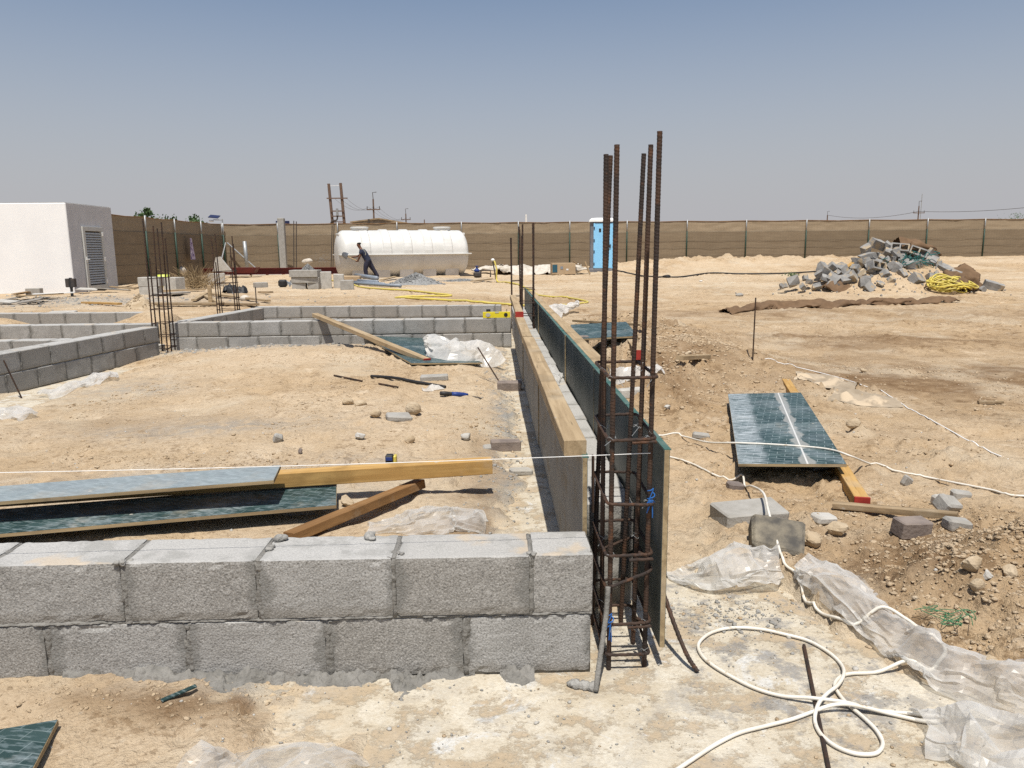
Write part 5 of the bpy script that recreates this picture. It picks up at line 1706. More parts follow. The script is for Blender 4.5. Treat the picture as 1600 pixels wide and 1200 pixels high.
for k in range(nl):
    z = dz0 + .25 + (dz1 - dz0 - .42) * (k + .5) / nl
    MB().box((hx + .042, (dy0 + dy1) / 2, z), (.006, dy1 - dy0 - .265, .058), (0, -.5, 0)).build('slat', MT['louver'], door_o)
MB().bbox((hx + .085, dy0 + .10, 1.12), (.03, .20, .03), .008).build('handle', MT['white'], door_o)
MB().bbox((hx + .075, dy0 + .06, 1.12), (.02, .05, .16), .006).build('handle_plate', MT['white'], door_o)
for z in (.42, 1.12, 1.9):
    MB().bbox((hx + .072, dy1 - .05, z), (.03, .09, .12), .006).build('hinge', MT['white'], door_o)
g = G(113, 463)
t = thing('garden_light', 'black double spot light on a short post before the white hut', 'light', g)
MB().bbox(g + Vector((0, 0, .12)), (.06, .06, .26), .01).build('post', MT['black'], t)
for s in (-1, 1): MB().bbox(g + Vector((.075 * s, 0, .37)), (.11, .12, .24), .015).build('lamp', MT['dark'], t)
MB().bbox(g + Vector((0, 0, .36)), (.06, .08, .30), .01).build('bracket', MT['black'], t)

# ------------------------------------------------------------------ water tank
TK = thing('water_tank', 'big white fibreglass water tank lying on its saddles before the fence', 'tank', (-3.95, 34.7, .06), rz=.34)
Rr, LT = 1.04, 5.15


def shell(a0, a1, name, mat, r, parent):
    mb = MB(); seg = 24; prof = []
    for k in range(9):
        th = math.pi / 2 * k / 8
        prof.append((-LT / 2 - .34 * math.cos(th), r * (.30 + .70 * math.sin(th)) if k else .001))
    n = 26
    for k in range(1, n):
        prof.append((-LT / 2 + LT * k / n, r))
    for k in range(8, -1, -1):
        th = math.pi / 2 * k / 8
        prof.append((LT / 2 + .34 * math.cos(th), r * (.30 + .70 * math.sin(th)) if k else .001))
    for (x, rr) in prof:
        for k in range(seg + 1):
            a = a0 + (a1 - a0) * k / seg
            mb.v.append((x, rr * math.cos(a), 1.06 + rr * math.sin(a)))
    m = seg + 1
    for i in range(len(prof) - 1):
        for k in range(seg):
            mb.f.append((i * m + k, i * m + k + 1, (i + 1) * m + k + 1, (i + 1) * m + k))
    return mb.build(name, MT[mat], parent, smooth=True, world=False)


shell(0, math.pi, 'upper_shell', 'tank', Rr, TK)
lo_ = shell(math.pi, 2 * math.pi, 'lower_shell', 'tank_low', Rr * .985, TK)
fl = MB()
fl.bbox((0, 0, 1.06), (LT + .62, 2 * Rr + .16, .05), .012)
fl.build('flange', MT['tank'], TK, world=False)
for k in range(5):
    x = -LT / 2 + LT * (k + .9) / 5.7
    mb = MB()
    for xx, rr in ((x - .20, Rr), (x - .15, Rr + .045), (x + .15, Rr + .045), (x + .20, Rr)):
        for j in range(21):
            a = math.pi * j / 20
            mb.v.append((xx, rr * math.cos(a), 1.06 + rr * math.sin(a)))
    for i in range(3):
        for j in range(20):
            mb.f.append((i * 21 + j, i * 21 + j + 1, (i + 1) * 21 + j + 1, (i + 1) * 21 + j))
    mb.build('rib', MT['tank'], TK, smooth=False, world=False)
for k in range(5):
    x = -LT / 2 + LT * (k + .5) / 5
    prf = [(-.74, .0), (.74, 0), (.80, .50), (.6, .28), (0, .12), (-.6, .28), (-.80, .50)]
    MB().prism([(x - .30, y, z) for (y, z) in prf], (.60, 0, 0)).build('saddle', MT['tank_low'], TK, world=False)
for x in (-1.85, 1.85):
    MB().lathe((x, 0, 2.02), [(.36, 0), (.36, .16), (.40, .16), (.40, .21), (.33, .23), (.0001, .235)], 24).build('manhole', MT['tank'], TK, smooth=False, world=False)
for s in (-1, 1):
    MB().bbox((s * (LT / 2 + .14), 0, 1.93), (.22, .7, .10), .02).build('end_lug', MT['tank'], TK, world=False)

# ------------------------------------------------------------------ portable toilet
tx, ty = 5.05, 35.4
tz = ht(tx, ty)
TO = thing('portable_toilet', 'light blue portable toilet with white roof standing against the fence', 'toilet', (tx, ty, tz), rz=-.10)
MB().bbox((0, .55, 1.16), (1.08, 1.1, 2.2), .02).build('cabin', MT['toilet_grey'], TO, world=False)
td = MB().bbox((.05, -.015, 1.17), (.88, .05, 2.02), .012).build('door', MT['toilet'], TO, world=False)
MB().bbox((.47, -.012, 1.16), (.07, .06, 2.06), .012).build('jamb', MT['toilet'], TO, world=False)
MB().bbox((-.36, -.046, 1.17), (.06, .02, 2.0), .004).build('hinge_strip', MT['toilet'], td, world=False)
for z in (.35, .9, 1.4, 1.95): MB().bbox((-.36, -.062, z), (.045, .02, .13), .004).build('hinge', MT['black'], td, world=False)
MB().bbox((-.10, -.046, 1.86), (.10, .01, .16), .004).build('sign_plate', MT['black'], td, world=False)
MB().bbox((.36, -.055, 1.15), (.06, .04, .16), .006).build('handle', MT['black'], td, world=False)
mb = MB()
for (sx_, z, s) in ((0, 2.24, 1.0), (0, 2.32, .98), (0, 2.40, .80), (0, 2.43, .4)):
    for (a, b) in ((-1, -1), (1, -1), (1, 1), (-1, 1)): mb.v.append((a * .60 * s, .53 + b * .61 * s, z))
for i in range(3):
    for k in range(4): mb.f.append((i * 4 + k, i * 4 + (k + 1) % 4, i * 4 + 4 + (k + 1) % 4, i * 4 + 4 + k))
mb.f += [(3, 2, 1, 0), (12, 13, 14, 15)]
mb.build('roof', MT['white'], TO, world=False)
MB().bbox((0, .55, .05), (1.2, 1.2, .18), .02).build('skid_base', MT['toilet_grey'], TO, world=False)

# ------------------------------------------------------------------ worker with a shovel
def skinned(name, joints, edges, mat, parent, root=0, sub=2):
    me = bpy.data.meshes.new(name)
    me.from_pydata([j[0] for j in joints], edges, [])
    o = bpy.data.objects.new(name, me); COL.objects.link(o); o.parent = parent
    sk = o.modifiers.new('skin', 'SKIN'); sk.use_smooth_shade = True
    for i, j in enumerate(joints):
        v = me.skin_vertices[0].data[i]
        v.radius = j[1] if isinstance(j[1], tuple) else (j[1], j[1]); v.use_root = (i == root)
    sb = o.modifiers.new('sub', 'SUBSURF'); sb.levels = sub; sb.render_levels = sub
    me.materials.append(mat)
    return o


wp = Y(577, 437, 32.3)
wz = ht(wp.x, wp.y)
WK = thing('person', 'person in navy shirt and dark trousers bending to shovel gravel by the tank', 'person', (wp.x, wp.y, wz))
J = [((-.04, 0, .80), .10), ((-.12, 0, .96), .105), ((-.22, 0, 1.14), .11), ((-.30, 0, 1.26), .062), ((-.345, -.01, 1.33), .066), ((-.38, -.01, 1.41), .092), ((-.385, -.01, 1.48), .082),
     ((-.26, -.15, 1.16), .055), ((-.33, -.19, .92), .046), ((-.42, -.13, .76), .036), ((-.47, -.10, .745), .034), ((-.525, -.09, .75), .022),
     ((-.26, .15, 1.18), .055), ((-.40, .21, .98), .046), ((-.60, .13, .92), .036), ((-.66, .08, .915), .034), ((-.71, .04, .92), .022),
     ((-.05, -.09, .74), .085), ((-.12, -.11, .42), .058), ((-.08, -.12, .09), .042), ((-.17, -.13, .04), .034),
     ((-.02, .10, .74), .085), ((.16, .13, .42), .058), ((.36, .14, .11), .042), ((.30, .13, .04), .034)]
E_ = [(0, 1), (1, 2), (2, 3), (3, 4), (4, 5), (5, 6), (2, 7), (7, 8), (8, 9), (9, 10), (10, 11), (2, 12), (12, 13), (13, 14), (14, 15), (15, 16), (0, 17), (17, 18), (18, 19), (19, 20), (0, 21), (21, 22), (22, 23), (23, 24)]
body = skinned('body', J, E_, MT['skin'], WK)
skinned('shirt', [((.01, 0, .69), (.175, .155)), ((-.03, 0, .78), (.175, .155)), ((-.10, 0, .93), (.175, .155)), ((-.19, 0, 1.08), (.19, .16)), ((-.26, 0, 1.20), (.12, .11)), ((-.25, -.16, 1.16), .098), ((-.305, -.19, 1.00), .078), ((-.25, .16, 1.18), .098), ((-.35, .20, 1.05), .078)],
        [(0, 1), (1, 2), (2, 3), (3, 4), (3, 5), (5, 6), (3, 7), (7, 8)], MT['shirt'], WK)
skinned('trousers', [((-.05, 0, .86), (.145, .13)), ((-.03, 0, .74), (.165, .145)), ((-.07, -.09, .64), .125), ((-.125, -.11, .42), .095), ((-.10, -.12, .22), .082), ((-.08, -.12, .07), .085), ((.03, .10, .64), .125), ((.16, .13, .42), .095), ((.26, .135, .25), .082), ((.35, .14, .085), .085)],
        [(0, 1), (1, 2), (2, 3), (3, 4), (4, 5), (1, 6), (6, 7), (7, 8), (8, 9)], MT['trousers'], WK)
skinned('hair', [((-.352, -.01, 1.42), .092), ((-.358, -.01, 1.475), .098), ((-.362, -.01, 1.515), .072)], [(0, 1), (1, 2)], MT['hair'], WK)
for (a, b) in (((-.06, -.12, .045), (-.21, -.13, .035)), ((.39, .14, .05), (.25, .13, .035))):
    skinned('shoe', [(a, .052), (((a[0] + b[0]) / 2, a[1], .042), .05), (b, .04)], [(0, 1), (1, 2)], MT['black'], WK)
# pale round emblem on the back of the shirt (rings and bars)
em = MB()
bdir = Vector((-.165, 0, .33)).normalized()
for k, (t_, s) in enumerate(((.24, .05), (.31, .065), (.39, .055))):
    c = Vector((-.03, 0, .76)) + bdir * (t_ + .06) + Vector((.05, -.172, .02))
    em.tube([c + Vector((math.cos(a) * s * .8, 0, math.sin(a) * s)) for a in np.arange(0, 2 * math.pi, .5)], .012, 5, closed=True)
em.build('shirt_print', MT['emblem'], WK, world=False)
SH = thing('shovel', 'steel shovel held low by the person at the tank', 'shovel', (wp.x - .5, wp.y, wz + .7))
h0, h1 = Vector((wp.x - .38, wp.y - .12, wz + .735)), Vector((wp.x - .86, wp.y - .01, wz + .955))
MB().tube([h0, h0.lerp(h1, .5), h1], .017, 8).build('handle', MT['timber_y'], SH)
mb = MB(); dd = (h1 - h0).normalized(); sw = dd.cross(Vector((0, 1, .25))).normalized()
for i in range(7):
    for j in range(5):
        u_, v_ = i / 6, j / 4 - .5
        w_ = .24 * (1 - .55 * u_ ** 3)
        mb.v.append(tuple(h1 + dd * (u_ * .27 - .02) + sw * v_ * w_ * 1.15 + dd.cross(sw) * (.05 * (1 - 4 * v_ * v_) * (1 - u_))))
for i in range(6):
    for j in range(4):
        k = i * 5 + j; mb.f.append((k, k + 5, k + 6, k + 1))
mb.build('blade', MT['shovel'], SH, smooth=True)
mb = MB(); rs = random.Random(17)
c = Y(503, 404, 32.0)
for k in range(260):
    p = c + Vector((rs.gauss(0, .24), rs.gauss(0, .15), rs.gauss(0, .13)))
    r = rs.uniform(.006, .014); mb.box(p, (r, r, r), (rs.random() * 3, rs.random() * 3, 0))
o = mb.build('flung_gravel', MT['gravel'])
tag(o, 'spray of grey gravel flying off the shovel before the fence', 'gravel', kind='stuff')

# ------------------------------------------------------------------ heaps of gravel
def heap(label, px, py, rx, ry, h, mat, seed, name='gravel_heap', grain=.03, n=900, kind='stuff'):
    g = G(px, py); rs_ = random.Random(seed)
    m = 26; mb = MB()
    for i in range(m + 1):
        for j in range(m + 1):
            u_, v_ = 2 * i / m - 1, 2 * j / m - 1
            d2 = math.sqrt(u_ * u_ + v_ * v_)
            z = h * max(0, 1 - d2) ** 1.15 * (1 + .35 * mnoise.noise(Vector((u_ * 2, v_ * 2, seed)))) + .02 * mnoise.noise(Vector((u_ * 9, v_ * 9, seed)))
            x, y = g.x + u_ * rx, g.y + ry * .6 + v_ * ry
            mb.v.append((x, y, ht(x, y) - .04 + z))
    for i in range(m):
        for j in range(m):
            k = i * (m + 1) + j; mb.f.append((k, k + m + 1, k + m + 2, k + 1))
    for k in range(n):
        a = rs_.random() * 6.283; r = abs(rs_.gauss(0, .55)); u_, v_ = r * math.cos(a), r * math.sin(a)
        z = h * max(0, 1 - r) ** 1.15
        x, y = g.x + u_ * rx, g.y + ry * .6 + v_ * ry; s = grain * rs_.uniform(.5, 1.3)
        mb.box((x, y, ht(x, y) - .03 + z), (s, s, s), (rs_.random() * 3, rs_.random() * 3, rs_.random() * 3))
    o = mb.build(name, MT[mat], None)
    return tag(o, label, 'heap', kind=kind)


heap('low grey gravel spread in front of the white tank', 648, 445, 1.15, .8, .42, 'gravel', 3)
heap('pale grey gravel cone with a white bag on its top', 478, 446, .85, .7, .75, 'gravel', 4, grain=.025)
heap('pointed sand cone beside the bundle of block walls', 212, 483, .42, .35, .36, 'stone', 5, 'sand_cone', .02, 200)
heap('low spread of grey gravel reaching along the tank foot', 720, 440, 1.3, .5, .10, 'gravel', 6)

# ------------------------------------------------------------------ rubble pile
rub = random.Random(21)


def broken_mesh(seed, hollow=False):
    r_ = random.Random(seed)
    L = .39 * (1 if hollow else r_.uniform(.45, 1)); mb = MB()
    if hollow:
        for (c, d) in (((0, -.085, 0), (.39, .03, .19)), ((0, .085, 0), (.39, .03, .19)), ((-.18, 0, 0), (.03, .14, .19)), ((.18, 0, 0), (.03, .14, .19)), ((0, 0, 0), (.03, .14, .19))):
            mb.box(c, d)
    else:
        import bmesh
        bm = bmesh.new(); bmesh.ops.create_cube(bm, size=1)
        for v in bm.verts: v.co = Vector((v.co.x * L, v.co.y * .2, v.co.z * .19))
        for k in range(r_.randint(1, 3)):
            n = Vector((r_.uniform(-1, 1), r_.uniform(-.7, .7), r_.uniform(-.7, .7))).normalized()
            res = bmesh.ops.bisect_plane(bm, geom=bm.verts[:] + bm.edges[:] + bm.faces[:], plane_co=n * L * r_.uniform(.25, .48), plane_no=n, clear_outer=True)
            ed = [e for e in bm.edges if len(e.link_faces) == 1]
            if ed: bmesh.ops.contextual_create(bm, geom=ed)
        bmesh.ops.subdivide_edges(bm, edges=bm.edges[:], cuts=1, use_grid_fill=True)
        mb.v = [tuple(v.co) for v in bm.verts]; bm.verts.index_update()
        mb.f = [tuple(v.index for v in f.verts) for f in bm.faces]
        bm.free()
        mb.jitter(.012, 12, seed)
    me = bpy.data.meshes.new('concrete_block'); me.from_pydata(mb.v, [], mb.f); me.materials.append(MT['rubble'])
    return me


MT['rubble'] = simple('rubble_concrete', (.30, .292, .275, 1), (.20, .195, .185, 1), 6, .93, .6, 50, .008, spots=((.38, .30, .20, 1), 5, .53))
BM = [broken_mesh(100 + k) for k in range(12)]
HB = broken_mesh(1, True)
spots = [(1225, 446), (1257, 434), (1254, 448), (1275, 448), (1287, 422), (1297, 420), (1280, 428), (1290, 434), (1307, 428), (1325, 428), (1319, 438), (1305, 447), (1335, 419), (1347, 431), (1360, 415), (1356, 402), (1372, 396), (1385, 396),
         (1375, 402), (1365, 405), (1385, 407), (1395, 404), (1410, 404), (1440, 402), (1450, 406), (1457, 408), (1372, 414), (1362, 423), (1375, 420), (1395, 420), (1410, 418), (1447, 414), (1477, 424), (1482, 432), (1492, 434), (1392, 447), (1375, 454), (1350, 451), (1355, 462),
         (1462, 437), (1452, 444), (1410, 438), (1382, 434), (1400, 428), (1340, 410), (1350, 408), (1430, 412), (1466, 416), (1500, 438), (1534, 469), (1240, 440), (1265, 440), (1300, 436), (1316, 420), (1330, 434), (1420, 404), (1404, 398), (1388, 392), (1395, 398), (1422, 398)]


def pile_at(px, py):
    yd = 19.35 + (456 - py) / 76 * 1.55
    q = Y(px, py, yd)
    return Vector((q.x, q.y, max(q.z, ht(q.x, q.y) + .05)))


for k, (px, py) in enumerate(spots):
    g = pile_at(px, py)
    s = rub.choice((.5, .65, .8, .95, 1.1, 1.2))
    o = inst('concrete_block', BM[rub.randrange(12)], g, (rub.uniform(-.8, .8), rub.uniform(-.8, .8), rub.random() * 6.28), (s, s, s))
    tag(o, 'broken grey concrete block heaped in the rubble pile', 'concrete block', 'broken blocks in the rubble pile')
for (px, py, lb, rot) in ((1402, 392, 'hollow concrete block high on the rubble pile, two cells showing', (1.0, .1, -.5)), (1430, 398, 'hollow concrete block on the rubble pile beside brown cloth', (1.15, .35, -.35)), (1366, 420, 'hollow concrete block half way up the rubble pile', (1.2, .2, .3))):
    o = inst('hollow_block', HB, pile_at(px, py) + Vector((0, -.12, .05)), rot, (1.15, 1.15, 1.15)); tag(o, lb, 'concrete block')
for (px, py, rot, lb) in ((1372, 382, (.4, .3, .2), 'pale broken block at the very top of the rubble pile'), (1386, 386, (.7, -.2, 1.0), 'tilted grey block beside the topmost pale one on the rubble'), (1453, 398, (.3, .5, .6), 'grey block under the brown cloth on the rubble top'), (1425, 420, (.2, -.3, .2), 'big grey block below the teal wire on the rubble'),
                          (1552, 448, (.2, .3, -.4), 'lone dark block at the outer end of the brown cloth'), (1432, 450, (.9, .2, .5), 'large upright block at the front foot of the rubble pile'), (1355, 390, (.3, -.5, .1), 'grey block leaning at the upper edge of the rubble')):
    o = inst('concrete_block', BM[rub.randrange(12)], pile_at(px, py), rot, (1.2, 1.2, 1.2)); tag(o, lb, 'concrete block')
mb = MB()
for k in range(420):
    x, y = rub.gauss(10.4, 1.3), rub.gauss(19.9, .5); s = rub.uniform(.012, .055)
    mb.bbox((x, y, ht(x, y) + s * .3), (s * rub.uniform(.7, 1.6), s, s * rub.uniform(.5, 1)), .01, (rub.random() * 3, rub.random() * 3, rub.random() * 3))
tag(mb.build('rubble_bits', MT['rubble']), 'small broken concrete bits strewn over the rubble pile slope', 'rubble', kind='stuff')


def cloth(label, pts, widths, seed, comp=(.9, .6), drop=.2, lift=None):
    return drape(label, pts, widths, seed, comp, drop, 'tarp', 'shade_cloth', 'cloth', .06, 60, None, lift)


cloth('long strip of brown shade cloth lying in front of the rubble pile', [G(1135, 489), G(1200, 481), G(1270, 479), G(1340, 476), G(1420, 475), G(1490, 472)], (.14, .22, .24, .20, .18, .14), 71, (.93, .62), .2, .13)
cloth('bunched brown cloth at the outer end of the rubble pile', [Vector((11.7, 18.95, 0)), Vector((12.1, 19.5, 0)), Vector((12.5, 20.1, 0))], (.25, .38, .28), 72, (.8, .6), .45, .36)
o = cloth('brown cloth bundle lying on the crest of the rubble pile', [Vector((11.0, 20.75, 0)), Vector((11.5, 20.7, 0)), Vector((11.95, 20.75, 0))], (.25, .35, .25), 73, (.75, .6), .4, .30)
o.location.z += .22
cloth('brown rag among the lower rubble blocks', [Vector((8.45, 19.4, 0)), Vector((8.75, 19.5, 0)), Vector((9.05, 19.7, 0))], (.12, .2, .15), 74, (.8, .6), .3, .2)
a, b = pile_at(1318, 420), pile_at(1350, 399)
timber('pale plank sticking out of the rubble pile', a, b, .12, .03, 'timber', name='plank')
mb = MB(); rs = random.Random(31); cc = Vector((11.42, 18.85))
for k in range(16):
    r = rs.uniform(.28, .52); ox, oy = rs.gauss(0, .10), rs.gauss(0, .09); ph = rs.random() * 6.28
    pts = []
    for a in np.linspace(0, 2 * math.pi, 26)[:-1]:
        x, y = cc.x + ox + r * math.cos(a + ph), cc.y + .15 + oy + r * .85 * math.sin(a + ph) * (1 + .15 * math.sin(3 * a))
        pts.append(Vector((x, y, ht(x, y) + .05 + k * .012 + .05 * math.sin(2 * a + k))))
    mb.tube(pts, .018, 6, closed=True)
solo(mb, 'hose_coil', 'tangled coil of yellow hose at the foot of the rubble pile', 'hose', MT['hose'], (cc.x, cc.y, ht(*cc)), smooth=True)
mb = MB()
for k in range(22):
    c = pile_at(1424, 409) + Vector((rs.gauss(0, .2), -.18 + rs.gauss(0, .06), rs.gauss(0, .10)))
    mb.tube(spline([c + Vector((rs.uniform(-.25, .25), rs.uniform(-.1, .1), rs.uniform(-.15, .15))) for _ in range(4)], 5), .010, 5)
solo(mb, 'teal_wire', 'tangle of teal wire among the rubble blocks', 'wire', MT['teal'], pile_at(1424, 415))
g = G(1237, 432)
mb = MB(); rs = random.Random(2)
for k in range(60):
    c = g + Vector((rs.gauss(0, .12), rs.gauss(0, .1), rs.uniform(0, .12))); mb.add([c, c + Vector((rs.uniform(-.08, .08), .02, .06)), c + Vector((rs.uniform(-.08, .08), 0, .02))], [(0, 1, 2)])
tag(solo(mb, 'weed_tuft', 'small green weed tuft beside the rubble pile', 'weed', MT['leaf'], g), None, None)

# ------------------------------------------------------------------ clutter in the far yard
def blockset(label, px, py, boxes, mat='conc_pale', name='block_stack', cat='blocks', group=None):
    """several loose blocks, each its own thing"""
    g = G(px, py)
    for k, (dx, dy, dz, L, D, H, rz, lb) in enumerate(boxes):
        o = MB().bbox((0, 0, 0), (L, D, H), .012).jitter(.006, 9, k + px).build('concrete_block', MT[mat])
        o.location = (g.x + dx, g.y + dy, g.z + dz + H / 2 - .01); o.rotation_euler = (0, 0, rz)
        tag(o, lb, 'concrete block', group)


blockset('', 231, 461, [(0, .25, 0, .50, .45, .24, .05, 'pale lower block of the pair standing before the shaded fence'), (.02, .25, .24, .58, .45, .26, .08, 'grey upper block of the pair standing before the shaded fence')])
blockset('', 268, 455, [(0, .25, 0, .48, .42, .42, -.35, 'single pale cube block by the dry brush')])
blockset('', 335, 448, [(-.05, .4, 0, .55, .4, .45, .3, 'pale block at the base of the pointed concrete offcut')])
blockset('', 475, 452, [(-.2, .3, 0, .42, .4, .2, .1, 'lower pallet block under the grey slabs by the gravel cone'), (.02, .32, .20, .85, .5, .18, .02, 'grey slab course on the stack by the gravel cone'), (.0, .3, .38, .88, .55, .22, -.03, 'top grey slab course by the gravel cone'), (.28, .3, 0, .35, .4, .2, -.1, 'second pallet block under the grey slabs')], 'conc')
blockset('', 503, 452, [(0, .3, 0, .50, .45, .55, .2, 'tall pale block standing beside the grey slab stack'), (.45, .5, 0, .32, .4, .46, .15, 'narrower grey block next to the tall pale one')])
blockset('', 541, 453, [(0, .2, 0, .40, .35, .30, .15, 'small dark block alone in front of the pipes')], 'conc')
blockset('', 395, 450, [(.2, .2, 0, .4, .3, .18, .6, 'tipped grey block by the second slim cage')], 'conc')
blockset('', 93, 502, [(0, .15, 0, .42, .28, .2, .3, 'loose tilted block lying on sand between the short block walls')], 'conc_pale')
blockset('', 48, 462, [(0, .2, .02, .40, .22, .2, .1, 'small grey block lying under the white hut wall')], 'conc')
g = G(340, 436)
mb = MB().prism([g + Vector((-.3, .3, .3)), g + Vector((.55, .3, .3)), g + Vector((.35, .3, .55)), g + Vector((.05, .3, .95)), g + Vector((-.12, .3, .92))], (0, .12, 0))
solo(mb, 'concrete_offcut', 'pointed pale concrete offcut standing by the red beam', 'concrete', MT['conc_pale'], g)
# dry brush
g = G(302, 452); mb = MB(); rs = random.Random(9)
for k in range(420):
    a = rs.random() * 6.28; r = abs(rs.gauss(0, .45)); b = g + Vector((r * math.cos(a), .3 + r * .6 * math.sin(a), rs.uniform(0, .15)))
    tip = b + Vector((rs.gauss(0, .35), rs.gauss(0, .25), rs.uniform(.1, .75) * max(.2, 1 - r * .7)))
    mb.tube([b, b.lerp(tip, .5) + Vector((rs.gauss(0, .05), 0, rs.gauss(0, .05))), tip], [.008, .006, .003], 3)
solo(mb, 'dry_brush', 'clump of dry brown brushwood before the shaded fence', 'brush', MT['brush'], g)
g = G(275, 436)
mb = rock_mesh(5, .30, .25, .22, angular=.3); o = mb.build('white_sack', MT['paper'], smooth=True); o.location = g + Vector((0, .6, .35)); tag(o, 'rounded white sack behind the pale cube block', 'sack')
g = G(251, 449)
t = thing('lime_bucket', 'yellow green bucket between the pale blocks', 'bucket', g + Vector((0, .3, 0)))
MB().lathe(g + Vector((0, .3, 0)), [(.001, 0), (.17, 0), (.21, .42), (.19, .42), (.16, .02)], 18).build('body', MT['lime'], t, smooth=True)
MB().tube([g + Vector((.21 * math.cos(a), .3, .42 - .16 * math.sin(a))) for a in np.arange(0, 3.2, .3)], .008, 5).build('handle', MT['galv'], t)
# red beam on white blocks
yb = 36.6
xa, xb_ = Y(318, 428, yb).x, Y(546, 430, yb).x
t = thing('steel_beam', 'dark red steel beam laid on low white blocks along the fence', 'beam', ((xa + xb_) / 2, yb, .3))
MB().box(((xa + xb_) / 2, yb - .1, .53), (xb_ - xa, .22, .02)).build('top_flange', MT['redbeam'], t)
MB().box(((xa + xb_) / 2, yb - .1, .39), (xb_ - xa, .02, .27)).build('web', MT['redbeam'], t)
MB().box(((xa + xb_) / 2, yb - .1, .25), (xb_ - xa, .22, .02)).build('bottom_flange', MT['redbeam'], t)
for k in range(9):
    x = xa + .4 + (xb_ - xa - .8) * k / 8
    z0 = ht(x, yb)
    o = MB().bbox((0, 0, 0), (.62, .3, .25 - z0 + .02), .01).build('white_block', MT['conc_pale']); o.location = (x, yb - .1, (z0 + .24) / 2 - .01)
    tag(o, 'low white block carrying the dark red steel beam', 'block', 'white blocks under the red beam')
g = G(345, 434)
t = thing('wheelbarrow', 'dark red tray lying by the red beam behind the slim cage', 'tray', g)
mb = MB(); c = g + Vector((.75, .6, .33))
p = [(-.75, -.3), (.75, -.3), (.75, .3), (-.75, .3)]
mb.hexa([c + Vector((x * .8, y * .8, -.14)) for x, y in p] + [c + Vector((x, y, .10)) for x, y in p]); mb.build('tray', MT['redbeam'], t)
for x in (-.45, .45): MB().tube([c + Vector((x, -.15, -.13)), c + Vector((x, -.15, -.36))], .02, 6).build('leg', MT['dark'], t)
# posts and rods standing by the fence
g = G(387, 427)
solo(MB().tube([g, g + Vector((-.05, 0, 1.55))], .09, 14), 'grey_pipe_post', 'upright grey pipe standing before the fence near its corner', 'pipe', MT['galv'], g, smooth=True)
g = Y(444, 424, 39.6); g.z = ht(g.x, g.y)
solo(MB().bbox(g + Vector((0, 0, 1.3)), (.32, .3, 2.75), .02), 'concrete_column', 'tall grey concrete column rising above the fence line', 'column', MT['conc'], g)
g = Y(446, 420, 44.0); g.z = 0
t = thing('site_sign', 'dark blue board showing just above the fence behind the column', 'sign', g)
MB().bbox(g + Vector((0, 0, 2.83)), (.75, .05, .26), .005).build('board', MT['sign'], t)
for s in (-1, 1): MB().tube([g + Vector((s * .3, .03, 0)), g + Vector((s * .3, .03, 2.7))], .03, 6).build('post', MT['galv'], t)
for k, (px, tpx, lb) in enumerate(((459, 345, 'first thin rod standing beside the grey column'), (463, 346, 'second thin rod standing beside the grey column'), (517, 352, 'pair rod left of the tank against the fence'), (520, 350, 'rod nearer the tank of the pair against the fence'))):
    g = Y(px, 423, 39.2); g.z = ht(g.x, g.y)
    solo(MB().tube([g, Vector((Y(px + (2 if k > 1 else 0), tpx, 39.2).x, g.y, Y(px, tpx, 39.2).z))], .022, 6), 'steel_rod', lb, 'rod', MT['dark'], g)
# things beside the worker
rs = random.Random(12)
for k, (a, b, r, lb) in enumerate((((556, 437), (589, 441), .085, 'thick grey drain pipe by the feet of the person'), ((560, 442), (590, 444), .06, 'second grey pipe lying just below the thick drain pipe'), ((545, 445), (626, 449), .05, 'long thin grey pipe in front of the other pipes'), ((552, 443), (600, 447), .05, 'thin grey pipe between the long one and the drain pipe'))):
    A_, B_ = G(*a), G(*b)
    solo(MB().tube([A_ + Vector((0, 0, r + (.10 if k == 0 else .02))), B_ + Vector((0, 0, r + (.06 if k == 0 else .02)))], r, 12), 'pvc_pipe', lb, 'pipe', MT['pvc'], A_, smooth=True)
for k, (a, b, lb) in enumerate((((528, 441), (556, 438), 'pale plank behind the small dark block'), ((534, 446), (552, 443), 'short pale offcut beside the pipes'), ((596, 440), (618, 436), 'thin plank slanting against the gravel before the tank'), ((738, 442), (767, 441), 'brown plank alone on sand right of the tank'))):
    A_, B_ = G(*a), G(*b)
    timber(lb, A_ + Vector((0, 0, .06)), B_ + Vector((0, 0, .10)), .16, .04, 'timber_old', name='plank')
g = G(548, 440)
solo(MB().bbox(g + Vector((0, .2, .12)), (.7, .5, .22), .02).jitter(.03, 4), 'folded_cardboard', 'folded cardboard pad beside the grey pipes', 'cardboard', MT['card'], g)
g = G(441, 449)
t = thing('power_tool', 'black power tool lying on the sand by the slab stack', 'tool', g)
MB().bbox(g + Vector((0, .1, .13)), (.28, .2, .24), .05).build('body', MT['black'], t)
MB().tube([g + Vector((.1, .1, .2)), g + Vector((.24, .1, .12)), g + Vector((.22, .1, .02))], .03, 7).build('handle', MT['pvc'], t)
g = G(480, 432)
o = rock_mesh(9, .28, .2, .14, angular=.3).build('white_bag', MT['paper'], smooth=True); o.location = (g.x, g.y + .2, g.z + .68); tag(o, 'white bag lying on the pale gravel cone', 'bag')
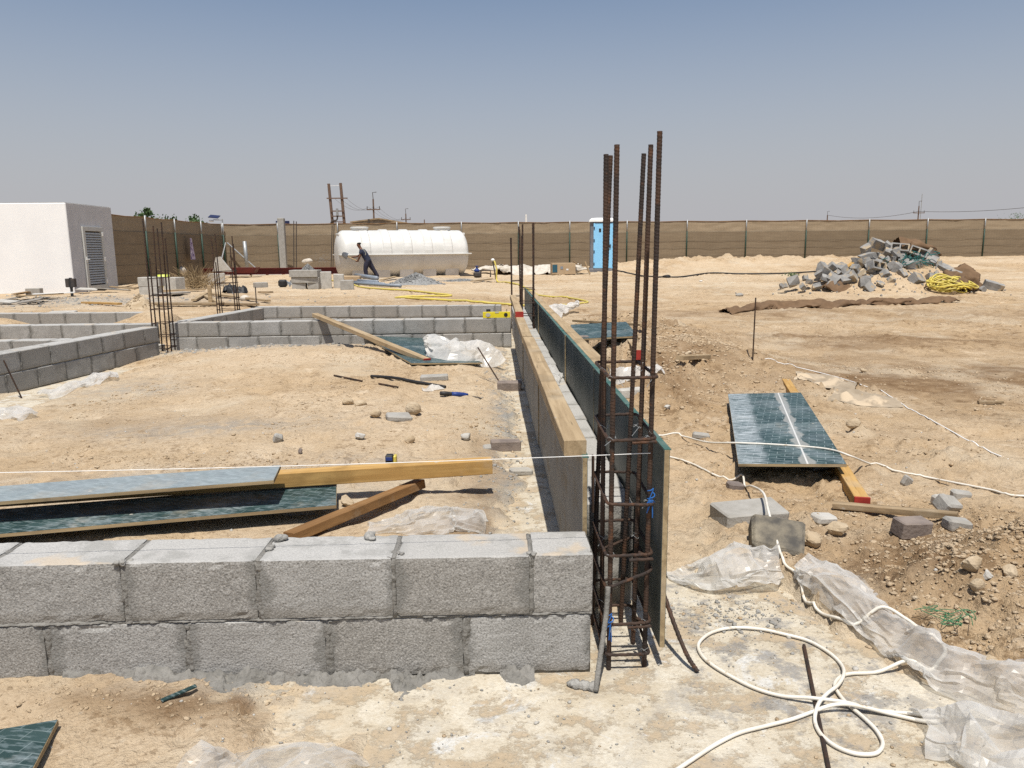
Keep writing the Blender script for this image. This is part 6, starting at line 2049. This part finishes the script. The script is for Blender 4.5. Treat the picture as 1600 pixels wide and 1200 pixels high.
# pump and pipes right of the tank
g = G(746, 434)
t = thing('water_pump', 'small dark water pump with a blue valve beside the tank', 'pump', g)
MB().bbox(g + Vector((0, .1, .13)), (.34, .3, .24), .06).build('body', MT['dark'], t)
MB().lathe(g + Vector((-.02, .1, .25)), [(.10, 0), (.14, .05), (.06, .12), (.03, .2), (.09, .24), (.0001, .25)], 14).build('valve', MT['blue'], t, smooth=True)
MB().tube([g + Vector((.1, .1, .3)), g + Vector((.55, .1, .3)), g + Vector((.55, .1, .02))], .03, 7).build('frame', MT['dark'], t)
MB().tube([g + Vector((.15, .1, .3)), g + Vector((.15, .1, .02))], .025, 7).build('frame_leg', MT['dark'], t)
MB().tube([g + Vector((-.15, .1, .1)), g + Vector((-.75, .1, .10))], .035, 7).build('outlet_pipe', MT['dark'], t)
g = G(775, 437)
t = thing('stand_pipe', 'thin dark stand pipe with a white cap right of the tank', 'pipe', g)
MB().tube([g, g + Vector((-.12, 0, .75))], .028, 8).build('pipe', MT['dark'], t)
MB().lathe(g + Vector((-.12, 0, .75)), [(.001, -.02), (.07, 0), (.08, .06), (.03, .1), (.001, .1)], 12).build('cap', MT['white'], t, smooth=True)
g = G(777, 441)
pth = spline([g + Vector((-.10, .2, .80)), g + Vector((-.02, .1, .5)), g + Vector((0, 0, .06)), g + Vector((.35, -.8, .05))] + [G(812, 447) + Vector((0, 0, .04)), G(838, 462) + Vector((0, 0, .04))], 8)
solo(MB().tube(pth, .03, 8), 'hose', 'yellow hose hanging from the stand pipe onto the sand', 'hose', MT['hose'], g, smooth=True)
# sacks, box and sheeting by the toilet
drape('heap of white sheeting on the ground left of the cardboard box', [Y(738, 433, 36).xy.to_3d(), Y(780, 432, 36.0).xy.to_3d(), Y(820, 430, 36).xy.to_3d(), Y(868, 428, 36).xy.to_3d(), Y(905, 428, 36).xy.to_3d()], (.35, .45, .7, .9, .4), 81, (.92, .78), .7, 'paper', 'white_sheeting', 'plastic sheet', .10, 60, None, .48)
sheet('brown earthy cloth lump right of the stand pipe', [Y(776, 430, 36.6).xy.to_3d(), Y(788, 430, 36.6).xy.to_3d(), Y(800, 430, 36.6).xy.to_3d()], (.3, .5, .3), (.3, .45, .2), 82, 'tarp', .1, 'cloth_heap', 40, 24, .3, 'cloth')
g = Y(881, 434, 34.3); g.z = ht(g.x, g.y)
t = thing('cardboard_box', 'brown cardboard appliance box with a dark blue end by the toilet', 'box', g, rz=.12)
MB().bbox((0, .2, .26), (1.06, .45, .50), .01).build('carton', MT['card'], t, world=False)
MB().bbox((-.41, -.03, .27), (.22, .012, .34), .001).build('blue_print', MT['screen'], t, world=False)
MB().bbox((-.10, -.03, .30), (.12, .012, .12), .001).build('print', MT['pvc'], t, world=False)
MB().bbox((.15, -.03, .22), (.10, .012, .07), .001).build('white_label', MT['white'], t, world=False)
MB().box((.56, .2, .50), (.25, .45, .012), (0, .7, 0)).build('flap', MT['card'], t, world=False)
solo(MB().box((g.x + 1.05, g.y, g.z + .28), (.06, .05, .60), (0, -.4, .2)), 'plank', 'short plank propped on the sheeting beside the toilet', 'timber', MT['timber_old'], (g.x + 1.05, g.y, g.z))
drape('white torn sacks between the cardboard box and the toilet', [Y(897, 433, 34.8).xy.to_3d(), Y(907, 433, 34.8).xy.to_3d(), Y(918, 433, 34.8).xy.to_3d()], (.2, .35, .25), 83, (.85, .7), .5, 'paper', 'torn_sacks', 'sacks', .06, 60, None, .35)
# scrap in front of the white hut and the planks behind the walls
rs = random.Random(44)
scr = [('grey slate like board in the scrap under the white hut', 20, 470, 'ply_grey'), ('brown board on top of the scrap under the white hut', 32, 463, 'card'), ('dark thin board at the edge of the scrap heap', 60, 468, 'driftwood'), ('pale board nearest the picture edge in the scrap', 6, 476, 'conc_pale'),
       ('long dark board stretched below the scrap', 45, 476, 'ply_grey'), ('white paper sheet on the grey gravel before the hut', 82, 465, 'white'), ('grey flat stone near the white paper sheet', 53, 473, 'conc'), ('square concrete tile on the grey gravel', 175, 457, 'conc'), ('small board leaning by the hut door', 142, 458, 'conc_pale'), ('dark board beside the square concrete tile', 190, 453, 'driftwood'), ('light board lying before the pair of blocks', 205, 450, 'timber_old')]
for k, (lb, px, py, mt) in enumerate(scr):
    g = G(px, py)
    panel(lb, g + Vector((0, .1, .07 + .02 * (k % 3))), rs.uniform(.45, 1.0), rs.uniform(.25, .5), Euler((rs.uniform(-.12, .16), rs.uniform(-.2, .2), rs.uniform(-.5, .5))).to_matrix(), mt, mt, .025, 'scrap_board', edge=mt)
pl = [((130, 476), (188, 479), 'bright timber lying flat behind the short block walls', 'timber', .10), ((238, 478), (345, 479), 'long dark plank behind the slim leaning cage', 'driftwood', .30), ((303, 472), (323, 461), 'short plank tilted up by the upright batten', 'timber_old', .12), ((316, 463), (346, 478), 'plank slanting behind the second slim cage', 'timber_old', .12),
      ((330, 462), (420, 474), 'long pale plank on sand right of the second slim cage', 'timber_old', .10), ((250, 458), (320, 455), 'thin board on sand before the dry brush', 'timber_old', .2), ((348, 478), (400, 480), 'dark plank in front of the long pale plank', 'driftwood', .18), ((406, 459), (424, 460), 'short brown plank by the tipped grey block', 'driftwood', .15), ((243, 463), (292, 460), 'flat grey board on the gravel patch', 'ply_grey', .5)]
for (a, b, lb, mt, w_) in pl:
    A_, B_ = G(*a), G(*b)
    timber(lb, A_ + Vector((0, 0, .05)), B_ + Vector((0, 0, .06)), w_, .045, mt, name='plank')
g = G(329, 473)
solo(MB().bbox(g + Vector((0, 0, .2)), (.09, .04, .44), .004), 'batten', 'pale batten standing upright in the sand behind the walls', 'timber', MT['timber_old'], g)
g = G(372, 458)
sheet('dark tarpaulin scrap with white paper near the second slim cage', [G(352, 459), G(366, 458), G(380, 457)], (.2, .35, .2), (.15, .25, .1), 91, 'black', .08, 'tarpaulin_scrap', 36, 20, .25, 'scrap')
g = G(383, 470)
o = rock_mesh(22, .12, .1, .1, angular=.3).build('white_stone', MT['paper'], smooth=True); o.location = g + Vector((0, 0, .06)); tag(o, 'small white stone on sand between the far planks', 'stone')
solo(MB().tube([G(401, 479), G(401, 479) + Vector((0, 0, .42))], .012, 6), 'steel_stake', 'short dark stake behind the end of the cross wall', 'stake', MT['dark'], G(401, 479))
for k, (px, py, s, lb) in enumerate(((1425, 439, .3, ''), )):
    pass
for k, (px, py, w_, lb) in enumerate(((1042, 434, 14, 'dark rag on the sand before the back fence'), (1095, 440, 6, 'scrap of white paper on the far open sand'), (1156, 463, 14, 'grey stones scattered short of the brown cloth strip'))):
    g = G(px, py); d = g.length; r = w_ / 2 / FPX * d
    o = rock_mesh(60 + k, r, r * .7, r * .45).build(('cloth_rag', 'paper_scrap', 'stone')[k], MT[('black', 'white', 'conc')[k]]); o.location = g + Vector((0, 0, r * .3)); tag(o, lb, ('rag', 'paper', 'stone')[k])
cable('black water pipe lying along the foot of the back fence', [(960, 424), (1010, 424), (1060, 424), (1110, 425), (1160, 424), (1240, 423), (1330, 424)], .03, 'black', 'water_pipe')

# ------------------------------------------------------------------ beyond the fence
def pole(label, px, py, yy, arms, lamp=False, r=.11):
    tp = Y(px, py, yy)
    o = thing('utility_pole', label, 'pole', (tp.x, yy, 0))
    MB().tube([(tp.x, yy, 0), (tp.x, yy, tp.z)], [r * 1.3, r], 8).build('pole', MT['pole'], o)
    for (dz, w_) in arms:
        MB().box((tp.x, yy - .15, tp.z - dz), (w_, .14, .14)).build('crossarm', MT['pole'], o)
        for s in (-1, 1, 0):
            MB().tube([(tp.x + s * (w_ / 2 - .08), yy - .15, tp.z - dz + .05), (tp.x + s * (w_ / 2 - .08), yy - .15, tp.z - dz + .45)], .05, 6).build('insulator', MT['dark'], o)
    if lamp:
        MB().tube([(tp.x, yy, tp.z), (tp.x - .05, yy, tp.z + .9), (tp.x + .5, yy, tp.z + .95)], .05, 6).build('top_hook', MT['dark'], o)
    return tp


a, b = Y(513.5, 287, 92), Y(532, 286, 92)
H = thing('power_pylon', 'two legged wooden power pylon beyond the fence left of the tank', 'pylon', ((a.x + b.x) / 2, 92, 0))
for q, dx in ((a, .45), (b, .45)):
    MB().tube([(q.x + dx, 92, 0), (q.x, 92, q.z)], .17, 8).build('leg', MT['pole'], H)
for z, w_ in ((Y(520, 310, 92).z, 2.4), (Y(520, 330, 92).z, 1.6), (Y(520, 338, 92).z, 1.6), (Y(520, 347, 92).z, 1.6)):
    MB().box(((a.x + b.x) / 2 + .25, 91.8, z), (w_, .12, .13)).build('crossarm', MT['pole'], H)
MB().tube([((a.x + b.x) / 2 - .9, 92, a.z - .25), ((a.x + b.x) / 2 + .9, 92, a.z - .22)], .02, 4).build('wire', MT['white'], H)
MB().tube([((a.x + b.x) / 2 + .2, 91.7, Y(520, 326, 92).z), ((a.x + b.x) / 2 + .2, 91.7, Y(520, 337, 92).z)], .14, 8).build('transformer', MT['galv'], H)
MB().tube(spline([((a.x + b.x) / 2 + .2, 91.7, Y(520, 337, 92).z), ((a.x + b.x) / 2 + .1, 91.7, Y(520, 344, 92).z), ((a.x + b.x) / 2 - .6, 91.7, Y(520, 349, 92).z), ((a.x + b.x) / 2 - .6, 91.7, 2)], 5), .09, 6).build('cable_riser', MT['dark'], H)
p2 = pole('wooden pole with one crossarm rising right behind the tank', 583, 311, 112, [(1.45, 1.9)], True)
p3_ = pole('smaller far pole with a crossarm above the tank end', 634, 334, 150, [(1.1, 1.8)], True)
p4_ = pole('short distant pole top just right of the small crossarm pole', 663, 343, 190, [], False, .12)
p5_ = pole('far pole with a crossarm above the rubble pile', 1436, 322, 150, [(1.3, 2.2)], True)
p6_ = pole('tiny distant pole above the fence before the rubble pile', 1293, 336, 200, [], True, .14)
q = Y(1441, 303, 170)
solo(MB().tube([(q.x, 170, 0), (q.x, 170, q.z)], .07, 6), 'lamp_mast', 'thin tall mast beside the far crossarm pole', 'mast', MT['galv'], (q.x, 170, 0))
q = Y(822, 335, 70)
solo(MB().tube([(q.x, 70, 0), (q.x, 70, q.z)], .09, 6), 'white_mast', 'white pole tip showing above the fence near the second cage', 'mast', MT['white'], (q.x, 70, 0))


def wire(label, a, b, sag, r=.025):
    pts = [Vector(a).lerp(Vector(b), t) + Vector((0, 0, -sag * 4 * t * (1 - t))) for t in np.linspace(0, 1, 14)]
    solo(MB().tube(pts, r, 4), 'power_line', label, 'power line', MT['dark'], pts[0])


for k, s in enumerate((-.7, 0, .7)):
    nm = ('outer', 'middle', 'inner')[k]
    wire('%s wire sagging between the two legged pylon and the pole behind the tank' % nm, (b.x + s, 92, Y(532, 311, 92).z), (p2.x + s, 112, p2.z - 1.1), .8, .014)
    wire('%s wire sagging from the pole behind the tank to the smaller far pole' % nm, (p2.x + s, 112, p2.z - 1.1), (p3_.x + s, 150, p3_.z - .8), 1.0, .016)
wire('single wire climbing from the far crossarm pole out of the picture', (p5_.x, 150, p5_.z - 1), (Y(1680, 315, 120).x, 120, Y(1680, 315, 120).z), .6, .035)
wire('single wire from the tiny distant pole to the far crossarm pole', (p6_.x, 200, p6_.z), (p5_.x, 150, p5_.z - 1), 1.0, .035)
# old building
yy = 66
xa, xb_ = Y(551, 345, yy).x, Y(641, 345, yy).x
ob = thing('old_building', 'weathered low building with a shallow gable just above the tank', 'building', ((xa + xb_) / 2, yy + 3, 0))
zt0, zt1, zt2 = Y(560, 348, yy).z, Y(592, 342.5, yy).z, Y(630, 347, yy).z
xm = Y(592, 345, yy).x
MB().prism([(xa, yy, 0), (xm + 1.0, yy, 0), (xm + 1.0, yy, zt1 - .10), (xm, yy, zt1), (xa, yy, zt0)], (0, 6, 0)).build('wall', MT['oldwall'], ob)
MB().prism([(xm + 1.005, yy + .02, 0), (xb_, yy + .02, 0), (xb_, yy + .02, zt2 - .1), (xm + 1.005, yy + .02, zt1 - .15)], (0, 6, 0)).build('pale_wall', MT['oldwall_pale'], ob)
MB().prism([(xa - .2, yy - .2, zt0), (xm, yy - .2, zt1), (xb_ + .9, yy - .2, zt2 - .35), (xb_ + .9, yy - .2, zt2 - .25), (xm, yy - .2, zt1 + .10), (xa - .2, yy - .2, zt0 + .10)], (0, 6.4, 0)).build('roof', MT['driftwood'], ob)
q = Y(571, 346, 64)
MB().tube([(q.x, 65.7, 0), (q.x, 65.7, q.z + .25)], .07, 6).build('downpipe', MT['dark'], ob)


def tree(label, px, py, yy, w_, seed, h=None):
    tp = Y(px, py, yy); rs_ = random.Random(seed)
    o = thing('acacia_tree', label, 'tree', (tp.x, yy, 0))
    hh_ = tp.z
    mb = MB().tube(spline([(tp.x, yy, 0), (tp.x + .15, yy, hh_ * .3), (tp.x - .1, yy, hh_ * .6), (tp.x, yy, hh_ * .85)], 5), [.16 - .13 * k / 15 for k in range(16)], 7)
    for k in range(7):
        a = rs_.random() * 6.28; z = hh_ * rs_.uniform(.4, .7)
        mb.tube([(tp.x, yy, z), (tp.x + math.cos(a) * w_ * .25, yy + math.sin(a) * w_ * .25, z + .5), (tp.x + math.cos(a) * w_ * .42, yy + math.sin(a) * w_ * .42, z + .9)], [.06, .04, .015], 5)
    mb.build('trunk', MT['bark'], o)
    mb = MB(); cl = []
    for k in range(26):
        a = rs_.random() * 6.28; r = w_ * .5 * math.sqrt(rs_.random()); z = hh_ * (.50 + .46 * (1 - (r / (w_ * .5)) ** 2) * rs_.uniform(.5, 1.0))
        cl.append((Vector((tp.x + r * math.cos(a), yy + r * math.sin(a), z)), w_ * rs_.uniform(.08, .16)))
    cl.append((Vector((tp.x, yy, hh_ - .25)), w_ * .09))
    for k in range(1700):
        c, r = cl[rs_.randrange(len(cl))]
        p = c + Vector((rs_.gauss(0, r * .6), rs_.gauss(0, r * .6), rs_.gauss(0, r * .5)))
        u_ = Vector((rs_.gauss(0, 1), rs_.gauss(0, 1), rs_.gauss(0, 1))).normalized(); v_ = u_.orthogonal().normalized(); s = rs_.uniform(.06, .13)
        mb.add([p - u_ * s, p + v_ * s * .5, p + u_ * s, p - v_ * s * .5], [(0, 1, 2, 3)])
    mb.build('crown', MT['leaf'], o)


tree('tallest green tree crown poking above the shaded fence', 230, 324, 52, 1.9, 1)
tree('small green crown beside the tallest tree above the shaded fence', 212, 335, 52, 1.1, 2)
tree('low tree crown showing right beside the white hut roof', 187, 336, 48, 1.9, 3)
tree('broad green crown above the shaded fence near its middle', 270, 337, 56, 2.2, 4)
tree('broad green crown above the shaded fence nearest the corner', 300, 338, 56, 2.6, 5)
tree('wide flat green crown above the fence at the far edge of the picture', 1590, 335, 90, 5.5, 6)

# ------------------------------------------------------------------ loose clods and gravel on the ground
ico = []
phi = (1 + 5 ** .5) / 2
for a, b in ((-1, phi), (1, phi), (-1, -phi), (1, -phi)):
    ico += [(a, b, 0), (0, a, b), (b, 0, a)]
ico = np.array(ico) / math.sqrt(1 + phi * phi)
from itertools import combinations
fc = [t_ for t_ in combinations(range(12), 3) if all(abs(np.linalg.norm(ico[i] - ico[j]) - 1.0515) < .01 for i, j in combinations(t_, 2))]
fcs = []
for (i, j, k) in fc:
    n = np.cross(ico[j] - ico[i], ico[k] - ico[i])
    fcs.append((i, j, k) if n @ ico[i] > 0 else (i, k, j))
fcs = np.array(fcs)


def scatter(name, label, pts, sizes, mat, seed, flat=.65):
    r_ = np.random.RandomState(seed); n = len(pts)
    V = ico[None] * (1 + r_.uniform(-.35, .35, (n, 12, 1)))
    ang = r_.uniform(0, 6.28, n); c, s = np.cos(ang), np.sin(ang)
    V = V * np.stack([r_.uniform(.7, 1.3, n), r_.uniform(.7, 1.3, n), r_.uniform(.5, .9, n) * flat / .65], -1)[:, None]
    X = V[..., 0] * c[:, None] - V[..., 1] * s[:, None]; Yv = V[..., 0] * s[:, None] + V[..., 1] * c[:, None]
    V = np.stack([X, Yv, V[..., 2]], -1) * sizes[:, None, None] + pts[:, None]
    F = (fcs[None] + (np.arange(n) * 12)[:, None, None]).reshape(-1, 3)
    me = bpy.data.meshes.new(name)
    me.vertices.add(n * 12); me.vertices.foreach_set('co', V.astype(np.float32).ravel())
    me.loops.add(F.size); me.loops.foreach_set('vertex_index', F.astype(np.int32).ravel())
    me.polygons.add(len(F)); me.polygons.foreach_set('loop_start', np.arange(0, F.size, 3, dtype=np.int32)); me.polygons.foreach_set('loop_total', np.full(len(F), 3, np.int32))
    me.update(calc_edges=True); me.materials.append(MT[mat])
    o = bpy.data.objects.new(name, me); COL.objects.link(o)
    return tag(o, label, 'clods', kind='stuff')


def ground_pts(X, Yv, S):
    z = Tg(X, Yv)
    m = np.array([slab_extent(a, b) for a, b in zip(X, Yv)])
    z = np.where(m, np.maximum(z, 0.0), z)
    ok = ~((Yv > 2.22) & (Yv < 2.45) & (X < .31)) & ~((X > .22) & (X < .56) & (Yv > 2.5) & (Yv < 13))
    return np.stack([X, Yv, z + S * .12], -1)[ok], S[ok]


nr_ = np.random.RandomState(77)
def field(n, fx, fy, smin, smax, dens=None):
    X = fx(n); Yv = fy(n)
    if dens is not None:
        keep = nr_.rand(n) < dens(X, Yv); X, Yv = X[keep], Yv[keep]
    S = smin * (smax / smin) ** (nr_.rand(len(X)) ** 2.2)
    return ground_pts(X, Yv, S)


cl_d = lambda x, y: np.clip(.05 + .95 * sm(fbm(x * 1.3, y * 1.3, 4, 140), .05, .40) + .9 * blob(x, y, 2.0, 2.6, .5, .5) + .8 * blob(x, y, 2.2, 1.95, .5, .5), 0, 1) * (1 - .88 * slab_mask(x, y))
A1 = field(34000, lambda n: nr_.uniform(-2.2, 2.9, n), lambda n: nr_.uniform(1.5, 4.6, n), .0018, .0095, cl_d)
A2 = field(30000, lambda n: nr_.uniform(-4.4, 5.5, n), lambda n: nr_.uniform(4.4, 11, n), .004, .017, cl_d)
A3 = field(9000, lambda n: nr_.uniform(-12, 16, n), lambda n: nr_.uniform(10, 34, n), .009, .035, cl_d)
A4 = field(8000, lambda n: nr_.normal(2.05, .36, n), lambda n: nr_.normal(2.55, .42, n), .0025, .0135, lambda x, y: 1 - slab_mask(x, y))
A5 = field(7000, lambda n: nr_.normal(1.85, .5, n), lambda n: nr_.normal(8.8, 1.9, n), .004, .024, lambda x, y: (x > .72) * 1.0)
A6 = field(14000, lambda n: nr_.uniform(1.0, 9, n), lambda n: nr_.uniform(4.5, 15, n), .0035, .015, lambda x, y: sm(fbm(x * .9, y * .9, 4, 166), -.05, .35))
P_ = np.concatenate([A1[0], A2[0], A3[0], A4[0], A5[0], A6[0]]); S_ = np.concatenate([A1[1], A2[1], A3[1], A4[1], A5[1], A6[1]])
MT['clod'] = simple('sand_clods', (.44, .33, .21, 1), (.30, .21, .125, 1), 5, .95, .6, 90, .004)
scatter('loose_clods', 'small crumbs and clods of sand strewn over the ground', P_, S_, 'sand', 4, .5)
B1 = field(900, lambda n: nr_.uniform(-.9, 1.3, n), lambda n: nr_.uniform(1.6, 2.9, n), .0012, .005)
B2 = field(900, lambda n: nr_.normal(.08, .13, n), lambda n: nr_.uniform(2.6, 10, n), .003, .013)
B3 = field(420, lambda n: nr_.normal(.85, .13, n), lambda n: nr_.normal(2.60, .09, n), .0015, .010)
B4 = field(900, lambda n: nr_.normal(-10.5, 2.6, n), lambda n: nr_.normal(19.5, 1.3, n), .01, .04)
B5 = field(500, lambda n: nr_.normal(-3.2, .8, n), lambda n: nr_.normal(10.1, .25, n), .008, .03)
scatter('grey_crumbs', 'dark grey mortar crumbs scattered over slab and sand', np.concatenate([B1[0], B2[0], B3[0], B4[0], B5[0]]), np.concatenate([B1[1], B2[1], B3[1], B4[1], B5[1]]), 'mortar_dry', 6)
C1 = field(900, lambda n: nr_.uniform(-3, 3, n), lambda n: nr_.uniform(1.6, 7, n), .002, .009)
scatter('lime_crumbs', 'pale lime crumbs scattered over the sand', C1[0], C1[1], 'conc_pale', 8)
